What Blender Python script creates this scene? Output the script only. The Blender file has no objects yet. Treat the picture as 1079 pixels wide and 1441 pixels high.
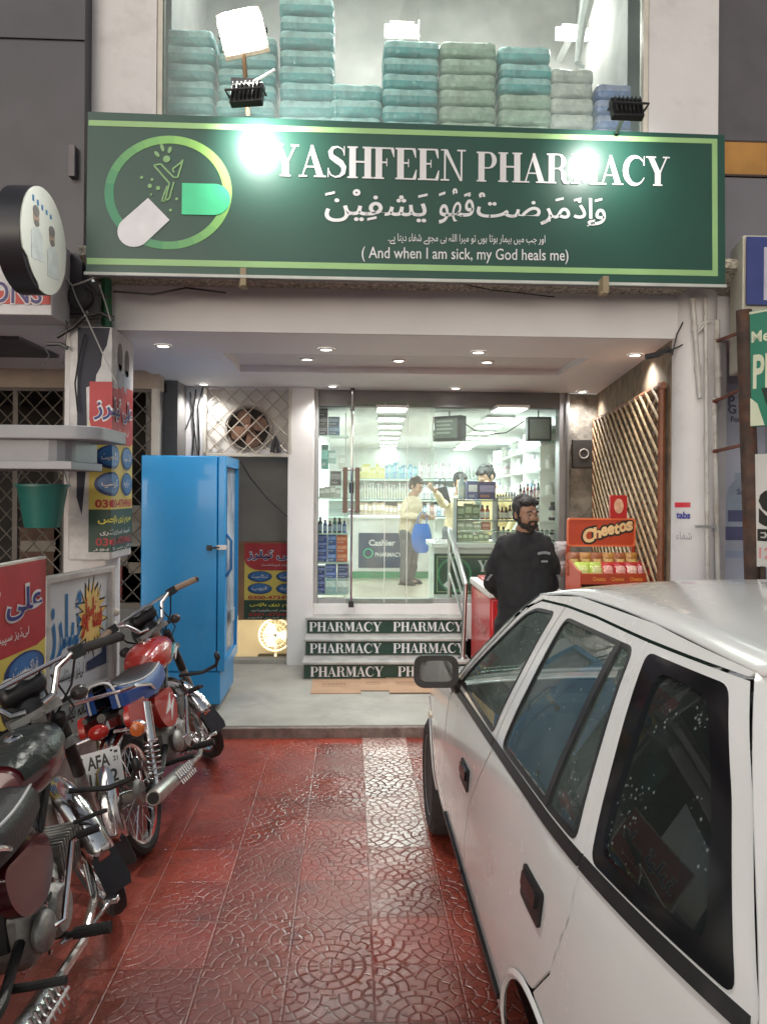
import bpy, bmesh, math, random
from math import sin, cos, tan, pi, radians, atan2, sqrt, hypot
from mathutils import Vector, Matrix, Euler
from mathutils.geometry import tessellate_polygon

random.seed(7)
scn = bpy.context.scene
COL = scn.collection
# ------------------------------------------------------------------ camera
FPX, CX, CY = 1080.0, 539.5, 690.5            # focal length and optical centre in photograph pixels
CAMZ, YAW, ROLL = 1.75, radians(2.47), radians(-0.4)
cam = bpy.data.cameras.new('camera')
cam.sensor_fit = 'VERTICAL'; cam.sensor_height = 36.0
cam.lens = 36.0 * FPX / 1441.0
cam.shift_y = -(720.5 - CY) / 1441.0
cam.clip_start = 0.05; cam.clip_end = 600
camo = bpy.data.objects.new('camera', cam); COL.objects.link(camo)
camo.location = (0, 0, CAMZ)
camo.rotation_euler = (pi / 2, ROLL, -YAW)
scn.camera = camo
CAMR = Euler((pi / 2, ROLL, -YAW)).to_matrix()

def at(px, py, Y=None, Z=None, X=None):
    """world point seen at a photograph pixel, on the plane of one known coordinate"""
    d = CAMR @ Vector(((px - CX) / FPX, -(py - CY) / FPX, -1.0))
    if Y is not None: t = Y / d.y
    elif Z is not None: t = (Z - CAMZ) / d.z
    else: t = X / d.x
    return Vector((d.x * t, d.y * t, CAMZ + d.z * t))
def ax(px, Y, py=690): return at(px, py, Y).x
def az(py, Y, px=540): return at(px, py, Y).z

# ------------------------------------------------------------------ sky, sun, exposure
w = bpy.data.worlds.new('World'); scn.world = w; w.use_nodes = True
nt = w.node_tree; bg = nt.nodes['Background']
sky = nt.nodes.new('ShaderNodeTexSky'); sky.sky_type = 'NISHITA'; sky.sun_disc = False
SUN_EL, SUN_AZ = radians(7), radians(200)
sky.sun_elevation = SUN_EL; sky.sun_rotation = SUN_AZ
hs = nt.nodes.new('ShaderNodeHueSaturation'); hs.inputs['Saturation'].default_value = 0.35
nt.links.new(sky.outputs[0], hs.inputs['Color']); nt.links.new(hs.outputs[0], bg.inputs[0])
bg.inputs[1].default_value = 0.15
sl = bpy.data.lights.new('dusk_sun', 'SUN'); sl.energy = 0.5; sl.angle = radians(40); sl.color = (1, .95, .88)
so = bpy.data.objects.new('dusk_sun', sl); COL.objects.link(so)
so.rotation_euler = Vector((-sin(SUN_AZ) * cos(SUN_EL), -cos(SUN_AZ) * cos(SUN_EL), -0.75)).to_track_quat('-Z', 'Y').to_euler()
scn.view_settings.view_transform = 'Standard'; scn.view_settings.look = 'None'
scn.view_settings.gamma = 1; scn.view_settings.exposure = 0.22; scn.view_settings.use_curve_mapping = False
scn.cycles.use_denoising = True
scn.cycles.max_bounces = 8; scn.cycles.transparent_max_bounces = 16
scn.cycles.sample_clamp_indirect = 6
scn.cycles.caustics_reflective = False; scn.cycles.caustics_refractive = False

def lamp(kind, loc, energy, color=(1, 1, 1), target=None, size=.1, spot=None, blend=.5, sy=None, parent=None, name='lamp_light'):
    l = bpy.data.lights.new(name, kind); l.energy = energy; l.color = color
    if kind == 'AREA':
        l.size = size
        if sy: l.shape = 'RECTANGLE'; l.size_y = sy
    else: l.shadow_soft_size = size
    if kind == 'SPOT': l.spot_size = spot; l.spot_blend = blend
    o = bpy.data.objects.new(name, l); COL.objects.link(o); o.location = loc
    if target is not None: o.rotation_euler = (Vector(target) - Vector(loc)).to_track_quat('-Z', 'Y').to_euler()
    if parent: o.parent = parent
    return o

# ------------------------------------------------------------------ materials
_M = {}
def M(name, col=(.5, .5, .5), rough=.5, metal=0., var=.12, vs=6., bump=0., bs=40., emit=0., ecol=None, coat=0., spec=.5, dirt=0., dcol=(.05, .045, .04), ds=3., alpha=1.):
    if name in _M: return _M[name]
    m = bpy.data.materials.new(name); m.use_nodes = True
    t = m.node_tree; b = t.nodes['Principled BSDF']
    b.inputs['Roughness'].default_value = rough; b.inputs['Metallic'].default_value = metal
    b.inputs['Specular IOR Level'].default_value = spec
    b.inputs['Coat Weight'].default_value = coat; b.inputs['Coat Roughness'].default_value = .06
    c4 = (*col, 1); b.inputs['Base Color'].default_value = c4
    tc = t.nodes.new('ShaderNodeTexCoord')
    out = None
    if var:
        n = t.nodes.new('ShaderNodeTexNoise'); n.inputs['Scale'].default_value = vs; n.inputs['Detail'].default_value = 5
        t.links.new(tc.outputs['Object'], n.inputs['Vector'])
        r = t.nodes.new('ShaderNodeMapRange'); r.inputs[1].default_value = .3; r.inputs[2].default_value = .7
        r.inputs[3].default_value = 1 - var; r.inputs[4].default_value = 1 + var
        t.links.new(n.outputs['Fac'], r.inputs[0])
        mx = t.nodes.new('ShaderNodeMix'); mx.data_type = 'RGBA'; mx.blend_type = 'MULTIPLY'; mx.inputs[0].default_value = 1
        mx.inputs[6].default_value = c4
        t.links.new(r.outputs[0], mx.inputs[7]); out = mx.outputs[2]
    if dirt:
        n2 = t.nodes.new('ShaderNodeTexNoise'); n2.inputs['Scale'].default_value = ds; n2.inputs['Detail'].default_value = 8; n2.inputs['Roughness'].default_value = .7
        t.links.new(tc.outputs['Object'], n2.inputs['Vector'])
        r2 = t.nodes.new('ShaderNodeMapRange'); r2.inputs[1].default_value = .5; r2.inputs[2].default_value = .72; r2.inputs[4].default_value = dirt
        t.links.new(n2.outputs['Fac'], r2.inputs[0])
        m2 = t.nodes.new('ShaderNodeMix'); m2.data_type = 'RGBA'; t.links.new(r2.outputs[0], m2.inputs[0])
        if out: t.links.new(out, m2.inputs[6])
        else: m2.inputs[6].default_value = c4
        m2.inputs[7].default_value = (*dcol, 1); out = m2.outputs[2]
        r3 = t.nodes.new('ShaderNodeMapRange'); r3.inputs[3].default_value = rough; r3.inputs[4].default_value = min(1, rough + .3)
        t.links.new(r2.outputs[0], r3.inputs[0]); t.links.new(r3.outputs[0], b.inputs['Roughness'])
    if out: t.links.new(out, b.inputs['Base Color'])
    if bump:
        n = t.nodes.new('ShaderNodeTexNoise'); n.inputs['Scale'].default_value = bs; n.inputs['Detail'].default_value = 4
        t.links.new(tc.outputs['Object'], n.inputs['Vector'])
        bp = t.nodes.new('ShaderNodeBump'); bp.inputs['Strength'].default_value = bump; bp.inputs['Distance'].default_value = .02
        t.links.new(n.outputs['Fac'], bp.inputs['Height']); t.links.new(bp.outputs[0], b.inputs['Normal'])
    if emit:
        b.inputs['Emission Color'].default_value = (*(ecol or col), 1); b.inputs['Emission Strength'].default_value = emit
    _M[name] = m
    return m

def glass(name, tint=(.95, 1, .98), ior=1.45, rough=0., refl=1., film=0., fcol=(.6, .65, .62), drops=False):
    """thin pane: fresnel mix of clear transmission and mirror, with an optional diffuse film for dust and painted haze"""
    if name in _M: return _M[name]
    m = bpy.data.materials.new(name); m.use_nodes = True; t = m.node_tree
    for n in list(t.nodes):
        if n.type == 'BSDF_PRINCIPLED': t.nodes.remove(n)
    out = [n for n in t.nodes if n.type == 'OUTPUT_MATERIAL'][0]
    tr = t.nodes.new('ShaderNodeBsdfTransparent'); tr.inputs[0].default_value = (*tint, 1)
    gl = t.nodes.new('ShaderNodeBsdfGlossy'); gl.inputs['Roughness'].default_value = rough
    fr = t.nodes.new('ShaderNodeFresnel'); fr.inputs[0].default_value = ior
    mu = t.nodes.new('ShaderNodeMath'); mu.operation = 'MULTIPLY'; mu.inputs[1].default_value = refl; mu.use_clamp = True
    t.links.new(fr.outputs[0], mu.inputs[0])
    mx = t.nodes.new('ShaderNodeMixShader'); t.links.new(mu.outputs[0], mx.inputs[0])
    t.links.new(tr.outputs[0], mx.inputs[1]); t.links.new(gl.outputs[0], mx.inputs[2])
    last = mx.outputs[0]
    if film:
        di = t.nodes.new('ShaderNodeBsdfDiffuse'); di.inputs[0].default_value = (*fcol, 1)
        m2 = t.nodes.new('ShaderNodeMixShader')
        tc = t.nodes.new('ShaderNodeTexCoord'); n = t.nodes.new('ShaderNodeTexNoise'); n.inputs['Scale'].default_value = 5; n.inputs['Detail'].default_value = 7
        t.links.new(tc.outputs['Object'], n.inputs['Vector'])
        r = t.nodes.new('ShaderNodeMapRange'); r.inputs[1].default_value = .3; r.inputs[2].default_value = .75; r.inputs[3].default_value = film * .5; r.inputs[4].default_value = film * 1.4
        t.links.new(n.outputs['Fac'], r.inputs[0])
        fac = r.outputs[0]
        if drops:
            v = t.nodes.new('ShaderNodeTexVoronoi'); v.inputs['Scale'].default_value = 75
            t.links.new(tc.outputs['Object'], v.inputs['Vector'])
            lt = t.nodes.new('ShaderNodeMapRange'); lt.inputs[1].default_value = .13; lt.inputs[2].default_value = .3; lt.inputs[3].default_value = .3; lt.inputs[4].default_value = 0
            t.links.new(v.outputs['Distance'], lt.inputs[0])
            n3 = t.nodes.new('ShaderNodeTexNoise'); n3.inputs['Scale'].default_value = 9
            t.links.new(tc.outputs['Object'], n3.inputs['Vector'])
            g3 = t.nodes.new('ShaderNodeMath'); g3.operation = 'GREATER_THAN'; g3.inputs[1].default_value = .53; t.links.new(n3.outputs['Fac'], g3.inputs[0])
            ml = t.nodes.new('ShaderNodeMath'); ml.operation = 'MULTIPLY'; t.links.new(lt.outputs[0], ml.inputs[0]); t.links.new(g3.outputs[0], ml.inputs[1])
            ad = t.nodes.new('ShaderNodeMath'); ad.operation = 'ADD'; t.links.new(fac, ad.inputs[0]); t.links.new(ml.outputs[0], ad.inputs[1]); fac = ad.outputs[0]
        t.links.new(fac, m2.inputs[0])
        t.links.new(last, m2.inputs[1]); t.links.new(di.outputs[0], m2.inputs[2]); last = m2.outputs[0]
    t.links.new(last, out.inputs['Surface'])
    _M[name] = m
    return m

# ------------------------------------------------------------------ mesh builder
class MB:
    def __init__(s): s.v = []; s.f = []; s.m = []; s.s = []
    def add(s, vs, fs, m=0, smooth=False):
        o = len(s.v); s.v += [tuple(v) for v in vs]
        for f in fs: s.f.append(tuple(i + o for i in f)); s.m.append(m); s.s.append(smooth)
        return s
    def b(s, x0, x1, y0, y1, z0, z1, m=0):
        vs = [(x, y, z) for x in (x0, x1) for y in (y0, y1) for z in (z0, z1)]
        return s.add(vs, [(0, 1, 3, 2), (4, 6, 7, 5), (0, 4, 5, 1), (2, 3, 7, 6), (0, 2, 6, 4), (1, 5, 7, 3)], m)
    def box(s, c, d, m=0, R=None):
        vs = [Vector((x * d[0] / 2, y * d[1] / 2, z * d[2] / 2)) for x in (-1, 1) for y in (-1, 1) for z in (-1, 1)]
        if R is not None:
            if not isinstance(R, Matrix): R = Euler(R).to_matrix()
            vs = [R @ v for v in vs]
        vs = [v + Vector(c) for v in vs]
        return s.add(vs, [(0, 1, 3, 2), (4, 6, 7, 5), (0, 4, 5, 1), (2, 3, 7, 6), (0, 2, 6, 4), (1, 5, 7, 3)], m)
    def tube(s, pts, r, n=8, m=0, caps=True, smooth=True, sx=1., up=None, closed=False):
        pts = [Vector(p) for p in pts]; k = len(pts)
        rs = r if isinstance(r, (list, tuple)) else [r] * k
        vs = []; pu = None
        for i, p in enumerate(pts):
            if closed: d = pts[(i + 1) % k] - pts[i - 1]
            else: d = pts[min(i + 1, k - 1)] - pts[max(i - 1, 0)]
            d = d.normalized() if d.length > 1e-9 else Vector((0, 0, 1))
            if pu is None:
                u = Vector(up) if up is not None else (Vector((0, 0, 1)) if abs(d.z) < .9 else Vector((0, 1, 0)))
            else: u = pu
            u = (u - d * u.dot(d)).normalized(); pu = u; ww = d.cross(u)
            for j in range(n):
                a = 2 * pi * j / n
                vs.append(p + u * (cos(a) * rs[i]) + ww * (sin(a) * rs[i] * sx))
        fs = []
        for i in range(k if closed else k - 1):
            i2 = (i + 1) % k
            for j in range(n): fs.append((i * n + j, i * n + (j + 1) % n, i2 * n + (j + 1) % n, i2 * n + j))
        if caps and not closed: fs += [tuple(range(n - 1, -1, -1)), tuple((k - 1) * n + j for j in range(n))]
        return s.add(vs, fs, m, smooth)
    def lathe(s, prof, c=(0, 0, 0), axis=(0, 0, 1), n=20, m=0, smooth=True, caps=True, a0=0., a1=2 * pi):
        ax_ = Vector(axis).normalized(); u = ax_.orthogonal().normalized(); ww = ax_.cross(u); c = Vector(c)
        full = abs(a1 - a0 - 2 * pi) < 1e-6; cols = n if full else n + 1
        vs = []
        for (r, h) in prof:
            for j in range(cols):
                a = a0 + (a1 - a0) * j / n
                vs.append(c + ax_ * h + u * (cos(a) * r) + ww * (sin(a) * r))
        fs = []
        for i in range(len(prof) - 1):
            for j in range(n):
                j2 = (j + 1) % cols
                fs.append((i * cols + j, i * cols + j2, (i + 1) * cols + j2, (i + 1) * cols + j))
        if caps and full:
            if prof[0][0] > 1e-6: fs.append(tuple(range(n - 1, -1, -1)))
            if prof[-1][0] > 1e-6: fs.append(tuple((len(prof) - 1) * n + j for j in range(n)))
        return s.add(vs, fs, m, smooth)
    def ring(s, c, axis, R, r, n=32, k=8, m=0):
        ax_ = Vector(axis).normalized(); u = ax_.orthogonal().normalized(); ww = ax_.cross(u); c = Vector(c)
        return s.tube([c + u * (cos(2 * pi * i / n) * R) + ww * (sin(2 * pi * i / n) * R) for i in range(n)], r, k, m, closed=True, up=ax_)
    def ell(s, c, r, m=0, R=None, n=16, k=10):
        c = Vector(c); vs = []; fs = []
        for i in range(k + 1):
            t = pi * i / k
            for j in range(n):
                a = 2 * pi * j / n
                v = Vector((r[0] * sin(t) * cos(a), r[1] * sin(t) * sin(a), r[2] * cos(t)))
                if R is not None: v = R @ v
                vs.append(c + v)
        for i in range(k):
            for j in range(n): fs.append((i * n + j, (i + 1) * n + j, (i + 1) * n + (j + 1) % n, i * n + (j + 1) % n))
        return s.add(vs, fs, m, True)
    def prism(s, poly, o, u, v, d, m=0, holes=(), smooth=False):
        """2D loop (a,b) -> o+a*u+b*v, given thickness vector d (front cap at +d)"""
        o = Vector(o); u = Vector(u); v = Vector(v); d = Vector(d)
        loops = [list(poly)] + [list(h) for h in holes]
        flat = [p for l in loops for p in l]; n = len(flat)
        tris = tessellate_polygon([[Vector((p[0], p[1], 0)) for p in l] for l in loops])
        vs = [o + u * p[0] + v * p[1] for p in flat] + [o + u * p[0] + v * p[1] + d for p in flat]
        nn = u.cross(v); fs = []
        for t in tris:
            A, B, C = (vs[i] for i in t)
            fl = (B - A).cross(C - A).dot(d) > 0
            fs.append(tuple(i + n for i in (t if fl else t[::-1]))); fs.append(t[::-1] if fl else t)
        k = 0
        for l in loops:
            L = len(l)
            for i in range(L): fs.append((k + i, k + (i + 1) % L, n + k + (i + 1) % L, n + k + i))
            k += L
        return s.add(vs, fs, m, smooth)
    def grid(s, fn, nu, nv, m=0, smooth=True):
        vs = [fn(i / nu, j / nv) for i in range(nu + 1) for j in range(nv + 1)]; q = nv + 1
        fs = [(i * q + j, (i + 1) * q + j, (i + 1) * q + j + 1, i * q + j + 1) for i in range(nu) for j in range(nv)]
        return s.add(vs, fs, m, smooth)
    def text(s, body, o, u, v, h, m=0, align='CENTER', bold=0., width=None, lift=.002, thick=.0015, shear=0.):
        vs, fs = text_mesh(body, bold)
        if not vs: return s
        x0 = min(p[0] for p in vs); x1 = max(p[0] for p in vs); y0 = min(p[1] for p in vs); y1 = max(p[1] for p in vs)
        u = Vector(u).normalized(); v = Vector(v).normalized(); n = u.cross(v); o = Vector(o)
        ky = h / max(1e-6, (y1 - y0)); kx = ky if width is None else width / (x1 - x0)
        sh = {'CENTER': (x0 + x1) / 2, 'LEFT': x0, 'RIGHT': x1}[align]
        P = [o + u * ((p[0] - sh) * kx + shear * (p[1] - y0) * ky) + v * ((p[1] - (y0 + y1) / 2) * ky) + n * (lift) for p in vs]
        return s.add(P, fs, m)
    def remap(s, fn): s.v = [tuple(fn(Vector(p))) for p in s.v]; return s
    def build(s, name, mats, parent=None, bev=0., loc=None, ang=35, smooth=None, rot=None, bseg=2):
        me = bpy.data.meshes.new(name); me.from_pydata(s.v, [], s.f)
        for mt in (mats if isinstance(mats, (list, tuple)) else [mats]): me.materials.append(mt)
        me.polygons.foreach_set('material_index', s.m)
        me.polygons.foreach_set('use_smooth', [True] * len(s.f) if (bev or smooth) else s.s)
        me.update()
        if any(s.s) or bev or smooth: me.set_sharp_from_angle(angle=radians(ang))
        o = bpy.data.objects.new(name, me); COL.objects.link(o)
        if loc is not None: o.location = loc
        if rot is not None: o.rotation_euler = rot
        if parent is not None: o.parent = parent
        if bev:
            bm_ = o.modifiers.new('bevel', 'BEVEL'); bm_.width = bev; bm_.segments = bseg; bm_.limit_method = 'ANGLE'; bm_.angle_limit = radians(40)
        return o

_T = {}
def text_mesh(body, bold=0.):
    key = (body, round(bold, 4))
    if key in _T: return _T[key]
    c = bpy.data.curves.new('t', 'FONT'); c.body = body; c.size = 1; c.offset = bold; c.resolution_u = 3
    o = bpy.data.objects.new('t', c)
    me = bpy.data.meshes.new_from_object(o)
    r = ([tuple(v.co) for v in me.vertices], [tuple(p.vertices) for p in me.polygons])
    bpy.data.objects.remove(o); bpy.data.curves.remove(c); bpy.data.meshes.remove(me)
    _T[key] = r
    return r

_AR = {'ا': (0xFE8D, 0), 'ب': (0xFE8F, 1), 'ت': (0xFE95, 1), 'ج': (0xFE9D, 1), 'ح': (0xFEA1, 1), 'خ': (0xFEA5, 1), 'د': (0xFEA9, 0), 'ذ': (0xFEAB, 0),
       'ر': (0xFEAD, 0), 'ز': (0xFEAF, 0), 'س': (0xFEB1, 1), 'ش': (0xFEB5, 1), 'ض': (0xFEBD, 1), 'ط': (0xFEC1, 1), 'ع': (0xFEC9, 1), 'ف': (0xFED1, 1),
       'ق': (0xFED5, 1), 'ل': (0xFEDD, 1), 'م': (0xFEE1, 1), 'ن': (0xFEE5, 1), 'و': (0xFEED, 0), 'ي': (0xFEF1, 1), 'ک': (0xFB8E, 1), 'گ': (0xFB92, 1),
       'ی': (0xFBFC, 1), 'ہ': (0xFBA6, 1), 'ھ': (0xFBAA, 1), 'ے': (0xFBAE, 0), 'ٹ': (0xFB66, 1), 'پ': (0xFB56, 1), 'چ': (0xFB7A, 1), 'ں': (0xFB9E, 0),
       'ؤ': (0xFE85, 0), 'إ': (0xFE87, 0), 'ه': (0xFEE9, 1), 'ص': (0xFEB9, 1)}
def ar(s):
    """Arabic script set in joined presentation forms, in left-to-right drawing order"""
    cl = []
    for ch in s:
        if 0x64B <= ord(ch) <= 0x652 and cl: cl[-1][1] += ch
        else: cl.append([ch, ''])
    out = []
    for i, (ch, mk) in enumerate(cl):
        g = ch
        if ch in _AR:
            c, dual = _AR[ch]
            pj = i > 0 and cl[i - 1][0] in _AR and _AR[cl[i - 1][0]][1]
            nj = dual and i + 1 < len(cl) and cl[i + 1][0] in _AR
            g = chr(c + (3 if pj and nj else 2 if nj else 1 if pj else 0))
        out.append(mk + g)
    return ''.join(reversed(out))

# ------------------------------------------------------------------ things and parts
def tag(o, label, cat, group=None, kind=None):
    o['label'] = label; o['category'] = cat
    if group: o['group'] = group
    if kind: o['kind'] = kind
    return o
def thing(name, label, cat, loc=(0, 0, 0), rot=(0, 0, 0), group=None):
    o = bpy.data.objects.new(name, None); COL.objects.link(o); o.location = loc; o.rotation_euler = rot
    o.empty_display_size = .1
    return tag(o, label, cat, group)
def struct(o, label, cat): return tag(o, label, cat, kind='structure')
def copy_thing(o, parent=None):
    c = o.copy(); COL.objects.link(c)
    if parent is not None: c.parent = parent
    for ch in list(o.children): copy_thing(ch, c)
    return c
ORD = ['topmost', 'second from top', 'third from top', 'fourth from top', 'fifth from top', 'sixth from top', 'seventh from top', 'eighth from top', 'ninth from top', 'tenth from top']
LEF = ['first from left', 'second from left', 'third from left', 'fourth from left', 'fifth from left', 'sixth from left', 'seventh from left', 'eighth from left', 'ninth from left', 'tenth from left', 'eleventh from left', 'twelfth from left', 'thirteenth from left', 'fourteenth from left', 'fifteenth from left', 'sixteenth from left']
def arc(cx, cy, r, a0, a1, n=12, ry=None):
    return [(cx + r * cos(a0 + (a1 - a0) * i / n), cy + (ry or r) * sin(a0 + (a1 - a0) * i / n)) for i in range(n + 1)]
def rrect(w_, h_, r, n=5, cx=0, cy=0):
    p = []
    for sx, sy, a in ((1, 1, 0), (-1, 1, pi / 2), (-1, -1, pi), (1, -1, 3 * pi / 2)):
        p += arc(cx + sx * (w_ / 2 - r), cy + sy * (h_ / 2 - r), r, a, a + pi / 2, n)
    return p
def oval(cx, cy, rx, ry, n=24): return [(cx + rx * cos(2 * pi * i / n), cy + ry * sin(2 * pi * i / n)) for i in range(n)]
X_, Y_, Z_ = Vector((1, 0, 0)), Vector((0, 1, 0)), Vector((0, 0, 1))
# ================================================================== ground
def paver_material():
    m = bpy.data.materials.new('red_pavers'); m.use_nodes = True; t = m.node_tree; b = t.nodes['Principled BSDF']
    def mth(op, a, b_=None, c=None, clamp=False):
        n = t.nodes.new('ShaderNodeMath'); n.operation = op; n.use_clamp = clamp
        for i, x in enumerate((a, b_, c)):
            if x is None: continue
            if isinstance(x, (int, float)): n.inputs[i].default_value = x
            else: t.links.new(x, n.inputs[i])
        return n.outputs[0]
    def mr(x, a, b_, c=0., d=1.):
        n = t.nodes.new('ShaderNodeMapRange'); n.inputs[1].default_value = a; n.inputs[2].default_value = b_; n.inputs[3].default_value = c; n.inputs[4].default_value = d
        t.links.new(x, n.inputs[0]); return n.outputs[0]
    def mix(f, a, b_, blend='MIX'):
        n = t.nodes.new('ShaderNodeMix'); n.data_type = 'RGBA'; n.blend_type = blend
        for i, x in ((0, f), (6, a), (7, b_)):
            if isinstance(x, (int, float)): n.inputs[i].default_value = x
            elif isinstance(x, tuple): n.inputs[i].default_value = (*x, 1)
            else: t.links.new(x, n.inputs[i])
        return n.outputs[2]
    def noise(scale, detail=5, rough=.6):
        n = t.nodes.new('ShaderNodeTexNoise'); n.inputs['Scale'].default_value = scale; n.inputs['Detail'].default_value = detail; n.inputs['Roughness'].default_value = rough
        t.links.new(tc.outputs['Object'], n.inputs['Vector']); return n.outputs['Fac']
    tc = t.nodes.new('ShaderNodeTexCoord'); sp = t.nodes.new('ShaderNodeSeparateXYZ'); t.links.new(tc.outputs['Object'], sp.inputs[0])
    T = .31
    U = mth('DIVIDE', mth('SUBTRACT', sp.outputs[0], .095), T); V = mth('DIVIDE', mth('SUBTRACT', sp.outputs[1], 2.83), T)
    fu0 = mth('FRACT', U); fv0 = mth('FRACT', V); cu = mth('FLOOR', U); cv = mth('FLOOR', V)
    wq = t.nodes.new('ShaderNodeTexWhiteNoise'); wq.noise_dimensions = '2D'; cq = t.nodes.new('ShaderNodeCombineXYZ')
    t.links.new(cu, cq.inputs[0]); t.links.new(cv, cq.inputs[1]); t.links.new(cq.outputs[0], wq.inputs['Vector'])
    sq = t.nodes.new('ShaderNodeSeparateColor'); t.links.new(wq.outputs['Color'], sq.inputs[0])
    def flip(f, r):
        g_ = mth('GREATER_THAN', r, .5); return mth('ADD', mth('MULTIPLY', f, mth('SUBTRACT', 1, mth('MULTIPLY', g_, 2))), g_)
    fu = flip(fu0, sq.outputs[0]); fv = flip(fv0, sq.outputs[1])
    def polar(px, py):
        dx = mth('SUBTRACT', fu, px); dy = mth('SUBTRACT', fv, py)
        return mth('SQRT', mth('ADD', mth('MULTIPLY', dx, dx), mth('MULTIPLY', dy, dy))), mth('ARCTAN2', dy, dx)
    dA, aA = polar(.5, .02); dB, aB = polar(0, .55); dC, aC = polar(1, .55)
    RW = .135
    def joints(d, a):
        q = mth('DIVIDE', d, RW); ri = mth('FLOOR', q); fr = mth('FRACT', q)
        e1 = mth('MINIMUM', fr, mth('SUBTRACT', 1, fr))                     # 0 at ring joint
        g1 = mr(e1, .0, .16, 1, 0)
        cnt = mth('ADD', mth('MULTIPLY', ri, 3.0), 3)
        s = mth('FRACT', mth('ADD', mth('MULTIPLY', mth('DIVIDE', a, 2 * pi), mth('MULTIPLY', cnt, 1.35)), mth('MULTIPLY', ri, .37)))
        e2 = mth('MULTIPLY', mth('MINIMUM', s, mth('SUBTRACT', 1, s)), mth('DIVIDE', mth('MULTIPLY', d, 6.28), mth('MULTIPLY', cnt, 1.35 * RW)))
        g2 = mr(e2, .0, .16, 1, 0)
        return mth('MAXIMUM', g1, g2)
    gA = joints(dA, aA); gB = joints(dB, aB); gC = joints(dC, aC)
    inA = mth('LESS_THAN', dA, .5); useB = mth('LESS_THAN', fu, .5)
    gBC = mth('ADD', mth('MULTIPLY', gB, useB), mth('MULTIPLY', gC, mth('SUBTRACT', 1, useB)))
    g = mth('ADD', mth('MULTIPLY', gA, inA), mth('MULTIPLY', gBC, mth('SUBTRACT', 1, inA)))
    tj = mth('MINIMUM', mth('MINIMUM', fu, mth('SUBTRACT', 1, fu)), mth('MINIMUM', fv, mth('SUBTRACT', 1, fv)))
    tg = mr(tj, .0, .018, 1, 0)
    wear = mr(noise(1.7, 4), .36, .62)                                     # where the paint has filled the pattern
    colw = mr(sp.outputs[0], -1.0, .2, .25, 1.0)
    gw = mth('MULTIPLY', mth('MULTIPLY', g, mr(wear, 0, 1, .35, 1)), colw)
    rel = mth('MAXIMUM', gw, mth('MULTIPLY', tg, .45))
    # pale column of tiles with worn red paint and the shop's reflection painted in
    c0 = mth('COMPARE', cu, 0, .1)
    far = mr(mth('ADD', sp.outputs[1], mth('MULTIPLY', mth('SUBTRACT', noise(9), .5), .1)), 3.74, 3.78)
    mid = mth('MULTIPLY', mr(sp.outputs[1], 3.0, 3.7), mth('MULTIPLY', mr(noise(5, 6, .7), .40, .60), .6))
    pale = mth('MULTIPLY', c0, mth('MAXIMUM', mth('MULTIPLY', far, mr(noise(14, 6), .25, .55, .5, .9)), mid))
    red = mix(mr(noise(2.3, 6), .3, .7), (.25, .040, .025), (.39, .070, .042))
    red = mix(mr(noise(6, 8, .75), .48, .75, 0, .8), red, (.16, .045, .035))
    # each tile its own tone
    wn = t.nodes.new('ShaderNodeTexWhiteNoise'); wn.noise_dimensions = '2D'; cb = t.nodes.new('ShaderNodeCombineXYZ')
    t.links.new(cu, cb.inputs[0]); t.links.new(cv, cb.inputs[1]); t.links.new(cb.outputs[0], wn.inputs['Vector'])
    red = mix(1, red, mr(wn.outputs['Value'], 0, 1, .68, 1.18), 'MULTIPLY')
    greyer = mth('MULTIPLY', mr(sp.outputs[1], 3.6, 2.2), mr(noise(1.2, 3), .35, .65, .2, .75))
    red = mix(greyer, red, (.17, .075, .06))
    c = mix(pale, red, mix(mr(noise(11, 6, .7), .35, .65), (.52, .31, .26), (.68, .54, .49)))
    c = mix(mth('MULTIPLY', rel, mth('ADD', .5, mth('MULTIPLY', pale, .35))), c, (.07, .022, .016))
    c = mix(mr(noise(3.1, 9, .72), .56, .74, 0, .75), c, (.055, .035, .03))
    c = mix(mr(noise(42, 4, .6), .62, .72, 0, .5), c, (.10, .04, .03))
    t.links.new(c, b.inputs['Base Color'])
    wet = mr(noise(1.9, 5, .6), .35, .65)
    ro = mth('ADD', mr(wet, 0, 1, .13, .42), mth('MULTIPLY', noise(60, 3), .1))
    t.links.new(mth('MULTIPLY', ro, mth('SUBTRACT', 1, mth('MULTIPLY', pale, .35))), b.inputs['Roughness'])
    b.inputs['Specular IOR Level'].default_value = .6
    h = mth('ADD', mth('MULTIPLY', rel, -1.0), mth('ADD', mth('MULTIPLY', noise(26, 5), .5), mth('MULTIPLY', noise(7, 3), .9)))
    bp = t.nodes.new('ShaderNodeBump'); bp.inputs['Strength'].default_value = .6; bp.inputs['Distance'].default_value = .006
    t.links.new(h, bp.inputs['Height']); t.links.new(bp.outputs[0], b.inputs['Normal'])
    return m

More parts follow.
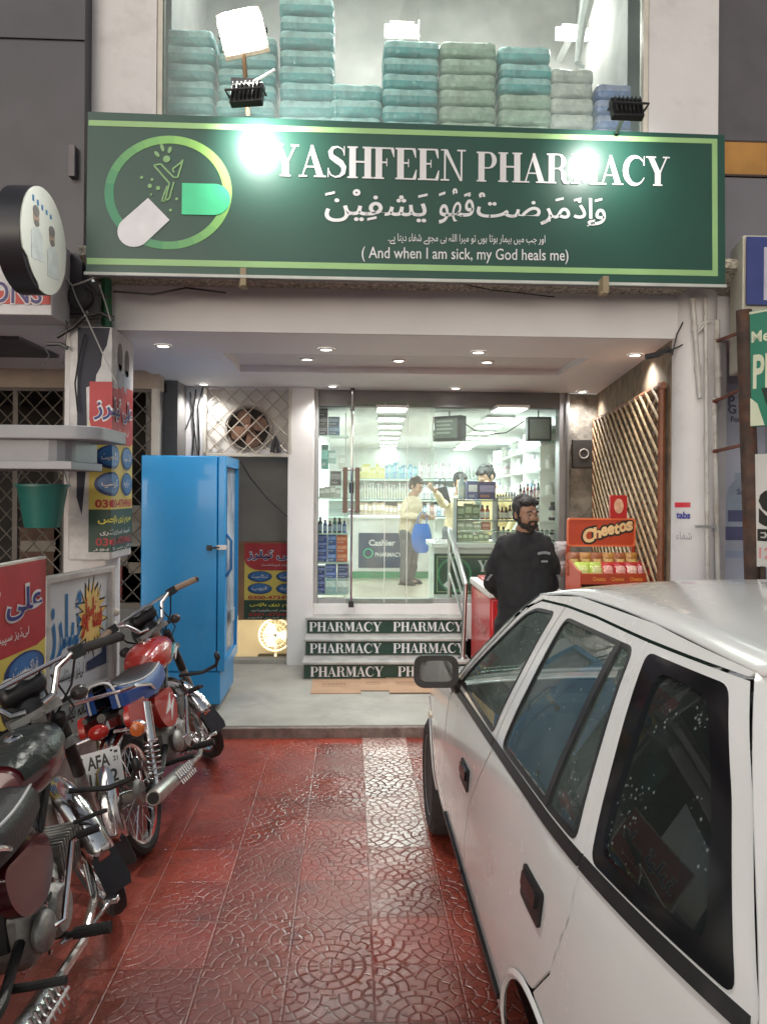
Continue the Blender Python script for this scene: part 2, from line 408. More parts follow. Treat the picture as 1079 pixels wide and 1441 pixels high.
asphalt = M('asphalt', (.05, .05, .052), .85, bump=.4, bs=60)
concrete = M('concrete', (.36, .35, .31), .6, var=.14, vs=3, bump=.08, bs=30, dirt=.4, ds=2.2, dcol=(.17, .16, .14))
roughcon = M('rough_concrete', (.46, .43, .36), .95, var=.55, vs=45, bump=1., bs=90, dirt=.6, ds=30)
white_paint = M('white_paint', (.66, .65, .66), .55, var=.08, vs=1.6, bump=.12, bs=14, dirt=.36, ds=2.6, dcol=(.30, .28, .26))
soffit_paint = M('soffit_paint', (.86, .86, .865), .6, var=.04, vs=1.2, bump=.03, bs=8)
beam_paint = M('beam_paint', (.70, .70, .72), .6, var=.06, vs=1.5)
grey_wall = M('grey_wall', (.36, .355, .34), .75, var=.1, vs=2, dirt=.25)
dark_clad = M('dark_cladding', (.045, .041, .052), .35, var=.18, vs=2.5, dirt=.4, ds=1.3, dcol=(.03, .028, .03))
grey_clad = M('grey_cladding', (.16, .155, .175), .4, var=.1, vs=2)
old_wall = M('old_wall', (.27, .25, .21), .9, var=.4, vs=8, bump=.6, bs=25, dirt=.9, ds=5, dcol=(.045, .035, .03))
alu = M('aluminium', (.42, .42, .43), .38, metal=.8, var=.08, dirt=.3)
alu_dark = M('dark_aluminium', (.17, .17, .17), .4, metal=.6, var=.12, dirt=.3)
chrome = M('chrome', (.75, .75, .76), .14, metal=1, var=.05, dirt=.25, ds=9, dcol=(.25, .22, .2))
steel = M('brushed_steel', (.55, .54, .53), .28, metal=1, var=.08)
black = M('black_plastic', (.018, .018, .02), .42, var=.2)
rubber = M('rubber', (.025, .024, .024), .8, var=.3, vs=20, bump=.1)
white_gl = M('white_gloss', (.78, .78, .77), .3, var=.03)
pane_glass = glass('pane_glass', tint=(.95, 1, .975), ior=1.3, refl=.8, film=.035)

gb = MB().b(-60, 60, -60, 7.45, -.3, -.02).b(-60, -2.1, 7.45, 10.55, -.3, -.02).b(-.5, 60, 7.45, 10.55, -.3, -.02).b(-60, 60, 10.55, 60, -.3, -.02); g = gb.build('road', asphalt)
struct(g, 'dark asphalt of the street around the forecourt', 'road')
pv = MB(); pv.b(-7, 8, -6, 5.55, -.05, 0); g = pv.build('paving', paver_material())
struct(g, 'wet red forecourt pavers stamped with fan cobbles, one strip pale from wear and painted reflection', 'paving')
pl = MB(); pl.b(-1.72, 2.8, 5.47, 7.42, -.04, .08); pl.b(-1.72, 2.8, 5.43, 5.472, -.04, .072, 1)
pl.b(-4.5, -1.66, 5.02, 6.9, -.04, .078); pl.b(-4.5, -1.66, 4.98, 5.022, -.04, .07, 1)
g = pl.build('pavement', [concrete, M('kerb_edge', (.22, .18, .16), .8, var=.3, vs=14, dirt=.8, ds=8, dcol=(.07, .04, .035))], bev=.006)
struct(g, 'pale grey concrete porch slab with a low stained edge before the shop', 'pavement')

# ================================================================== pharmacy building
GY = 7.55                                      # plane of the shop front
ph = thing('pharmacy_building', 'white pharmacy shop building with lit glass front, steps and porch', 'building')
Xl, Xr = ax(437, GY), ax(798, GY)              # shop-front frame edges
# porch ceiling (2.73 up) with a recessed tray
CZ, BY = 2.73, 4.81
XL0, XL1 = -1.52, -1.56
R0, R1 = Vector((2.05, 4.85)), Vector((2.46, 7.62))     # line of the right-hand wall
rx0, rx1 = at(338, 524, Z=CZ), at(805, 516, Z=CZ)
ty0, ty1 = 5.55, 6.42; tx0, tx1 = -.92, 1.74; tz = .055
sf = MB()
sf.b(-1.7, 2.75, BY, ty0, CZ, CZ + .06); sf.b(-1.7, 2.75, ty1, GY, CZ, CZ + .06)
sf.b(-1.7, tx0, ty0, ty1, CZ, CZ + .06); sf.b(tx1, 2.75, ty0, ty1, CZ, CZ + .06)
sf.build('ceiling', soffit_paint, ph)
tr = MB(); tr.b(tx0 - .02, tx1 + .02, ty0 - .02, ty1 + .02, CZ + tz, CZ + .09); tr.build('ceiling_tray', M('tray_paint', (.70, .68, .675), .6, var=.04), ph)
bm1 = MB(); bm1.b(-1.7, 2.42, BY - .03, BY, CZ - .004, 3.02); bm1.build('beam', beam_paint, ph)
sl_ = MB(); sl_.prism([(4.46, 3.085), (4.78, 3.0), (4.84, 3.0), (4.84, 3.14), (4.46, 3.14)], (-1.56, 0, 0), Y_, Z_, X_ * 4.18)
sl_.build('slab', roughcon, ph)
# storey above with the stock-room window
up = MB(); up.b(ax(124, 4.75), ax(218, 4.75), 4.72, 5.1, 3.14, 6.2); up.build('pier', white_paint, ph)
up = MB(); up.b(ax(906, 4.75), ax(1003, 4.75), 4.72, 5.1, 3.14, 6.2); up.build('pier', white_paint, ph)
UX0, UX1 = ax(218, 4.75), ax(906, 4.75)
uz = 3.60
sw = MB(); sw.b(UX0, UX1, 4.74, 5.0, 3.14, uz); sw.build('window_sill_wall', white_paint, ph)
fr = MB(); fr.b(UX0, UX0 + .035, 4.73, 4.80, uz, 6.2); fr.b(UX1 - .03, UX1, 4.73, 4.80, uz, 6.2)
fr.b(UX0 + .035, UX1 - .03, 4.735, 4.79, uz, uz + .03); fr.b(UX0 + .035, UX1 - .03, 4.735, 4.79, 6.1, 6.2)
uf = fr.build('window', M('cream_frame', (.6, .57, .5), .45, dirt=.4), ph, bev=.004)
for k, (a, b_) in enumerate(((UX0 + .03, ax(470, 4.77)), (ax(470, 4.77) + .004, ax(584, 4.77)), (ax(584, 4.77) + .004, UX1 - .03))):
    MB().b(a, b_, 4.762, 4.768, uz + .03, 6.1).build('pane', glass('upper_glass', (.97, 1, .99), 1.35, film=.11, fcol=(.66, .82, .80)), uf)
ur = MB(); ur.b(UX0, UX1, 6.3, 6.36, 3.3, 6.2); ur.b(UX0 - .06, UX0, 4.8, 6.36, 3.3, 6.2); ur.b(UX1, UX1 + .06, 4.8, 6.36, 3.3, 6.2)
ur.b(UX0, UX1, 4.8, 6.3, 6.2, 6.26)
ur.build('stock_room', M('stockroom_grey', (.33, .32, .31), .8), ph)
uf2 = MB(); uf2.b(UX0, UX1, 5.0, 6.3, 3.3, 3.855); uf2.build('stock_room_floor', concrete, ph)
# right-hand wall (skewed), rear wall strip, round column
d2 = (R1 - R0).normalized(); n2 = Vector((d2.y, -d2.x))
wl = MB(); q = [R0, R1, R1 + n2 * .2, R0 + n2 * .2]
wl.prism([(p.x, p.y) for p in q], (0, 0, 0), X_, Y_, Z_ * CZ); wl.build('side_wall', M('brown_panelling', (.20, .15, .10), .75, var=.35, vs=9, dirt=.5, ds=6), ph)
wl = MB(); wl.b(Xr + .005, R1.x + .05, GY + .03, GY + .25, 0, CZ); wl.build('rear_wall', old_wall, ph)
c0 = Vector((2.19, 4.83, 0))
cl = MB(); cl.lathe([(.138, 0), (.138, .5), (.135, 2.0), (.137, 3.02)], c0, n=32); cl.build('column', white_paint, ph)
# white pilaster left of the glass, stair opening, jamb, wall over the opening
px0, px1 = ax(405, 7.36), ax(437, 7.36)
MB().b(px0, px1 + .03, 7.34, 7.8, .078, CZ).build('pilaster', white_gl, ph, bev=.006)
ox0 = ax(288, 7.4)
ws = MB(); ws.b(-1.75, ox0 - .0, 7.42, 7.7, .04, CZ); ws.build('front_wall', grey_wall, ph)
jb = MB(); jb.b(ax(258, 7.36), ax(289, 7.36), 7.36, 7.43, .08, CZ); jb.build('jamb', white_paint, ph, bev=.005)
bk = MB(); bk.b(ox0, px0 + .02, 8.25, 8.4, .42, CZ); bk.build('stair_back_wall', M('beige_wall', (.42, .40, .37), .8, var=.06), ph)
bs = MB(); bs.b(ox0 - .6, px0 + .08, 10.4, 10.5, -1.2, .44); bs.b(ox0 - .66, ox0 - .6, 7.7, 10.5, -1.2, .44); bs.b(px0 + .02, px0 + .08, 7.6, 10.4, -1.2, .42)
bs.b(ox0 - .6, px0 + .02, 8.25, 10.4, .41, .45); bs.b(ox0 - .6, px0 + .08, 7.5, 10.4, -1.26, -1.2)
bs.build('basement', M('cream_wall', (.72, .67, .55), .7, var=.05), ph)
tp = MB(); tp.b(ox0, px0, 7.36, 7.43, az(640, 7.4), az(634, 7.4)); tp.b(ox0, px0, 7.36, 7.43, CZ - .03, CZ); tp.b(ox0, px0, 7.395, 7.425, az(634, 7.4), CZ - .03, 1)
tp.build('vent_panel', [white_paint, M('board_white', (.60, .58, .54), .7, var=.1, dirt=.3)], ph)
se = MB(); se.b(ox0, px0, 7.40, 7.55, -.2, .12); se.build('stair_kerb', concrete, ph)
lamp('POINT', (ax(378, 9.6), 9.4, -.05), 20, (1, .86, .62), size=.08, parent=ph)

# interior shell
IZ0, IZ1, IY = .36, 2.585, 15.0
inn_w = M('interior_white', (.80, .82, .80), .5, var=.02)
it = MB(); it.b(Xl - .6, 3.2, IY, IY + .1, IZ0, IZ1); it.build('back_wall', inn_w, ph)
it = MB(); it.b(Xl - .02, Xl + .04, GY + .05, 12.5, IZ0, IZ1); it.b(Xl - .62, Xl - .56, 12.5, IY, IZ0, IZ1); it.b(Xl - .6, Xl + .04, 12.44, 12.5, IZ0, IZ1); it.build('left_wall', inn_w, ph)
it = MB(); it.prism([(2.27, GY + .26), (2.93, IY), (3.03, IY), (2.37, GY + .26)], (0, 0, IZ0), X_, Y_, Z_ * (IZ1 - IZ0)); it.build('right_wall', inn_w, ph)
it = MB(); it.b(Xl - .6, 3.3, GY + .06, IY + .1, IZ1, IZ1 + .05); it.build('shop_ceiling', M('ceiling_white', (.85, .86, .85), .55, var=.02), ph)
it = MB(); it.b(Xl, 3.3, GY + .02, IY + .1, IZ0 - .06, IZ0); it.b(Xl - .6, Xl, 12.45, IY + .1, IZ0 - .06, IZ0); it.build('shop_floor', M('shop_floor', (.48, .41, .32), .25, var=.1, vs=2), ph)

# steps with lettered risers
sx0, sx1 = ax(427, 6.8, 955), ax(661, 6.8, 940)
LZ = .545
zs = [.08, .235, .39, LZ]; ys = [6.80, 7.05, 7.29]
st = MB()
for i in range(3):
    st.b(sx0 + .0, sx1, ys[i], GY + .0, zs[i] - (.01 if i else .04), zs[i + 1] - .022, 0)
    st.b(sx0 - .012, sx1 + .012, ys[i] - .025, GY, zs[i + 1] - .022, zs[i + 1] + .001 * (i == 2), 1)
steps = st.build('entrance_steps', [concrete, M('step_tread', (.40, .40, .38), .5, var=.15, dirt=.5, ds=5)], ph, bev=.004)
MB().b(Xl - .0, Xr, GY - .07, GY + .14, .3, .645).build('threshold', white_gl, ph, bev=.004)
# ================================================================== bold serif capitals built as outlines
def ribbon(pts, ws):
    L, R = [], []
    for i, p in enumerate(pts):
        a = pts[max(i - 1, 0)]; b = pts[min(i + 1, len(pts) - 1)]
        d = hypot(b[0] - a[0], b[1] - a[1]) or 1; nx, ny = -(b[1] - a[1]) / d, (b[0] - a[0]) / d
        L.append((p[0] + nx * ws[i] / 2, p[1] + ny * ws[i] / 2)); R.append((p[0] - nx * ws[i] / 2, p[1] - ny * ws[i] / 2))
    return L + R[::-1]
def rc(x0, y0, x1, y1): return [(x0, y0), (x1, y0), (x1, y1), (x0, y1)]
def par(xa, ya, xb, yb, w_): return [(xa - w_ / 2, ya), (xa + w_ / 2, ya), (xb + w_ / 2, yb), (xb - w_ / 2, yb)]
TS, HS, SF = .225, .06, .05      # stem, hairline, serif thickness
def ser(x, y, w_): return rc(x - w_ / 2, y, x + w_ / 2, y + SF)
def stem(x, top=True, bot=True, w_=TS, sw_=.36):
    return [par(x, SF if bot else 0, x, 1 - SF if top else 1, w_)] + ([ser(x, 1 - SF, sw_)] if top else []) + ([ser(x, 0, sw_)] if bot else [])
def bowl(x, y0, y1, rx, t=.17):
    ry = (y1 - y0) / 2; cy = (y0 + y1) / 2
    o = arc(x, cy, rx, -pi / 2, pi / 2, 14, ry); i = arc(x, cy, rx - t, pi / 2, -pi / 2, 14, ry - .045)
    return o + i
def glyph(ch):
    if ch == 'H': return stem(.19) + stem(.71) + [rc(.19 + TS / 2, .49, .71 - TS / 2, .49 + HS)], .90
    if ch == 'F' or ch == 'E':
        g = stem(.19) + [rc(.37, 1 - SF, .70, 1), [(.60, 1 - SF), (.70, .70), (.725, .70), (.72, 1 - SF)], rc(.19 + TS / 2, .50, .47, .55), [(.45, .40), (.48, .40), (.48, .65), (.45, .65)]]
        if ch == 'E': return g + [rc(.37, 0, .72, SF), [(.61, SF), (.735, SF), (.75, .32), (.72, .32)]], .78
        return g, .75
    if ch == 'N': return [par(.17, SF, .17, 1 - SF, HS), ser(.17, 0, .3), par(.75, 0.02, .75, 1 - SF, HS), ser(.75, 1 - SF, .3), [(.03, 1), (.26, 1), (.775, 0), (.70, 0), (.14, .96), (.03, .96)]], .90
    if ch == 'M': return [par(.17, SF, .17, .9, HS), ser(.17, 0, .3), [(.03, 1), (.30, 1), (.57, .28), (.50, .05), (.45, .05), (.14, .96), (.03, .96)], [(.53, .10), (.80, 1), (.74, 1), (.55, .35)], par(.88, SF, .88, 1 - SF, TS), rc(.79, 1 - SF, 1.05, 1), ser(.88, 0, .36)], 1.08
    if ch == 'P': return stem(.19) + [rc(.37, 1 - SF, .45, 1), rc(.28, .44, .45, .485), bowl(.45, .44, 1, .30)], .80
    if ch == 'R': return stem(.19) + [rc(.37, 1 - SF, .45, 1), rc(.28, .48, .45, .525), bowl(.45, .48, 1, .28), ribbon([(.47, .50), (.58, .45), (.63, .33), (.65, .15), (.70, .05), (.80, .02), (.88, .08)], [.05, .12, .18, .18, .14, .07, .03])], .90
    if ch == 'A': return [[(.10, SF), (.15, SF), (.42, .86), (.39, .93)], [(.39, 1), (.47, 1), (.82, SF), (.60, SF), (.37, .80)], rc(.22, .30, .60, .345), ser(.13, 0, .27), ser(.71, 0, .40)], .90
    if ch == 'Y': return [[(.08, 1 - SF), (.30, 1 - SF), (.55, .46), (.53, .38), (.35, .42)], [(.50, .44), (.56, .44), (.80, 1 - SF), (.74, 1 - SF)], par(.45, SF, .45, .44, TS), ser(.45, 0, .36), ser(.19, 1 - SF, .38), ser(.77, 1 - SF, .27)], .92
    if ch == 'S':
        pts = [(.64, .74), (.56, .91), (.40, .975), (.24, .93), (.16, .80), (.20, .66), (.36, .555), (.52, .46), (.62, .33), (.60, .16), (.48, .05), (.33, .02), (.18, .08), (.08, .27)]
        return [ribbon(pts, [.02, .04, .05, .10, .16, .18, .20, .20, .18, .15, .08, .05, .04, .02]), [(.61, .70), (.65, .70), (.65, 1), (.62, 1)], [(.07, 0), (.10, 0), (.11, .3), (.07, .3)]], .73
    if ch == 'C':
        pts = [(.48 + .38 * cos(a) * 1.0, .5 + .475 * sin(a)) for a in [radians(30 + i * 300 / 18) for i in range(19)]]
        ws = [.03 + .18 * max(0, sin((i / 18) * pi)) ** 1.6 for i in range(19)]
        return [ribbon(pts, ws), [(.78, .68), (.82, .68), (.82, 1), (.79, 1)]], .88
    return [], .42
def serif_text(mb, body, o, u, v, h, m=0, width=None, lift=.002, align='CENTER'):
    u = Vector(u).normalized(); v = Vector(v).normalized(); n = u.cross(v); o = Vector(o)
    tot = sum(glyph(c)[1] for c in body); kx = h if width is None else width / tot
    x = -tot / 2 if align == 'CENTER' else 0; k = 0
    for c in body:
        ps, wd = glyph(c)
        for p in ps:
            k += 1
            mb.prism([((a + x) * kx, (b_ - .5) * h) for a, b_ in p], o + n * (lift), u, v, n * (.0008 + .00015 * (k % 7)), m)
        x += wd
    return mb

# lettered riser panels (green vinyl strips)
riser_green = M('riser_green', (.010, .045, .030), .4, var=.2, dirt=.3, ds=6)
letter_white = M('letter_white', (.72, .72, .74), .5, var=.05, dirt=.15)
lay = [((437, 540), (560, 662)), ((436, 537), (553, 655)), ((435, 537), (553, 651))]
for i in range(3):
    y = ys[i] - .006
    MB().b(sx0 + .004, sx1 - .004, y, ys[i] + .002, zs[i] + .008, zs[i + 1] - .026).build('riser_panel', riser_green, steps)
    zc = (zs[i] + zs[i + 1]) / 2 - .009
    lt = MB()
    for a, b_ in lay[i]:
        lt = MB(); xa, xb = ax(a, y, 900), ax(b_, y, 900)
        serif_text(lt, 'PHARMACY', ((xa + xb) / 2, y, zc), X_, Z_, .088, width=xb - xa)
        lt.build('riser_lettering', letter_white, steps)

# ================================================================== glass shop front
zt = az(551, GY, 620); zh = az(574, GY, 620)
sfm = MB()
sfm.b(Xl, Xl + .075, GY - .05, GY + .09, .545, CZ, 0)                     # left jamb
sfm.b(Xr - .10, Xr, GY - .05, GY + .09, .545, CZ, 0); sfm.b(Xr - .045, Xr - .02, GY - .065, GY - .05, .545, CZ, 1)
sfm.b(Xl + .075, Xr - .10, GY - .04, GY + .08, zh, CZ - .001, 1)            # dark head
sfm.b(Xl + .075, Xr - .10, GY - .03, GY + .07, .645, .69, 2)
shopf = sfm.build('shopfront_frame', [alu, alu_dark, M('frame_sill', (.34, .35, .34), .5, dirt=.4)], ph, bev=.004)
dx0, dx1 = ax(488, GY), ax(609, GY)
MB().b(Xl + .06, dx0 - .004, GY, GY + .008, .69, zh).build('pane', pane_glass, shopf)
MB().b(dx1 - .03, Xr - .09, GY + .012, GY + .020, .69, zh).build('pane', pane_glass, shopf)
dg = MB(); dg.b(dx0, dx1, GY - .065, GY - .055, az(847, GY), az(566, GY)); 
door = dg.build('glass_door', glass('door_glass', (.93, .985, .96), 1.32, refl=.9, film=.15, fcol=(.62, .6, .52)), ph)
hb = MB()
for px in (485.5, 503):
    hb.b(ax(px, 7.4) - .022, ax(px, 7.4) + .022, 7.39, 7.415, az(722, 7.4), az(658, 7.4), 0)
for py in (661, 718.5): hb.tube([(ax(480, 7.4), 7.43, az(py, 7.4)), (ax(508, 7.4), 7.43, az(py, 7.4))], .014, 8, 1)
hb.box((ax(494.5, 7.4), 7.40, az(687, 7.4)), (.045, .03, .10), 2)
hb.build('door_handle', [M('handle_wood', (.16, .11, .08), .4), chrome, black], door, bev=.003)
rb = MB(); xr_ = ax(495, 7.38)
rb.tube([(xr_, 7.385, az(848, 7.38)), (xr_, 7.385, az(545, 7.38))], .011, 8, 0); rb.box((xr_, 7.385, az(850, 7.38)), (.05, .05, .06), 1); rb.box((xr_, 7.385, az(546, 7.38)), (.04, .05, .05), 1)
for py in (575, 687): rb.box((xr_, 7.40, az(py, 7.38)), (.035, .035, .05), 1)
rb.build('door_bolt', [chrome, black], door)
# hanging plastic strip film at the door seen as pale bars
ps = MB()
for px in (541, 572):
    ps.b(ax(px, GY) - .003, ax(px, GY) + .003, GY - .068, GY - .066, .66, az(568, GY))
ps.build('door_seam', M('seam_white', (.75, .78, .74), .4), door)

# ================================================================== sign board
SGY = 4.40
A = at(125, 158, 4.33); Bp = at(1019, 189, SGY); Cc = at(1021, 402, SGY); D = at(121, 384, 4.33)
zt_, zb_ = (A.z + Bp.z) / 2, (Cc.z + D.z) / 2
A = at(124, 157, 4.30); D = at(121, 385, 4.30); Bp = at(1019, 190, 4.44); Cc = at(1020, 403, 4.44)
sg = thing('sign_board', 'long dark green pharmacy sign with white serif lettering over the porch', 'sign', (0, 0, 0))
def S(a, b_, off=0.):
    """a,b in photo pixels of the board -> point on the board surface (bilinear over its four corners)"""
    ta = (a - 122.5) / (1019.5 - 122.5)
    top = A.lerp(Bp, ta); bot = D.lerp(Cc, ta)
    yt = 157 + 33 * ta; yb = 385 + 18 * ta
    p = top.lerp(bot, (b_ - yt) / (yb - yt)); return p + Vector((0, -off, 0))
su = (Bp - A).normalized(); sv = Vector((0, 0, 1)); 
def strip(mb, pts, off, th, m=0):
    f = [S(a, b_, off + th) for a, b_ in pts]; r = [S(a, b_, off) for a, b_ in pts]; n = len(pts)
    mb.add(f + r, [tuple(range(n)), tuple(range(2 * n - 1, n - 1, -1))] + [(i, n + i, n + (i + 1) % n, (i + 1) % n) for i in range(n)], m)
flex = M('sign_flex', (.014, .066, .048), .36, var=.10, vs=1.5, bump=.12, bs=3.5)
lime = M('lime_band', (.30, .52, .22), .42, var=.08, vs=3)
def wav(a, b_): return .006 * sin(a * .021 + b_ * .03) * sin(b_ * .06) + .004 * sin(a * .05 - b_ * .04)
pn = MB()
pn.grid(lambda i, j: S(122.5 + 897 * i, 157 + 33 * i + (228 - 15 * i) * j, .0), 60, 1, 0, False)
cor = [(122.5, 157), (1019.5, 190), (1019.5, 403), (122.5, 385)]
strip(pn, cor[::-1], -.07, .068, 1)
pn.build('sign_panel', [flex, M('sign_back', (.2, .2, .2), .6)], sg)
bd = MB()
def yt(a): return 157 + 33 * (a - 122.5) / 897
def yb(a): return 385 + 18 * (a - 122.5) / 897
strip(bd, [(124, yt(124) + 20), (124, yt(124) + 12), (1008, yt(1008) + 6), (1008, yt(1008) + 13)], .0, .003)
strip(bd, [(124, yb(124) - 13), (124, yb(124) - 22), (1000, yb(1000) - 22), (1000, yb(1000) - 14)], .0, .003)
strip(bd, [(1000, yb(1000) - 14), (1000, yt(1000) + 13.2), (1008, yt(1008) + 13), (1008, yb(1008) - 14)], .0, .003)
bd.build('sign_border', lime, sg)
hm = MB(); strip(hm, [(121, 387), (121, 383), (1020, 401), (1020, 405)], .0, .012); hm.build('sign_hem', M('hem_white', (.5, .53, .5), .5), sg)
# lettering
lw = MB()
def line_uv(x, y): 
    u = (S(x + 40, y + 40 * .030) - S(x - 40, y - 40 * .030)).normalized(); return u
pxm = (S(700, 280) - S(600, 277)).length / 100
def sign_serif(body, x0, x1, y, h, slope):
    c = S((x0 + x1) / 2, y, .003); u = (S(x1, y + slope * (x1 - x0) / 2) - S(x0, y - slope * (x1 - x0) / 2)); wd = u.length
    serif_text(lw, body, c, u, Z_, h * pxm, width=wd, lift=.001)
sign_serif('YASHFEEN', 370, 640, 229, 44, .030); sign_serif('PHARMACY', 655, 937, 238, 42, .026)
lw.build('sign_lettering', letter_white, sg)
def sign_ar(body, x0, x1, y, h, slope, bold=0., rev=True):
    c = S((x0 + x1) / 2, y, .003); u = (S(x1, y + slope * (x1 - x0) / 2) - S(x0, y - slope * (x1 - x0) / 2))
    la = MB(); la.text(body, c, u, Z_, h * pxm, width=u.length, bold=bold, lift=.001); la.build('verse_lettering', letter_white, sg)
sign_ar(ar('وَإِذَ'), 795, 842, 299, 42, .022, .012)
sign_ar(ar('مَرِضتُ'), 655, 790, 294, 44, .022, .012)
sign_ar(ar('فَهُوَ'), 602, 652, 290, 50, .022, .012)
sign_ar(ar('يَشفِيْنَ'), 443, 586, 290, 46, .022, .012)
sign_ar(ar('اور جب میں بیمار ہوتا ہوں تو میرا اللہ ہی مجھے شفاء دیتا ہے۔'), 531, 754, 337, 15, .012, .004)
c = S(641, 359.5, .003); u = S(788, 361.5) - S(495, 357.5)
la = MB(); la.text('( And when I am sick, my God heals me)', c, u, Z_, 21 * pxm, width=u.length, lift=.001, bold=.004)
la.build('verse_lettering', letter_white, sg)
# round emblem: ring, two capsule halves, leaf figure, dots
def ring_piece(mb, a0, a1, n, m):
    o = [(231 + 85 * cos(a0 + (a1 - a0) * i / n), 271 + 80 * sin(a0 + (a1 - a0) * i / n)) for i in range(n + 1)]
    r = [(231 + 73 * cos(a1 + (a0 - a1) * i / n), 271 + 69 * sin(a1 + (a0 - a1) * i / n)) for i in range(n + 1)]
    for i in range(n): strip(mb, [o[i], r[n - i], r[n - i - 1], o[i + 1]], .0, .003, m)
grad = [M('ring_green_%s' % w_, tuple(.04 + (.30 - .04) * k if j == 0 else (.26 + (.62 - .26) * k if j == 1 else .13 + .02 * k) for j in range(3)), .42, var=.05) for w_, k in (('a', 0), ('b', .12), ('c', .24), ('d', .36), ('e', .48), ('f', .6), ('g', .72), ('h', .86), ('i', 1))]
em = MB()
for k in range(72):
    a0 = radians(k * 5); f = .5 + .5 * cos(a0 + .55); ring_piece(em, a0, a0 + radians(5), 1, min(8, int(f * 9)))
emo = em.build('emblem', grad, sg)
cp = MB(); strip(cp, ([(249, 258)] + [(249, 302)] + [(292 + 22 * cos(t), 281 + 22 * sin(t)) for t in [pi / 2 - pi * i / 12 for i in range(13)]])[::1], .004, .003)
cp.build('emblem_capsule', M('capsule_green', (.06, .62, .30), .42), emo)
cw = MB(); dx_, dy_ = .70, -.72
pts = [(204, 279), (233, 310)] + [(186 + 22 * cos(t), 326 + 22 * sin(t)) for t in [radians(45 + 180 * i / 12) for i in range(13)]]
strip(cw, pts[::-1], .004, .003); cw.build('emblem_capsule', M('capsule_white', (.70, .71, .75), .42), emo)
fg = MB()
def dline(p, q, w_=2.2):
    d = hypot(q[0] - p[0], q[1] - p[1]); nx, ny = -(q[1] - p[1]) / d * w_ / 2, (q[0] - p[0]) / d * w_ / 2
    strip(fg, [(p[0] + nx, p[1] + ny), (q[0] + nx, q[1] + ny), (q[0] - nx, q[1] - ny), (p[0] - nx, p[1] - ny)][::-1], .002, .003)
def path(ps):
    for p, q in zip(ps, ps[1:]): dline(p, q)
path([(211, 233), (220, 231), (238, 250), (243, 250), (250, 225), (246, 230), (236, 238), (238, 243)]); path([(211, 233), (232, 258), (226, 284), (222, 283), (229, 262)]); path([(238, 256), (232, 280), (222, 284)])
def blob(x, y, rx, ry, a=0):
    strip(fg, [(x + rx * cos(t) * cos(a) - ry * sin(t) * sin(a), y + rx * cos(t) * sin(a) + ry * sin(t) * cos(a)) for t in [-2 * pi * i / 10 for i in range(10)]], .002, .003)
blob(228, 224, 5, 5); blob(222, 208, 2.5, 6, -.3); blob(215, 217, 2.5, 5, -.7); blob(232, 211, 2.5, 5, .3)
for x, y, r in ((195, 250, 2.2), (209, 253, 2), (206, 262, 3), (217, 265, 3), (208, 274, 1.6), (242, 280, 2), (234, 296, 2)): blob(x, y, r, r)
fg.build('emblem_figure', M('figure_green', (.22, .42, .18), .45), emo)
for px, py in ((344, 393), (848, 404)):
    bk_ = MB(); p = at(px, py, 4.38); bk_.box((p.x, 4.37, p.z), (.035, .09, .10)); bk_.tube([(p.x - .02, 4.34, p.z - .05), (p.x + .03, 4.42, p.z + .03)], .012, 6); bk_.build('sign_bracket', M('bracket_tan', (.30, .24, .15), .6, dirt=.5), sg, bev=.003)
# ================================================================== lamps
lampglow = M('lamp_glow', (1, .96, .88), .5, var=0, emit=90, ecol=(1, .95, .82))
def floodlight(name, label, p, aim, glow, w_=.17, group='floodlights over the sign', power=0, spot=None, col=(1, .98, .92), h_=.12):
    t = thing(name, label, 'floodlight', p, group=group)
    t.rotation_euler = (Vector(aim) - Vector(p)).to_track_quat('Y', 'Z').to_euler()
    m = MB(); m.b(-w_ / 2, w_ / 2, -.03, .012, -h_ / 2, h_ / 2)
    for k in range(7): m.b(-w_ / 2 + .012 + k * (w_ - .03) / 6.2, -w_ / 2 + .018 + k * (w_ - .03) / 6.2, -.055, -.03, -h_ / 2 + .01, h_ / 2 - .01)
    m.build('housing', M('housing_pale', (.6, .56, .46), .4) if power > 200 else black, t, bev=.004)
    f = MB(); f.prism(rrect(w_ - (.024 if power < 200 else .0), h_ - (.024 if power < 200 else .0), .012 if power < 200 else .05), (0, .0125, 0), X_, Z_, Y_ * .004); f.build('lamp_glass', glow, t)
    y = MB(); y.tube([(-w_ / 2 - .012, 0, 0), (-w_ / 2 - .012, -.07, -.02), (w_ / 2 + .012, -.07, -.02), (w_ / 2 + .012, 0, 0)], .007, 6); y.build('yoke', black, t)
    if power:
        l = lamp('SPOT', (0, .03, 0), power, col, size=.04, spot=spot or radians(150), blend=.8, parent=t); l.rotation_euler = (pi / 2, 0, 0)
    return t
signglow = M('sign_lamp_glow', (1, 1, .95), .5, var=0, emit=14, ecol=(1, 1, .96))
p1 = at(349, 136, 4.02)
floodlight('floodlight', 'small black floodlight with fins aimed at the left half of the green sign', p1, S(362, 205), signglow, power=48, spot=radians(125))
p2 = at(880, 156, 4.06)
floodlight('floodlight', 'small black floodlight at the right end of the window aimed down at the sign', p2, S(838, 230), signglow, power=36, spot=radians(120))
p3 = at(341, 44, 4.22)
fl3 = floodlight('floodlight', 'glaring white floodlight on a tan pole facing the street in front of the upper window', p3, (p3.x + .25, 0, 2.2), lampglow, w_=.24, h_=.20, power=300, spot=radians(160))
fl3.rotation_euler.rotate_axis('Y', radians(14))
m = MB(); m.b(-.125, .125, .0, .022, -.125, -.101); m.b(-.125, -.119, .0, .02, -.10, -.02); m.b(.119, .125, .0, .02, -.10, -.02); m.build('bezel', M('bezel_cream', (.72, .66, .52), .4), fl3, bev=.003)
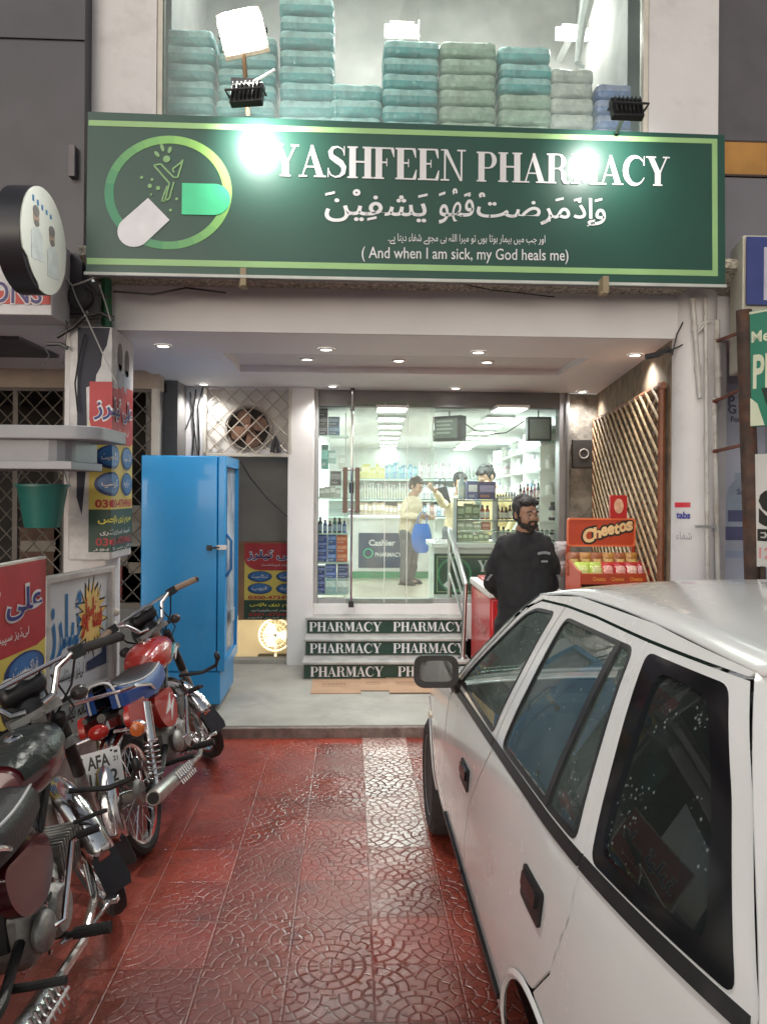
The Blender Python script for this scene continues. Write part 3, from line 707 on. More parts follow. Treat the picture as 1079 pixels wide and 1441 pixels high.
mp = thing('lamp_pole', 'thin tan metal pole carrying floodlights above the left half of the sign', 'pole', (0, 0, 0))
m = MB(); a_, b_ = at(343, 74, 4.25), at(349, 160, 4.40); m.tube([b_ - Z_ * .01, a_], .013, 8); m.build('pole', M('tan_pole', (.34, .22, .13), .6, dirt=.4), mp)
m = MB(); m.tube([at(346, 117, 4.26), p1 + Vector((0, -.03, .04))], .01, 6); m.box(at(347, 118, 4.22), (.16, .06, .035)); m.build('lamp_arm', black, mp)
m = MB(); m.tube([at(356, 115, 4.2), at(372, 107, 4.15), at(387, 98, 4.1)], .008, 6); m.build('cable_stub', white_gl, mp)
mp = thing('lamp_pole', 'short dark bracket holding the floodlight at the right end of the sign', 'pole', (0, 0, 0))
m = MB(); m.tube([at(868, 186, 4.36), at(874, 170, 4.25), p2 + Vector((0, .02, -.02))], .012, 8); m.tube([at(868, 186, 4.36), at(868, 186, 4.6)], .012, 8); m.build('lamp_arm', black, mp)

dl_glow = M('downlight_glow', (1, .97, .9), .5, var=0, emit=9, ecol=(1, .96, .88))
trim = M('downlight_trim', (.75, .74, .72), .35, var=0)
DL = [(230, 486, 'at the left front corner'), (432, 505, 'in the tray left of centre'), (459, 491, 'in front of the tray left of centre'), (561, 507, 'in the middle of the tray'),
      (673, 495, 'in front of the tray right of centre'), (685, 509, 'in the tray right of centre'), (893, 499, 'at the right front corner beside the column'), (468, 543, 'above the left of the shop glass'),
      (641, 546, 'above the middle of the shop glass'), (819, 551, 'at the right rear corner by the lattice'), (287, 540, 'at the left rear corner above the cables')]
for k, (x, y, wh) in enumerate(DL):
    z = CZ - .001
    p = at(x, y, Z=z)
    if tx0 < p.x < tx1 and ty0 < p.y < ty1: z = CZ + tz; p = at(x, y, Z=z)
    t = thing('ceiling_downlight', 'round white recessed downlight ' + wh, 'downlight', (p.x, p.y, z), group='downlights in the porch ceiling')
    m = MB(); m.lathe([(.036, -.008), (.052, -.012), (.058, -.004), (.058, 0)], n=24, caps=False); m.build('trim_ring', trim, t)
    m = MB(); m.lathe([(0, -.006), (.038, -.006)], n=20, caps=False); m.build('lens', dl_glow, t)
    l = lamp('SPOT', (0, 0, -.02), 28, (1, .97, .94), size=.03, spot=radians(140), blend=.7, parent=t)
    l.rotation_euler = (0, 0, 0)

# shop ceiling lights
tube_glow = M('tube_glow', (1, 1, 1), .5, var=0, emit=9, ecol=(.93, 1, .96))
def row(n, a, b_, wd, wh):
    for k in range(n):
        f = k / (n - 1); p = a.lerp(b_, f)
        t = thing('ceiling_light', 'square white light panel, %s from the door in the %s row' % (['first', 'second', 'third', 'fourth', 'fifth', 'sixth', 'seventh', 'eighth', 'ninth'][k], wh), 'ceiling light', (p.x, p.y, IZ1 - .001), group='light panels in the shop ceiling')
        m = MB(); m.b(-wd, wd, -.2, .2, -.03, 0); m.build('housing', white_gl, t, bev=.004)
        m = MB(); m.b(-wd + .02, wd - .02, -.18, .18, -.034, -.0305); m.build('diffuser', tube_glow, t)
row(8, at(716, 577, Z=IZ1 - .03), at(650, 632, Z=IZ1 - .03), .16, 'right')
row(8, at(551, 577, Z=IZ1 - .03), at(546, 632, Z=IZ1 - .03), .16, 'left')
for (x, y, e) in ((.4, 9.2, 42), (1.7, 9.2, 40), (.6, 12.8, 52), (2.2, 12.8, 50)):
    l = lamp('AREA', (x, y, IZ1 - .06), e, (.90, 1, 1), size=1.0, parent=ph); l.rotation_euler = (0, 0, 0)

# stock room above: lamps and stacked packs
for k, (x, y, wh) in enumerate(((565, 40, 'in the middle'), (806, 44, 'towards the right'))):
    p = at(x, y, 5.9)
    t = thing('wall_lamp', 'bright strip lamp glowing behind the upper window %s' % wh, 'lamp', p, group='lamps in the stock room')
    m = MB(); m.b(-.09, .09, -.03, .03, -.035, .035); m.build('diffuser', M('stock_glow', (1, 1, .95), .5, var=0, emit=22, ecol=(1, 1, .93)), t)
    m = MB(); m.b(-.13, .13, .03, .05, -.05, .05); m.b(-.02, .02, .05, .41, -.02, .02); m.build('housing', white_gl, t)
    lamp('POINT', (0, -.15, -.1), 16, (1, 1, .94), size=.08, parent=t)
def pack_mesh(W, H, Dp):
    m = MB()
    def f(i, j):
        a = 2 * pi * i; t = pi * j
        e = .2
        def sp_(c, k): return (1 if c > 0 else -1) * abs(c) ** k
        x = sp_(sin(t), .2) * sp_(cos(a), e); y = sp_(sin(t), .2) * sp_(sin(a), e); z = sp_(cos(t), .38)
        gz = 1 - .12 * math.exp(-(x * 7) ** 2)
        return (x * W / 2, y * Dp / 2, z * H / 2 * gz * (1 + .05 * cos(x * 9)) + H / 2)
    m.grid(f, 32, 12)
    for q in range(len(m.f)):
        j = q % 12
        if j in (4, 5): m.m[q] = 1
    return m
def packmats(nm, c, b): return [M('pack_' + nm, c, .2, var=.3, vs=7, bump=1., bs=16, coat=.4), M('pack_band_' + nm, b, .22, var=.35, vs=14, bump=1., bs=16, coat=.4)]
PM = {'teal': packmats('teal', (.07, .36, .37), (.36, .62, .62)), 'mint': packmats('mint', (.30, .42, .32), (.42, .52, .42)), 'grey': packmats('grey', (.45, .47, .44), (.55, .57, .53)), 'blue': packmats('blue', (.10, .16, .42), (.28, .30, .52))}
cols = [(220, 301, 36, 'teal', 'first stack at the left edge'), (304, 388, 46, 'teal', 'second stack from the left'), (391, 470, -8, 'teal', 'tall third stack'), (463, 538, 113, 'teal', 'low fourth stack'),
        (538, 618, 54, 'teal', 'fifth stack under the middle lamp'), (619, 701, 55, 'mint', 'pale green sixth stack'), (702, 778, 62, 'teal', 'seventh two coloured stack'), (776, 838, 92, 'grey', 'grey eighth stack'), (840, 903, 114, 'blue', 'ninth stack at the right window edge')]
H = .106
uyb = 5.0
for ci, (a, b_, top, c, wh) in enumerate(cols):
    X0, X1 = ax(a, uyb, 100), ax(b_, uyb, 100); W = X1 - X0
    ztop = az(top, uyb, (a + b_) / 2); z = 3.86; n = max(1, round((ztop - z) / H)); hh = (ztop - z) / n
    base = None
    for k in range(n):
        cc = c if not (ci == 6 and n - 1 - k > 2) else 'mint'
        key = (ci, cc)
        if base is None or base[0] != key:
            o = pack_mesh(W * .995, hh * 1.01, .30).build('plastic_pack', PM[cc]); base = (key, o)
        else:
            o = base[1].copy(); COL.objects.link(o)
        o.location = ((X0 + X1) / 2 + random.uniform(-.006, .006), uyb + .17 + random.uniform(-.012, .012), z + k * hh); o.rotation_euler = (0, 0, random.uniform(-.03, .03) + (pi if k % 2 else 0))
        r = n - 1 - k
        tag(o, '%s plastic wrapped pack, %s in the %s' % ({'teal': 'teal', 'mint': 'pale green', 'grey': 'grey', 'blue': 'blue'}[cc], ORD[r] if r < 10 else 'low down', wh), 'pack', 'wrapped packs behind the upper window')
l = lamp('AREA', (0, 5.3, 5.9), 45, (1, 1, .95), size=2.2, sy=.5, parent=ph, target=(0, 5.1, 4.2))  # added fill light without a fixture, brightens the pack fronts
# plastic curtain bundle behind the glass at right
m = MB(); m.tube([at(826, 0, 5.35), at(818, 40, 5.35), at(812, 88, 5.3), at(822, 95, 5.3)], [.05, .035, .02, .01], 8); o = m.build('plastic_sheet', M('plastic_sheet', (.6, .62, .6), .2, bump=.6, bs=30)); tag(o, 'gathered clear plastic sheet hanging behind the right of the upper window', 'plastic sheet')
# ================================================================== inside the shop
def carton(px0, px1, py0, py1, Y, dp, col, label, group=None, cat='carton', name='carton', band=None, cap=None, bottle=False, rough=.4, bev=.004):
    p0 = at(px0, (py0 + py1) / 2, Y); p1 = at(px1, (py0 + py1) / 2, Y); zb = at((px0 + px1) / 2, py1, Y).z; zt_ = at((px0 + px1) / 2, py0, Y).z
    W, H_ = p1.x - p0.x, zt_ - zb
    m = MB(); nm = 'prod_%02x%02x%02x' % tuple(int(max(0, min(1, c_)) * 255) for c_ in col)
    mats = [M(nm, col, rough, var=.08)]
    if bottle:
        r = W / 2 * .94; m.lathe([(r * .96, 0), (r, .01), (r, H_ * .66), (r * .5, H_ * .80), (r * .42, H_ * .82)], n=12)
        m.lathe([(r * .55, H_ * .82), (r * .55, H_)], n=12, m=1); m.lathe([(r * 1.01, H_ * .12), (r * 1.01, H_ * .55)], n=12, m=2, caps=False)
        cc = cap or (.05, .05, .05); bb = band or (.75, .75, .75)
    else:
        m.b(-W / 2, W / 2, -dp / 2, dp / 2, 0, H_)
        m.b(-W / 2 * .86, W / 2 * .86, -dp / 2 - .0015, -dp / 2 + .001, H_ * .42, H_ * .80, 1); m.b(-W / 2 * .8, W / 2 * .3, -dp / 2 - .0015, -dp / 2 + .001, H_ * .12, H_ * .26, 2)
        bb = band or tuple(min(.85, c_ * 1.6 + .18) for c_ in col); cc = cap or tuple(min(.8, c_ * .5 + .3) for c_ in col)
        if bottle is False: bb, cc = (bb, cc)
    for tag_, c_ in (('c', cc if bottle else bb), ('l', bb if bottle else cc)):
        mats.append(M('print_%02x%02x%02x' % tuple(int(max(0, min(1, q)) * 255) for q in c_), c_, .45, var=.15, vs=30))
    o = m.build(name, mats, bev=0 if bottle else 0)
    o.location = ((p0.x + p1.x) / 2, Y + dp / 2, zb)
    return tag(o, label, cat, group)
glass_sh = M('glass_shelf', (.55, .68, .62), .15, var=.03)
shelf_w = M('shelf_white', (.78, .80, .78), .4, var=.02)
# display shelf behind the left pane
t = thing('display_shelf', 'narrow glass display shelf of goods behind the left pane', 'shelf', (ax(468, 7.95), 7.95, IZ0))
wS = ax(491, 7.95) - ax(446, 7.95)
for py in (613, 700, 750, 791, 835):
    z = at(468, py, 7.85).z - IZ0; m = MB(); m.b(-wS / 2, wS / 2, -.14, .14, z - .014, z); m.build('shelf_board', glass_sh, t)
m = MB(); m.b(-wS / 2 - .01, -wS / 2, -.14, .14, 0, 2.2); m.b(wS / 2 - .04, wS / 2 - .03, .10, .14, 0, 2.2); m.build('upright', alu, t)
W8 = 7.86
def stack(x0, x1, y0, y1, n, col, nm, wh, group, Y=W8, dp=.16, **k):
    hh = (y1 - y0) / n
    for i in range(n): carton(x0, x1, y0 + i * hh + .4, y0 + (i + 1) * hh, Y, dp, col, '%s, %s %s' % (nm, ORD[i] if n > 1 else 'single', wh), group, **k)
def rowof(n, x0, x1, y0, y1, cols_, nm, wh, group, Y, dp=.1, **k):
    ww = (x1 - x0) / n
    for i in range(n):
        c_ = cols_[i % len(cols_)]; j = random.uniform(0, .34) * (y1 - y0)
        carton(x0 + i * ww + .25, x0 + (i + 1) * ww - .25, y0 + j, y1, Y, dp, c_, '%s, %s %s' % (nm, LEF[i % 16], wh), group, **k)
g1 = 'goods on the left display shelf'
stack(448, 461, 573, 612, 3, (.05, .03, .07), 'dark purple carton', 'on the left display shelf', g1)
stack(462, 478, 586, 612, 2, (.03, .10, .22), 'dark blue carton', 'beside the purple cartons on the top shelf', g1)
rowof(4, 449, 480, 682, 700, [(.42, .45, .42)], 'grey green carton', 'in the row on the second display shelf', g1, W8)
carton(465, 480, 663, 683, 7.9, .12, (.03, .035, .05), 'black carton standing behind the grey green cartons', g1)
for k, (a, b_, y0, y1, c_) in enumerate(((452, 462, 626, 660, (.08, .35, .32)), (462, 473, 634, 652, (.35, .55, .5)), (476, 486, 640, 660, (.6, .65, .6)))):
    carton(a, b_, y0, y1, 8.0, .1, c_, ['teal sachet pack hanging highest in the left window', 'pale teal sachet pack in the left window', 'whitish sachet pack beside the door handle'][k], g1)
rowof(6, 447, 488, 725, 750, [(.02, .02, .03), (.03, .06, .25), (.08, .02, .03), (.04, .12, .10)], 'small dark bottle', 'on the third display shelf', g1, W8, bottle=True, cat='bottle', name='bottle', band=(.3, .35, .5))
stack(446, 460, 752, 790, 4, (.015, .05, .30), 'deep blue pack', 'in the blue stack at the left frame', g1)
stack(461, 473, 752, 790, 3, (.02, .09, .35), 'bright blue pack', 'in the blue stack beside the orange packs', g1)
stack(473.5, 489, 753, 790, 3, (.62, .12, .04), 'orange pack', 'in the orange stack by the door', g1, band=(.75, .3, .18))
stack(446, 457, 797, 835, 4, (.02, .05, .28), 'navy pack', 'in the lowest stack at the left frame', g1)
stack(458, 473, 794, 813, 2, (.02, .07, .36), 'royal blue pack', 'over the pale pack on the lowest shelf', g1)
carton(458, 473, 813.5, 835, W8, .16, (.35, .52, .58), 'pale blue pack under the royal blue packs', g1)
stack(475, 491, 794, 813, 2, (.015, .03, .16), 'dark navy pack', 'over the patterned pack on the lowest shelf', g1)
carton(474, 491, 813.5, 835, W8, .16, (.40, .48, .50), 'pale patterned pack at the foot of the display shelf', g1)

# back wall shelves and goods
t = thing('wall_shelf', 'long white shelves along the back wall of the shop', 'shelf', (1.6, 14.8, IZ0))
for py in (674, 703, 727):
    z = az(py, 14.5) - IZ0; m = MB(); m.b(-2.6, 1.25, -.25, .19, z - .03, z); m.build('shelf_board', glass_sh, t)
gy = 14.62
def cl_(): return random.choice([(.62, .64, .62), (.5, .55, .55), (.68, .66, .6), (.35, .5, .55), (.7, .7, .68), (.55, .45, .42)])
g2 = 'goods on the back wall shelves'
rowof(9, 505, 541, 652, 673, [(.68, .60, .16), (.72, .66, .25)], 'yellow box', 'on the top back shelf above the cashier', g2, gy)
rowof(12, 542, 587, 650, 673, [(.20, .38, .60), (.35, .55, .65), (.22, .5, .55)], 'blue box', 'on the top back shelf right of the yellow boxes', g2, gy)
rowof(16, 588, 642, 648, 673, [(.75, .75, .75), (.6, .5, .55), (.7, .72, .7)], 'white box', 'on the top back shelf right of centre', g2, gy)
rowof(22, 504, 587, 678, 702, [(.7, .7, .68), (.6, .64, .62), (.72, .68, .6)], 'pale jar', 'on the middle back shelf behind the cashier', g2, gy, bottle=True, cat='jar', name='jar', cap=(.7, .7, .7), band=(.6, .6, .5))
rowof(18, 588, 652, 678, 702, [(.6, .55, .55), (.7, .7, .7), (.4, .45, .5)], 'small pale box', 'on the middle back shelf right of centre', g2, gy)
rowof(14, 506, 588, 706, 726, [(.55, .40, .28), (.62, .48, .35)], 'tan box', 'on the low back shelf above the counter', g2, gy)
rowof(12, 640, 705, 650, 673, [(.7, .7, .68), (.55, .6, .58)], 'white bottle', 'on the top back shelf behind the stooping man', g2, gy, bottle=True, cat='bottle', name='bottle', cap=(.7, .7, .72), band=(.5, .55, .5))
rowof(13, 590, 655, 707, 726, [(.5, .45, .45), (.25, .35, .45), (.6, .6, .55), (.45, .2, .2)], 'mixed small carton', 'on the low back shelf right of centre', g2, gy)
# right wall shelves
t = thing('wall_shelf', 'white shelves full of bottles receding along the right shop wall', 'shelf', (0, 0, 0))
ww0, ww1 = Vector((2.25, 7.95)), Vector((2.87, 14.6))
nrm = Vector((-(ww1 - ww0).y, (ww1 - ww0).x)).normalized()
shz = [1.45, 1.72, 2.0, 2.26]
for z in shz:
    m = MB(); m.prism([tuple(p) for p in (ww0, ww1, ww1 + nrm * .26, ww0 + nrm * .26)], (0, 0, z - .025), X_, Y_, Z_ * .025); m.build('shelf_board', shelf_w, t)
for k in range(6):
    p = ww0.lerp(ww1, k / 5 * .98 + .01); m = MB(); m.box((p.x + nrm.x * .13, p.y + nrm.y * .13, 1.9), (.26, .02, 1.1), 0, (0, 0, atan2(nrm.y, nrm.x))); m.build('upright', shelf_w, t)
proto = {}
for si, z in enumerate(shz):
    n = 34
    for k in range(n):
        f = (k + .5) / n; p = ww0.lerp(ww1, f ** 1.25) + nrm * random.uniform(.12, .2)
        c_ = random.choice(['w', 'w', 'p', 'g', 'o', 'b']) if si else random.choice(['b', 'd', 'd', 'p'])
        if c_ not in proto:
            colr = {'w': (.72, .72, .70), 'p': (.55, .42, .5), 'g': (.42, .56, .48), 'o': (.66, .42, .3), 'b': (.3, .4, .55), 'd': (.08, .06, .08)}[c_]
            m = MB(); m.lathe([(.045, 0), (.047, .01), (.047, .11), (.025, .14), (.022, .145)], n=10); m.lathe([(.028, .145), (.028, .175)], n=10, m=1); m.lathe([(.0475, .03), (.0475, .095)], n=10, m=2, caps=False)
            o = m.build('medicine_bottle', [M('bottle_' + c_, colr, .3), M('bottle_cap_' + c_, (.7, .7, .72) if c_ != 'd' else (.03, .03, .03), .4), M('bottle_label', (.72, .72, .68), .5, var=.2, vs=40)]); proto[c_] = o
        else: o = proto[c_].copy(); COL.objects.link(o)
        o.location = (p.x, p.y, z); o.scale = (random.uniform(.8, 1.15),) * 2 + (random.uniform(.75, 1.15),)
        tag(o, 'small bottle standing in the rows on the %s shelf of the right shop wall' % ['lowest', 'second', 'third', 'top'][si], 'bottle', 'bottles on the %s shelf of the right wall' % ['lowest', 'second', 'third', 'top'][si])

# cashier counter with lettered panel
cy_ = 12.2
kx0, kx1 = ax(493, cy_), ax(612, cy_)
t = thing('cashier_counter', 'white cashier counter with a dark blue lettered panel and green plinth', 'counter', (0, cy_, IZ0))
z1 = az(727, cy_) - IZ0
m = MB(); m.b(kx0, kx1, 0, .7, .10, z1 - .04); m.build('body', white_gl, t, bev=.01)
m = MB(); m.b(kx0 - .03, kx1 + .03, -.05, .75, z1 - .04, z1); m.build('counter_top', white_gl, t, bev=.008)
m = MB(); m.b(kx0 + .005, kx1 - .005, -.012, .2, .0, .10); m.build('plinth', M('green_plinth', (.05, .30, .14), .4), t)
m = MB(); a, b_ = ax(505, cy_), ax(571, cy_); z0_, z1_ = az(799, cy_) - IZ0, az(750, cy_) - IZ0; m.b(a, b_, -.012, 0, z0_, z1_)
pnl = m.build('panel', M('cashier_panel', (.03, .06, .12), .35), t)
m = MB(); m.text('Cashier', ((a + b_) / 2, -.012, z0_ + .72 * (z1_ - z0_)), X_, Z_, .10, width=.42, bold=.03); m.text('PHARMACY', ((a + b_) / 2 + .1, -.012, z0_ + .38 * (z1_ - z0_)), X_, Z_, .07, width=.42, bold=.02)
m.ring(((a + b_) / 2 - .22, -.014, z0_ + .42 * (z1_ - z0_)), Y_, .07, .009, 20, 6, 1)
m.build('panel_lettering', [letter_white, M('capsule_green', (.06, .62, .30))], pnl)
# sales counter by the right pane, green panel with ring emblem
sy = 8.05
a, b_ = ax(611, sy), ax(792, sy)
t = thing('sales_counter', 'white sales counter with a dark green ring emblem panel behind the right pane', 'counter', (0, sy, IZ0))
zt2 = az(764, sy, 650) - IZ0
m = MB(); m.b(a, b_, 0, .55, 0, zt2 - .05); m.build('body', white_gl, t); m = MB(); m.b(a - .03, b_ + .02, -.06, .6, zt2 - .05, zt2); m.build('counter_top', white_gl, t, bev=.006)
z0_, z1_ = az(836, sy, 650) - IZ0, az(779, sy, 650) - IZ0
m = MB(); m.b(a, b_, -.014, 0, z0_, z1_); pnl = m.build('panel', M('counter_green', (.012, .06, .035), .4), t)
m = MB(); ww_ = .008
m.b(a + .03, a + .03 + ww_, -.017, -.014, z0_ + .03, z1_ - .03); m.b(a + .03, b_ - .03, -.017, -.014, z1_ - .03 - ww_, z1_ - .03); m.b(a + .03, b_ - .03, -.0172, -.014, z0_ + .03 - ww_, z0_ + .03)
m.build('panel_border', M('border_olive', (.35, .42, .22), .4), pnl)
m = MB(); m.ring((ax(640, sy), -.014, az(808, sy) - IZ0), Y_, .17, .014, 32, 6); m.build('emblem', M('emblem_green', (.04, .22, .10), .4), pnl)
m = MB(); pc = ((ax(630, sy), -.02, az(822, sy) - IZ0)); m.prism([(.06 * x, .06 * y) for x, y in [(-.9, -.2), (-.2, -.9), (.9, .5), (.4, 1.0)]], pc, X_, Z_, -Y_ * .004); m.build('emblem_capsule', letter_white, pnl)
m = MB(); serif_text(m, 'YASHFEEN', (ax(672, sy), -.014, az(796, sy) - IZ0), X_, Z_, .12, align='LEFT'); m.build('panel_lettering', letter_white, pnl)
# glass display rack on the counter: boxes left, bottles right
t = thing('display_rack', 'glass rack of boxes and bottles standing on the sales counter', 'rack', (0, 8.2, IZ0))
ra, rb_, rc_ = ax(641, 8.2), ax(697, 8.2), ax(782, 8.2)
for py in (704, 732, 747, 763):
    z = az(py, 8.15, 690) - IZ0; m = MB(); m.b(ra, rc_, -.12, .16, z - .012, z); m.build('shelf_board', M('rack_glass', (.10, .14, .12), .2) if py in (704, 732) else glass_sh, t)
m = MB()
for x in (ra, rb_, rc_): m.b(x - .006, x + .006, -.12, .16, zt2, az(700, 8.2) - IZ0)
m.build('upright', alu_dark, t)
g3 = 'goods on the counter rack'; RY = 8.12
carton(645, 657, 667, 703, RY, .14, (.35, .42, .45), 'tall grey can at the left of the rack top', g3, bottle=True, cat='can', name='can', cap=(.4, .4, .42), band=(.5, .55, .5))
carton(658, 672, 677, 703, RY, .14, (.10, .12, .30), 'white and blue milk powder tin on the rack top', g3, bottle=False, band=(.7, .7, .72))
carton(673, 697, 678, 703, RY, .14, (.035, .03, .12), 'wide dark purple box on the rack top', g3, band=(.25, .22, .4), cap=(.3, .12, .1))
rowof(8, 699, 731, 692, 703, [(.05, .05, .07), (.12, .10, .10)], 'small dark bottle', 'in the left half of the rack top', g3, RY, bottle=True, cat='bottle', name='bottle', band=(.6, .6, .58), cap=(.03, .03, .03))
rowof(10, 731, 781, 677, 703, [(.06, .05, .07), (.28, .06, .08), (.45, .12, .08), (.15, .05, .1), (.35, .15, .25)], 'dark red bottle', 'in the right half of the rack top', g3, RY, bottle=True, cat='bottle', name='bottle', band=(.6, .45, .45), cap=(.03, .03, .035))
rowof(3, 643, 675, 707, 731, [(.14, .20, .10), (.18, .24, .12)], 'green carton', 'on the second level of the rack', g3, RY)
rowof(2, 676, 690, 710, 731, [(.42, .10, .05)], 'red brown jar', 'beside the green cartons', g3, RY, bottle=True, cat='jar', name='jar')
rowof(7, 699, 738, 709, 731, [(.03, .025, .03), (.12, .03, .03)], 'dark syrup bottle', 'on the second level of the rack', g3, RY, bottle=True, cat='bottle', name='bottle', band=(.65, .65, .62))
rowof(10, 739, 781, 711, 731, [(.62, .62, .58), (.5, .55, .5)], 'pale carton', 'on the second level of the rack at right', g3, RY)
rowof(3, 643, 677, 734, 746, [(.42, .50, .38)], 'pale green carton', 'on the third level of the rack', g3, RY)
carton(678, 690, 735, 746, RY, .12, (.5, .2, .16), 'red and white carton on the third level of the rack', g3)
rowof(6, 643, 688, 748.5, 762, [(.36, .42, .28)], 'olive box', 'in the lowest row of the rack', g3, RY)
rowof(12, 699, 781, 738, 762, [(.10, .08, .09), (.4, .4, .38), (.15, .05, .05)], 'small bottle', 'in the lowest row of the rack', g3, RY, bottle=True, cat='bottle', name='bottle')
# row of small jars on the counter end by the door
rowof(8, 612, 634, 757, 764, [(.6, .25, .25), (.7, .6, .6)], 'small pink jar', 'on the counter end by the door', 'jars by the door', 7.98, bottle=True, cat='jar', name='jar')
# hanging speakers and wire
def speaker(px, py, Y, wpx, hpx, rz, label):
    s = Y / FPX; W, H_ = wpx * s, hpx * s; p = at(px, py, Y)
    t = thing('wall_speaker', label, 'speaker', p, (0, 0, rz), group='black speakers hung in the window')
    m = MB(); m.b(-W / 2, W / 2, -.06, .06, -H_ / 2, H_ / 2); m.build('cabinet', M('speaker_black', (.035, .035, .035), .5), t, bev=.008)
    m = MB(); m.b(-W / 2 + .022, W / 2 - .022, -.066, -.0605, -H_ / 2 + .022, H_ / 2 - .022); m.build('grille', M('speaker_grille', (.20, .20, .19), .7, bump=.5, bs=300), t)
    m = MB(); m.tube([(0, 0, H_ / 2), (0, 0, IZ1 - p.z)], .008, 6); m.build('hanger', alu_dark, t)
speaker(757, 604, 7.82, 34, 34, .0, 'square grey fronted speaker hung in the right corner of the window')
t = thing('hanging_sign', 'slanted dark boxed notice hanging from the shop ceiling', 'sign', at(632, 602, 8.0), (0, 0, radians(-38)), None)
m = MB(); m.b(-.17, .17, -.06, .06, -.14, .12); m.build('case', M('speaker_black', (.035, .035, .035), .5), t, bev=.006)
m = MB(); m.b(-.14, .13, -.064, -.0605, -.11, .09); m.build('face', M('notice_face', (.16, .20, .17), .4), t)
m = MB()
for k in range(4): m.b(-.12, .08 - .03 * (k % 2), -.067, -.0645, .055 - k * .04, .072 - k * .04)
m.build('printed_lines', M('notice_print', (.45, .52, .46), .5), t)
m = MB(); m.tube([(0, 0, .12), (0, 0, IZ1 - at(632, 602, 8.0).z)], .008, 6); m.build('hanger', alu_dark, t)
m = MB(); m.tube([at(648, 592, 7.95), at(668, 606, 7.95), at(690, 611, 7.95), at(712, 609, 7.9), at(738, 592, 7.85)], .006, 6); o = m.build('cable', black); tag(o, 'dark slack cable strung between the notice and the window speaker', 'cable')
# ================================================================== blue drinks fridge
FX0, FX1, FY0, FY1 = ax(199, 5.82), ax(306, 5.82), 5.82, 6.50
fz = az(641, 5.82, 260) - .08
blue = M('fridge_blue', (.018, .275, .61), .36, var=.06, vs=2, coat=.2, bump=.02, bs=5, dirt=.22, ds=4, dcol=(.02, .10, .22))
t = thing('drinks_fridge', 'tall bright blue upright drinks fridge with its glass door facing right', 'fridge', ((FX0 + FX1) / 2, FY0, .08))
hw = (FX1 - FX0) / 2; fd = FY1 - FY0
m = MB(); m.b(-hw, hw, 0, fd, .30, fz); m.build('cabinet', blue, t, bev=.008)
m = MB(); m.b(-hw, hw + .03, .005, fd - .005, .05, .295); m.b(-hw + .05, hw - .03, .05, fd - .05, 0, .05, 1); m.build('plinth', [blue, black], t, bev=.008)
dx = hw + .006
m = MB(); yz = [(0.0, .30), (fd, .30), (fd, fz), (0, fz)]
m.prism(yz, (dx, 0, 0), Y_, Z_, X_ * .055, 0, holes=[[(.05, .38), (fd - .05, .38), (fd - .05, fz - .08), (.05, fz - .08)]])
dr = m.build('door', blue, t, bev=.006)
m = MB(); m.b(dx + .02, dx + .03, .05, fd - .05, .38, fz - .08); m.build('pane', glass('fridge_glass', (.6, .66, .7), 1.45, film=.7, fcol=(.44, .52, .60)), dr)
m = MB(); m.tube([(dx + .06, .035, fz * .63 + .12), (dx + .095, .035, fz * .63 + .07), (dx + .095, .035, fz * .63 - .14), (dx + .06, .035, fz * .63 - .20)], .011, 8); m.build('door_handle', M('handle_blue', (.02, .12, .3), .4), dr)
m = MB(); m.b(hw - .075, hw - .035, -.012, 0, fz * .64 - .02, fz * .64 + .02, 0); m.b(hw + .0, hw + .075, -.018, -.004, fz * .64 - .012, fz * .64 + .022, 1); m.tube([(hw - .055, -.02, fz * .64), (hw + .02, -.02, fz * .64 + .005)], .008, 6, 0); m.build('hasp', [black, alu], t)
m = MB(); m.b(dx + .056, dx + .062, fd * .42, fd * .66, .62, .72); m.build('door_label', M('label_grey', (.3, .36, .4), .5), dr)

# ================================================================== red ice-cream chest freezer
cx0, cx1, cyf, cyb = 1.09, 1.66, 5.92, 6.86
t = thing('chest_freezer', 'red ice cream chest freezer with a white rimmed sliding lid beside the steps', 'freezer', ((cx0 + cx1) / 2, cyf, .08))
w2 = (cx1 - cx0) / 2; dl = cyb - cyf; ht = .93
redf = M('freezer_red', (.48, .015, .018), .3, var=.06, coat=.3, dirt=.2, ds=4, dcol=(.2, .03, .03))
m = MB(); m.b(-w2, w2, 0, dl, .09, ht - .09); m.build('body', redf, t, bev=.02)
m = MB(); m.b(-w2 - .012, w2 + .012, -.015, dl + .015, ht - .09, ht - .03); rim = m.build('rim', M('freezer_rim', (.62, .60, .58), .4, dirt=.3), t, bev=.012)
m = MB(); m.b(-w2 + .03, w2 - .03, .02, dl * .52, ht - .03, ht + .006); m.build('sliding_lid', redf, t, bev=.01)
m = MB(); m.b(-w2 + .05, w2 - .05, dl * .5, dl - .03, ht - .03, ht - .008); m.build('sliding_lid', redf, t, bev=.01)
m = MB()
for x in (-w2 + .07, w2 - .07):
    for y in (.08, dl - .08): m.lathe([(.035, -.015), (.035, .015)], (x, y, .035), X_, 14); m.b(x - .02, x + .02, y - .02, y + .02, .06, .095)
m.build('caster', black, t)
m = MB()
def sw(mb, pts, w_, o): mb.prism(ribbon(pts, w_), o, X_, Z_, -Y_ * .002)
pts = [(.125 * cos(a) * (1 - .0) , .11 * sin(a)) for a in [radians(20 + 200 * i / 14) for i in range(15)]]
sw(m, pts, [.012 + .03 * sin(pi * i / 14) for i in range(15)], (-w2 + .20, -.001, .62))
pts = [(.068 * cos(a), .06 * sin(a)) for a in [radians(60 + 270 * i / 14) for i in range(15)]]
sw(m, pts, [.008 + .03 * sin(pi * i / 14) for i in range(15)], (-w2 + .225, -.001, .60))
pts = [(-.12, .0), (-.09, -.09), (-.02, -.15), (.06, -.20)]
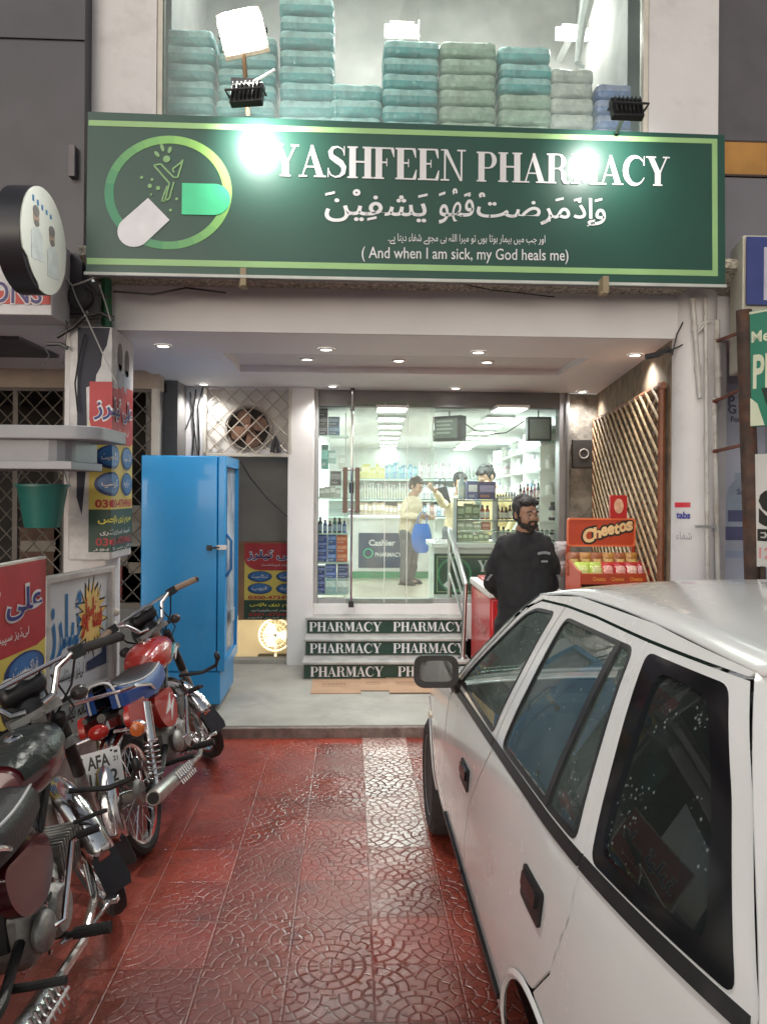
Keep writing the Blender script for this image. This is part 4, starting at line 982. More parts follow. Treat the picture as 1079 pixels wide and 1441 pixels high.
sw(m, pts, [.03, .04, .03, .006], (-w2 + .20, -.001, .62))
m.build('swirl_emblem', letter_white, t)
m = MB(); m.text('ICE CREAM', (-w2 - .001, dl * .5, .55), -Y_, Z_, .09, width=.55, bold=.02, lift=.001); m.build('side_lettering', M('pale_red', (.6, .25, .24), .5), t)

# ================================================================== orange snack rack and bags
orange = M('rack_orange', (.46, .055, .018), .42, var=.08, coat=.15, dirt=.25, ds=7, dcol=(.25, .05, .02))
ry, rx0_, rx1_ = 5.60, ax(797, 5.60), ax(893, 5.60)
W = rx1_ - rx0_
t = thing('snack_rack', 'orange metal snack display rack with a lettered header standing by the lattice', 'rack', ((rx0_ + rx1_) / 2, ry, .08))
hz0, hz1 = az(769, ry, 845) - .08, az(729, ry, 845) - .08
m = MB(); m.prism(rrect(W, hz1 - hz0, .025), (0, 0, (hz0 + hz1) / 2), X_, Z_, -Y_ * .012); hd = m.build('header', orange, t)
m = MB(); m.prism(rrect(W, hz1 - hz0, .025), (0, -.0125, (hz0 + hz1) / 2), X_, Z_, -Y_ * .006, holes=[rrect(W - .025, hz1 - hz0 - .025, .018)[::-1]]); m.build('header_rim', M('rack_orange_light', (.7, .16, .06), .4), hd)
# bubbly lettering: cream letters over a dark outline
out = MB(); inn = MB()
let = 'Cheetos'; xx = -W * .27
hs = [.105, .085, .072, .072, .082, .07, .072]; ws_ = [.085, .06, .052, .052, .042, .055, .052]
for k, ch in enumerate(let):
    zc = (hz0 + hz1) / 2 - .012 + .010 * k - (.012 if k == 0 else 0); cxx = xx + ws_[k] / 2; xx += ws_[k] * .93
    un = Vector((1, 0, .14))
    out.text(ch, (cxx, -.0125, zc), un, Z_, hs[k] + .03, width=ws_[k] + .030, bold=.085, lift=.001 + .0003 * (k % 3), thick=.001)
    inn.text(ch, (cxx, -.0125, zc), un, Z_, hs[k], width=ws_[k], bold=.045, lift=.003 + .0003 * (k % 3), thick=.001)
out.build('lettering_outline', M('ink', (.02, .018, .015), .5), hd); inn.build('header_lettering', M('cream_letter', (.75, .52, .26), .5), hd)
m = MB()
for x in (-W / 2 + .012, W / 2 - .012):
    m.b(x - .012, x + .012, -.01, .012, 0, hz0)
m.build('upright', orange, t)
tz_ = az(812, 5.25, 850) - .08
m = MB()
for s_ in (-1, 1):
    x = s_ * (W / 2 + .0)
    m.prism([(-.36, .02), (.0, .02), (.0, tz_ + .12), (-.06, tz_ + .10), (-.30, tz_ + .045), (-.36, tz_ + .04)], (x - .006, 0, 0), Y_, Z_, X_ * .012)
m.build('side_panel', orange, t, bev=.004)
for k, z in enumerate((tz_, tz_ - .30, tz_ - .60)):
    m = MB(); m.b(-W / 2 + .006, W / 2 - .006, -.35, 0, z - .05, z - .04); m.b(-W / 2 + .006, W / 2 - .006, -.365, -.35, z - .05, z + .025); m.build('tray', orange, t, bev=.003)
m = MB()
for x in (-.13, .0, .13): m.text('Cheetos', (x, -.366, tz_ - .012), X_, Z_, .028, width=.09, bold=.03, lift=.001)
m.build('tray_lettering', M('tray_yellow', (.75, .30, .05), .5), t)
m = MB(); m.b(-W / 2 + .03, W / 2 - .03, -.004, .004, .1, tz_ - .02); m.build('back_mesh', M('rack_back', (.20, .07, .04), .6), t)
def bag(p, W_, H_, T_, col, label, group, rx=.25, rz=0., band=None):
    m = MB()
    def f(i, j):
        x = (i - .5) * W_; z = j * H_; b_ = T_ / 2 * (sin(pi * min(1, max(0, j))) ** .6) * (sin(pi * i) ** .5)
        return b_, x, z
    for s_ in (-1, 1):
        m.grid(lambda i, j: (lambda q: (q[1] + .004 * sin(j * 40 + i * 9), s_ * q[0], q[2]))(f(i, j)), 10, 10, 0)
    for q in range(len(m.f)):
        if 3 <= q % 10 <= 6 and 2 <= (q // 10) % 10 <= 7: m.m[q] = 1
    nm = 'bag_%02x%02x%02x' % tuple(int(c_ * 255) for c_ in col)
    o = m.build('snack_bag', [M(nm, col, .22, var=.15, bump=.6, bs=35, vs=12), M(nm + '_print', band or (.7, .5, .4), .25, var=.4, vs=45, bump=.6, bs=35)])
    o.location = p; o.rotation_euler = (rx, 0, rz); return tag(o, label, 'snack bag', group)
g4 = 'snack bags in the orange rack'
wx = (rx0_ + rx1_) / 2
for k, (dx_, c_, b_, wh) in enumerate(((-.20, (.45, .62, .10), (.6, .7, .25), 'lime green snack bag at the left of the top tray'), (-.10, (.45, .58, .12), (.62, .66, .3), 'second lime green snack bag of the top tray'), (-.02, (.45, .03, .03), (.7, .35, .3), 'red snack bag next to the lime ones in the top tray'),
        (.07, (.42, .02, .03), (.7, .4, .35), 'red snack bag in the middle of the top tray'), (.15, (.40, .03, .03), (.72, .5, .42), 'red snack bag right of the middle in the top tray'), (.22, (.36, .02, .03), (.6, .3, .3), 'red snack bag at the right end of the top tray'))):
    bag((wx + dx_, ry - .24, .08 + tz_ - .035), .11, .14, .07, c_, wh, g4, rx=-.5, rz=random.uniform(-.2, .2), band=b_)
for k in range(6):
    bag((wx - .22 + k * .085, ry - .09, .08 + tz_ - .02), .10, .17, .05, (.42, .20, .05) if k % 2 else (.30, .10, .04), 'amber snack bag in the back row of the top tray, ' + LEF[k], g4, rx=-.2, band=(.6, .42, .15))
for k in range(6):
    bag((wx - .22 + k * .085, ry - .2, .08 + tz_ - .335), .10, .18, .06, random.choice([(.25, .12, .05), (.3, .03, .03), (.4, .3, .2)]), 'snack bag in the second tray, ' + LEF[k], g4, rx=-.2)
p = at(868, 728, 5.60); o = MB()
o.prism(rrect(.125, .17, .012), (0, 0, .085), X_, Z_, -Y_ * .03); o.prism(oval(0, .09, .035, .055), (0, -.0305, 0), X_, Z_, -Y_ * .002, 1)
o = o.build('card_packet', [M('packet_red', (.40, .02, .02), .35, var=.2), M('packet_pale', (.6, .34, .22), .5, var=.3, vs=25)]); o.location = (p.x, p.y, hz1 + .08); tag(o, 'small dark red packet perched on the header of the snack rack', 'packet')
# clear bags hung on the freezer end
for k, (px, py) in enumerate(((789, 773), (786, 800))):
    p = at(px, py, 5.7); o = bag((p.x, p.y, p.z - .06), .10, .12, .07, (.45, .42, .42), ['upper silvery crinkled bag hung between man and rack', 'lower brownish crinkled bag hung between man and rack'][k], None, rx=0, band=(.5, .36, .3) if k else (.55, .55, .56))

# ================================================================== handrail
t = thing('handrail', 'stainless steel handrail at the right edge of the lettered steps', 'handrail', (0, 0, 0))
hb0 = at(632, 861, Z=LZ); ht0 = Vector((hb0.x, hb0.y, az(746, hb0.y, 632)))
hf0 = Vector((ax(651, 6.93, 900), 6.93, .235)); hf1 = Vector((ax(655, 6.93, 822), 6.93, az(822, 6.93, 655)))
m = MB(); m.tube([hb0, ht0 - Z_ * .02], .021, 12); m.lathe([(.045, 0), (.04, .012)], hb0, n=16); m.build('post', steel, t)
m = MB(); m.tube([hf0, hf1], .021, 12); m.lathe([(.045, 0), (.04, .012)], hf0, n=16); m.build('post', steel, t)
m = MB(); m.tube([ht0, hf1], .026, 12); m.ell(ht0, (.026,) * 3); m.ell(hf1, (.026,) * 3); m.build('rail', steel, t)
m = MB()
for d in (.22, .42): m.tube([ht0 - Z_ * d, hf1 - Z_ * d * .9], .012, 10)
m.build('lower_rail', steel, t)

# ================================================================== bamboo lattice on the right wall
t = thing('lattice_screen', 'tall diagonal bamboo lattice in a reddish frame on the right porch wall', 'lattice', (0, 0, 0))
La = Vector((R0.x, R0.y, 0)) + Vector((d2.x, d2.y, 0)) * .10 - Vector((n2.x, n2.y, 0)) * .03; Lb = Vector((R1.x, R1.y, 0)) - Vector((d2.x, d2.y, 0)) * .12 - Vector((n2.x, n2.y, 0)) * .03
lu = (Lb - La).normalized(); ln = -Vector((n2.x, n2.y, 0)); LL = (Lb - La).length; Z0, Z1 = .12, 2.45
wood = M('lattice_frame', (.20, .068, .03), .5, var=.3, vs=14, bump=.2, bs=60)
slat = M('bamboo_slat', (.42, .30, .17), .55, var=.4, vs=18, bump=.3, bs=70)
m = MB()
for q in (La, Lb): m.tube([q + Z_ * Z0, q + Z_ * (Z1 + .02)], .024, 8)
m.tube([La + Z_ * Z1 - lu * .04, Lb + Z_ * Z1 + lu * .04], .024, 8); m.tube([La + Z_ * Z0, Lb + Z_ * Z0], .024, 8)
m.build('frame', wood, t)
def clip_line(c, sgn, H_):   # z = Z0 + sgn*(s)*k + c
    pts = []
    k = .62
    s0, s1 = 0., LL
    f = lambda s: c + sgn * k * s
    lo, hi = Z0, Z1
    ss = sorted([s0, s1] + [(lo - c) / (sgn * k), (hi - c) / (sgn * k)])
    v = [s for s in ss if -1e-6 <= s <= LL + 1e-6 and lo - 1e-6 <= f(s) <= hi + 1e-6]
    return (v[0], f(v[0]), v[-1], f(v[-1])) if len(v) > 1 and v[-1] - v[0] > .05 else None
for sgn, off, nm in ((-1, .0, 'falling_slats'), (1, .020, 'rising_slats')):
    m = MB(); c = Z0 - .62 * LL - .1 if sgn > 0 else Z0
    while c < Z1 + .62 * LL + .2:
        r = clip_line(c, sgn, 0)
        if r:
            j = random.uniform(-.006, .006)
            a = La + lu * r[0] + Z_ * (r[1] + j) + ln * off; b_ = La + lu * r[2] + Z_ * (r[3] - j) + ln * off
            m.tube([a, a.lerp(b_, .5) + ln * random.uniform(-.004, .004), b_], .0165, 6, sx=.45, up=ln.cross(b_ - a))
        c += .112
    m.build(nm, slat if sgn > 0 else M('bamboo_dark', (.26, .175, .10), .7, var=.4, vs=18), t)  # falling slats take a darker bamboo than the rising ones

# old wall: stains & switch box
t = thing('switch_box', 'small dark square meter box on the stained wall right of the glass', 'box', at(818, 636, 7.56))
m = MB(); m.b(-.10, .10, -.04, .01, -.16, .12); m.build('case', M('box_dark', (.05, .045, .042), .6), t, bev=.006)
m = MB(); m.ring((0.01, -.042, -.02), Y_, .045, .008, 20, 6); m.build('dial', M('dial_pale', (.4, .38, .36), .5), t)
m = MB(); m.text('BOO', (0, 0, 0), X_, Z_, .07, width=.14, bold=.02); 
# cardboard on the porch floor
kraft = M('cardboard', (.42, .27, .17), .85, var=.12, vs=5, dirt=.3, dcol=(.25, .16, .1))
for k, (a, b_, y0, y1, rz, wh) in enumerate(((437, 508, 956, 976, .01, 'left flattened cardboard sheet below the steps'), (506, 548, 955, 972, -.03, 'middle flattened cardboard sheet below the steps'), (548, 610, 954, 976, .02, 'right flattened cardboard sheet below the steps'))):
    p0, p1 = at(a, y1, Z=.085), at(b_, y1, Z=.085); q = at(a, y0, Z=.085)
    o = MB(); w_ = p1.x - p0.x; d_ = q.y - p0.y; o.b(0, w_, 0, d_, 0, .006)
    o.b(w_ * .2, w_ * .72, d_ * .45, d_ * .47, .0061, .0065, 1)
    for j in range(9): o.b(w_ * (.22 + .055 * j), w_ * (.25 + .055 * j), d_ * .55, d_ * .68, .0061, .0065, 1)
    o = o.build('cardboard_sheet', [kraft, M('kraft_print', (.25, .15, .09), .85)]); o.location = (p0.x, p0.y, .081 + .003 * k); o.rotation_euler = (0, 0, rz); tag(o, wh, 'cardboard', 'cardboard sheets under the steps')
# ================================================================== stair opening: mesh, fan, banner, basement
def mesh_panel(mb, o, u, v, wd, ht, step, r=.004, m=0, skew=1.):
    """diamond wire mesh on a rectangle"""
    o, u, v = Vector(o), Vector(u), Vector(v)
    for sg_ in (1, -1):
        c = -ht * skew if sg_ > 0 else 0
        while c < wd + ht * skew:
            x0_, x1_ = (c, c + ht * skew) if sg_ > 0 else (c, c - ht * skew)
            t0, t1 = 0., 1.
            dxx = x1_ - x0_
            ta, tb = (0 - x0_) / dxx, (wd - x0_) / dxx
            t0, t1 = max(0, min(ta, tb)), min(1, max(ta, tb))
            if t1 - t0 > .01: mb.tube([o + u * (x0_ + dxx * t0) + v * (ht * t0), o + u * (x0_ + dxx * t1) + v * (ht * t1)], r, 4, m, caps=False, smooth=False)
            c += step
        o = o + u.cross(v) * r * 1.2
    return mb
wire = M('mesh_wire', (.30, .28, .25), .5, metal=.3, var=.2)
t = thing('wire_mesh_guard', 'cream framed diamond wire guard over the exhaust fan panel', 'mesh guard', (0, 0, 0))
vx0, vx1 = ax(290, 7.33), ax(405, 7.33); vz0, vz1 = az(640, 7.33), CZ - .02
m = MB(); mesh_panel(m, (vx0, 7.335, vz0), X_, Z_, vx1 - vx0, vz1 - vz0, .155, .0055); m.build('wire_mesh', M('mesh_cream', (.42, .37, .30), .5), t)
m = MB(); m.b(vx0 - .03, vx0, 7.32, 7.355, vz0 - .0, vz1); m.b(vx1, vx1 + .03, 7.32, 7.335, vz0, vz1); m.b(vx0, vx1, 7.32, 7.35, vz0 - .03, vz0 - .001); m.build('frame', M('cream_frame', (.6, .57, .5), .45), t, bev=.003)
fc = at(350, 603, 7.37)
t = thing('exhaust_fan', 'round brown bladed exhaust fan behind the diamond wire guard', 'fan', fc)
m = MB(); m.lathe([(.205, .02), (.225, -.02), (.20, -.03), (.19, .03)], (0, 0, 0), Y_, 32, caps=False); m.build('rim', M('fan_rim', (.30, .27, .24), .5, dirt=.5), t)
m = MB(); m.lathe([(0, .0), (.19, .0)], (0, .024, 0), Y_, 32, caps=False); m.build('opening', M('fan_dark', (.03, .025, .02), .8), t)
m = MB()
for k in range(4):
    a = k * pi / 2 + .5; u = Vector((cos(a), 0, sin(a))); v = Vector((-sin(a), 0, cos(a)))
    m.prism([(.03, -.03), (.10, -.085), (.175, -.07), (.185, .0), (.15, .06), (.03, .03)], (0, 0.0 + .004 * k, 0), u, v, u.cross(v) * .003)
m.build('blades', M('fan_brown', (.17, .085, .05), .5, var=.3), t)
m = MB(); m.ell((0, -.005, 0), (.045, .03, .045)); m.build('hub', M('fan_brown', (.17, .085, .05)), t)
o = MB()
for dx_ in (-.03, .03): o.tube([(0, 0, .06), (dx_ * .6, -.01, 0), (dx_, -.01, -.10)], [.008, .018, .024], 8)
o = o.build('dark_rag', M('dark_rag', (.03, .028, .03), .9)); o.location = at(388, 622, 7.30); tag(o, 'pair of small black rags knotted on the wire guard beside the fan', 'rag')
m = MB(); m.tube([at(338, 648, 7.32), at(352, 672, 7.32), at(375, 700, 7.32), at(404, 727, 7.33)], .006, 6); o = m.build('cable', black); tag(o, 'black cable drooping from the wire guard to the white pilaster', 'cable')

red_ = M('banner_red', (.42, .028, .035), .5, var=.12, dirt=.25, ds=4, dcol=(.2, .04, .04)); yel = M('banner_yellow', (.62, .50, .10), .5, var=.1, dirt=.2, dcol=(.35, .3, .12)); grn = M('banner_green', (.012, .05, .03), .5, var=.2)
ovb = M('oval_blue', (.03, .14, .36), .4, var=.3, vs=9); ovd = M('oval_navy', (.012, .04, .14), .45, var=.2); inkb = M('ink_blue', (.02, .025, .18), .5); wh_ = M('banner_white', (.68, .66, .66), .5, var=.05); ylt = M('ink_yellow', (.72, .66, .08), .5); redt = M('ink_red', (.42, .02, .03), .5)
def tailor_banner(t, o, u, v, W, H, dark=1., wrap=None):
    """red and yellow tailor banner: red field with rounded corner, blue ovals, phone number, green foot"""
    u, v, o = Vector(u), Vector(v), Vector(o); n = u.cross(v)
    def L(mb, poly, k, m): mb.prism([(a * W, b_ * H) for a, b_ in poly], o + n * (.001 + .0012 * k), u, v, n * .001, m)
    mb = MB(); L(mb, rc(0, .0, 1, 1), 0, 0); L(mb, rc(0, 0, 1, .25), 1, 2)
    L(mb, [(0, 1), (1, 1), (1, .66)] + [(.9 - .4 * 0, .64), (.30, .64)] + [(.30 - .30 * sin(q), .64 + .14 * (1 - cos(q))) for q in (.4, .8, 1.2, 1.57)], 1, 1)
    bp_ = [mb]; mb.build('banner_sheet', [yel, red_, grn], t)
    for (x, y) in ((.27, .56), (.77, .56), (.27, .40), (.77, .40)):
        mb = MB(); L(mb, oval(x, y, .215, .072), 2, 1); L(mb, oval(x + .012, y + .004, .185, .058), 3, 0); mb.build('banner_oval', [ovb, ovd], t)
    inks = [wh_, inkb, ylt, redt]
    def TX(s, x, y, h, w_, m, bold=.0, k=4, mb=None, nm='banner_line'):
        q = mb or MB(); q.text(s, o + u * x * W + v * y * H + n * (.001 + .0012 * k), u, v, h * H, m, width=w_ * W, bold=bold)
        if mb is None: q.build(nm, inks, t)
    nm_ = ar('علی ٹیلرز'); mb = MB()
    TX(nm_, .5, .84, .15, .92, 0, .06, 3, mb); TX(nm_, .5, .84, .13, .90, 1, .02, 4.6, mb); mb.build('banner_heading', inks, t)
    TX(ar('لیڈیز سپیشلسٹ'), .55, .715, .05, .5, 0, .01)
    for (x, y, s) in ((.27, .56, 'لہنگا سیٹ'), (.77, .56, 'فراک سیٹ'), (.27, .40, 'کریپ'), (.77, .40, 'غرارہ')): TX(ar(s), x, y, .06, .27, 0, .02)
    TX('0300-4734963', .5, .285, .05, .86, 3, .03)
    TX(ar('مریم زری ہاؤس'), .5, .185, .06, .8, 2, .03); TX(ar('کمپیوٹر ایمبرائیڈری'), .5, .115, .04, .75, 0, .01); TX('0301-4734963', .5, .06, .045, .84, 3, .02); TX(ar('دکان نمبر لاہور'), .5, .018, .024, .9, 0, .005)
bx0, bx1 = ax(344, 7.9, 820), ax(424, 7.9, 820); bz0, bz1 = az(871, 7.9), az(765, 7.9)
t = thing('tailor_banner', 'faded red and yellow tailor banner hung inside the stair opening', 'banner', (0, 0, 0))
tailor_banner(t, (bx0, 7.9, bz0), X_, Z_, bx1 - bx0, bz1 - bz0)
m = MB(); m.b(bx0 - .06, bx1 + .02, 7.905, 7.93, bz0 - .01, bz1 + .02); m.build('backing_board', M('board_tan', (.25, .14, .08), .7), t)
m = MB(); m.b(bx0, bx0 + .04, 7.93, 8.25, bz0 + .2, bz0 + .24); m.build('bracket', alu_dark, t)
fp = at(388, 892, 9.7)
t = thing('pedestal_fan', 'cream and yellow pedestal fan lit up down in the basement stair', 'fan', (fp.x, fp.y, -1.2))
h_ = fp.z + 1.2
m = MB(); m.tube([(0, 0, 0), (0, 0, h_)], .018, 8); m.lathe([(.2, 0), (.19, .03), (.03, .05)], n=20); m.build('stand', M('fan_cream', (.7, .66, .55), .4), t)
m = MB(); m.ring((0, -.06, h_), Y_, .20, .012, 32, 6); m.ring((0, -.09, h_), Y_, .14, .004, 24, 4)
for k in range(24):
    a = 2 * pi * k / 24; m.tube([(.03 * cos(a), -.11, h_ + .03 * sin(a)), (.15 * cos(a), -.10, h_ + .15 * sin(a)), (.2 * cos(a), -.06, h_ + .2 * sin(a))], .003, 4)
m.build('cage', M('fan_yellow', (.64, .56, .38), .4), t)
m = MB()
for k in range(3):
    a = k * 2.094; u = Vector((cos(a), 0, sin(a))); v = Vector((-sin(a), .3, cos(a))); m.prism([(.02, -.03), (.12, -.07), (.18, 0), (.12, .06), (.02, .02)], (0, -.06, h_), u, v, Vector((0, -.003, 0)))
m.build('blades', M('fan_blade', (.55, .58, .5), .3), t)
m = MB(); m.ell((0, .03, h_), (.06, .09, .06)); m.build('motor', black, t)
lp = at(378, 889, 9.3); m = MB(); m.ell((0, 0, 0), (.035,) * 3); o = m.build('lamp_bulb', M('bulb_glow', (1, .95, .8), .5, var=0, emit=25, ecol=(1, .92, .75))); o.location = lp; tag(o, 'bare glowing bulb in the basement stair beside the fan', 'bulb')
m = MB(); m.b(-.18, .18, -.12, .12, 0, .75); m.b(-.2, .2, -.14, .14, .75, .8); o = m.build('dark_cabinet', M('cabinet_dark', (.02, .018, .016), .6)); o.location = (ax(386, 10.0), 10.0, -1.2); tag(o, 'dark cabinet standing behind the basement fan', 'cabinet')
# cable bundle down the jamb
for k, (pts) in enumerate((((268, 552), (274, 600), (270, 650), (276, 700), (272, 740)), ((276, 548), (272, 590), (278, 640), (273, 700)), ((286, 545), (279, 570), (281, 630), (276, 690)), ((252, 610), (262, 603), (271, 580), (275, 560)))):
    m = MB(); m.tube([at(x, y, 7.34 - .006 * k) for x, y in pts], .007, 6); o = m.build('cable', black)
    tag(o, ['thick black cable down the white jamb above the fridge', 'second black cable beside the thick one on the jamb', 'black cable dropping from the corner downlight', 'thin looped cable end left of the jamb'][k], 'cable', 'cables on the white jamb')

# ================================================================== left neighbour shop
lb = thing('left_shop_building', 'dark clad neighbouring shop on the left with a mesh shuttered front', 'building', (0, 0, 0))
lx = ax(122, 4.68) 
zc = az(441, 4.6, 60)
m = MB(); m.b(-6, lx - .0, 4.60, 4.75, zc, 6.2); m.b(ax(60, 4.6) - .02, lx, 4.58, 4.6, zc, zc + .3, 0)
m.build('cladding', dark_clad, lb)
m = MB()
for y0 in (-60, 70): m.b(-6, lx, 4.588, 4.6, az(y0 + 1, 4.6), az(y0, 4.6))
m.build('cladding_joints', black, lb)
m = MB(); px = ax(97, 4.55); m.b(px - .015, px + .02, 4.55, 4.6, az(258, 4.55), az(215, 4.55)); m.build('clad_fixing', M('clad_fix', (.14, .13, .14), .5), lb)
m = MB(); m.b(-6, -1.7, 4.75, 7.0, 2.76, 2.82); m.build('shop_soffit', soffit_paint, lb)
m = MB(); m.b(-6, ax(35, 5.3), 5.2, 5.9, 2.735, 2.765); m.build('soffit_recess', M('recess_grey', (.12, .115, .115), .7), lb)
GM = 6.6
m = MB(); m.b(-6, ax(222, GM), GM + .02, GM + .2, 2.60, 2.76); m.build('front_beam', M('cream_beam', (.50, .43, .34), .6, dirt=.3), lb)
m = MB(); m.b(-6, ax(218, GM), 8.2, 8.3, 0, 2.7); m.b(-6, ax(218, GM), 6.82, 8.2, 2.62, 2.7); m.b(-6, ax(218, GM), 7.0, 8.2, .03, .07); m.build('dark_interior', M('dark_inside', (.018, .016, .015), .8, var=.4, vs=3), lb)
m = MB(); m.b(ax(214, GM), ax(223, GM), GM - .03, GM + .04, .08, 2.6); m.build('gate_jamb', M('cream_frame', (.6, .57, .5), .45), lb)
m = MB(); m.b(ax(222, 7.2), ax(262, 7.38), 7.0, 7.42, .08, 2.75); m.b(-1.75, -1.68, GM + .05, 7.42, .08, 2.75); m.build('return_wall', M('return_grey', (.21, .205, .20), .8, dirt=.3), lb)
t = thing('mesh_gate', 'dark diamond mesh folding gate across the left shop front', 'gate', (0, 0, 0))
gx0, gx1 = -4.3, ax(214, GM); gz0, gz1 = az(848, GM), 2.6
m = MB(); mesh_panel(m, (gx0, GM - .01, gz0), X_, Z_, gx1 - gx0, gz1 - gz0, .15, .006, skew=.92); m.build('wire_mesh', M('gate_wire', (.20, .175, .14), .45, metal=.4, var=.2), t)
m = MB(); m.b(gx0, gx1, GM - .03, GM + .03, gz0 - .05, gz0); m.b(gx0, gx1, GM - .02, GM + .02, gz1 - .03, gz1 - .001); 
m.b(ax(20, GM), ax(27, GM), GM - .03, GM + .02, gz0, gz1 - .03); m.b(ax(90, GM), ax(97, GM), GM - .03, GM + .02, gz0, gz1 - .03); m.build('frame', M('gate_brown', (.10, .085, .07), .5, dirt=.4), t)
m = MB(); m.b(-4.3, ax(214, GM), GM - .04, GM + .06, .08, gz0 - .05); o = m.build('low_wall', M('low_wall_grey', (.17, .17, .165), .8, dirt=.4)); tag(o, 'low dark grey wall under the diamond mesh gate', 'wall')
# goods glimpsed behind the gate
for k, (px, py, sx_, sz_, c_) in enumerate(((205, 790, .16, .3, (.16, .02, .02)), (170, 780, .12, .22, (.2, .03, .03)), (60, 760, .2, .25, (.10, .05, .03)), (110, 660, .18, .2, (.05, .045, .04)), (200, 720, .15, .12, (.3, .3, .28)))):
    p = at(px, py, 7.4); zb = .07; m = MB(); m.b(-sx_, sx_, -.1, .1, 0, p.z - zb + sz_ * .5); m.b(-sx_ * .8, sx_ * .8, -.105, -.1, p.z - zb - .1, p.z - zb, 1)
    o = m.build('stored_box', [M('stored_%d' % k, c_, .7, var=.3), M('stored_tape', (.25, .22, .18), .6)]); o.location = (p.x, p.y, zb)
    tag(o, ['dark red stack of goods behind the gate beside the blue fridge', 'smaller red stack of goods behind the gate and pillar', 'brown stack of goods behind the gate below the green bucket', 'dark stack of goods behind the middle of the gate', 'pale grey stack of goods behind the gate by the fridge top'][k], 'goods', 'goods behind the mesh gate')
# pillar with a boxed sign wrapped in torn posters
pil = thing('pillar', 'white square pillar between the pharmacy porch and the left shop', 'pillar', (0, 0, 0))
qx0, qx1 = ax(97, 4.75), ax(157, 4.62)
m = MB(); m.b(qx0 - .02, qx1 - .06, 4.72, 5.02, .0, 3.0); m.build('shaft', white_paint, pil, bev=.01)
m = MB(); m.b(qx0 - .1, qx1 + .06, 4.66, 5.06, 0, .12); m.build('base', M('pillar_base', (.33, .30, .27), .8, dirt=.6, ds=6), pil, bev=.01)
bx = thing('boxed_sign', 'tall white boxed sign on the pillar wrapped in torn posters', 'sign', (0, 0, 0))
b0, b1, by0, by1 = ax(96, 4.56), ax(157, 4.56), 4.56, 4.98
bz1, bz0 = az(459, 4.56, 120), az(789, 4.56, 120)
m = MB(); m.b(b0, b1, by0, by1, bz0, bz1); m.build('case', M('case_white', (.58, .57, .57), .5, dirt=.4, ds=5), bx, bev=.012)
ZP = lambda y: az(y, 4.555, 140)
m = MB(); f0 = ax(108, 4.555)
m.prism([(f0, ZP(700)), (f0 + .03, ZP(725)), (f0 + .06, ZP(640)), (f0 + .05, ZP(545)), (b1 - .005, ZP(535)), (b1 - .005, ZP(461)), (f0 + .0, ZP(461))], (0, 4.5595, 0), X_, Z_, -Y_ * .002); m.build('dark_poster', M('poster_dark', (.024, .026, .042), .65, var=.3, dirt=.2), bx)
m = MB(); m.prism([(b1 - .03, ZP(486)), (b1 - .012, ZP(461)), (b1, ZP(461)), (b1, ZP(545)), (b1 - .095, ZP(545)), (b1 - .09, ZP(528)), (b1 - .062, ZP(515)), (b1 - .055, ZP(497))], (0, 4.5570, 0), X_, Z_, -Y_ * .002, 0)
m.prism([(by0, ZP(461)), (by1, az(490, by1)), (by1, az(560, by1)), (by0, ZP(545))], (b1 + .002, 0, 0), Y_, Z_, X_ * .002, 0)
for k, (yy, zz) in enumerate(((4.70, 512), (4.84, 516))):
    m.prism(oval(yy, az(zz, 4.8), .05, .085), (b1 + .0042, 0, 0), Y_, Z_, X_ * .001, 1); m.prism(oval(yy, az(zz + 26, 4.8), .07, .075), (b1 + .0042, 0, 0), Y_, Z_, X_ * .001, 2)
m.build('torn_poster', [M('poster_white', (.55, .55, .56), .6, var=.12, vs=9, dirt=.3), M('poster_hair', (.16, .15, .15), .7, var=.3), M('poster_shirt', (.38, .42, .48), .7)], bx)
# wrapped tailor banner: its front strip and its right-hand strip
bw1, bw2 = b1 - ax(125, 4.55), by1 - by0 - .01
tmp = thing('tmp', 'x', 'x')
bh = ZP(537) - ZP(777)
tailor_banner(tmp, (0, 0, 0), X_, Z_, bw1 + bw2, bh)
for ch in list(tmp.children):
    ch.parent = bx; me = ch.data
    bm = bmesh.new(); bm.from_mesh(me)
    bmesh.ops.bisect_plane(bm, geom=bm.verts[:] + bm.edges[:] + bm.faces[:], plane_co=(bw1, 0, 0), plane_no=(1, 0, 0))
    for v_ in bm.verts:
        x, y, z = v_.co; d = -y
        if x <= bw1 + 1e-6: v_.co = (b1 - bw1 + x + (d if x > bw1 - 1e-4 else 0), by0 - .003 - d, ZP(777) + z)
        else: v_.co = (b1 + .003 + d, by0 + (x - bw1), ZP(777) + z)
    bm.to_mesh(me); bm.free()
bpy.data.objects.remove(tmp)
# ---------------- left foreground signs, ledge, bucket, round sign
t = thing('tailor_board', 'red and yellow tailor signboard with blue ovals standing behind the dark motorcycle', 'signboard', (0, 0, 0))
K0, K1 = at(-75, 810, X=-1.50), at(61, 786, 3.92)
K1 = at(61, 786, 3.92); K0 = Vector((K1.x - .06, 3.02, K1.z))
ku = (K1 - K0); kw = ku.length; ku = ku.normalized(); kn = ku.cross(Z_)
hb_ = 1.15
tailor_banner(t, K0 - Z_ * hb_ + kn * .012, ku, Z_, kw, hb_)
m = MB(); m.prism(rc(-.012, -.012, kw + .012, hb_ + .012), K0 - Z_ * hb_ - kn * .02, ku, Z_, kn * .03); m.build('backing_board', M('board_white', (.60, .58, .54), .7, var=.1, dirt=.3), t, bev=.003)
m = MB()
for f in (.08, .92): m.tube([K0 + ku * kw * f - Z_ * (hb_ - .1) - kn * .03, K0 + ku * kw * f - Z_ * (K0.z) - kn * .10], .015, 6)
m.build('leg', alu_dark, t)
t = thing('framed_sign', 'white framed shop sign with blue script and a yellow starburst leaning by the pillar', 'sign', (0, 0, 0))
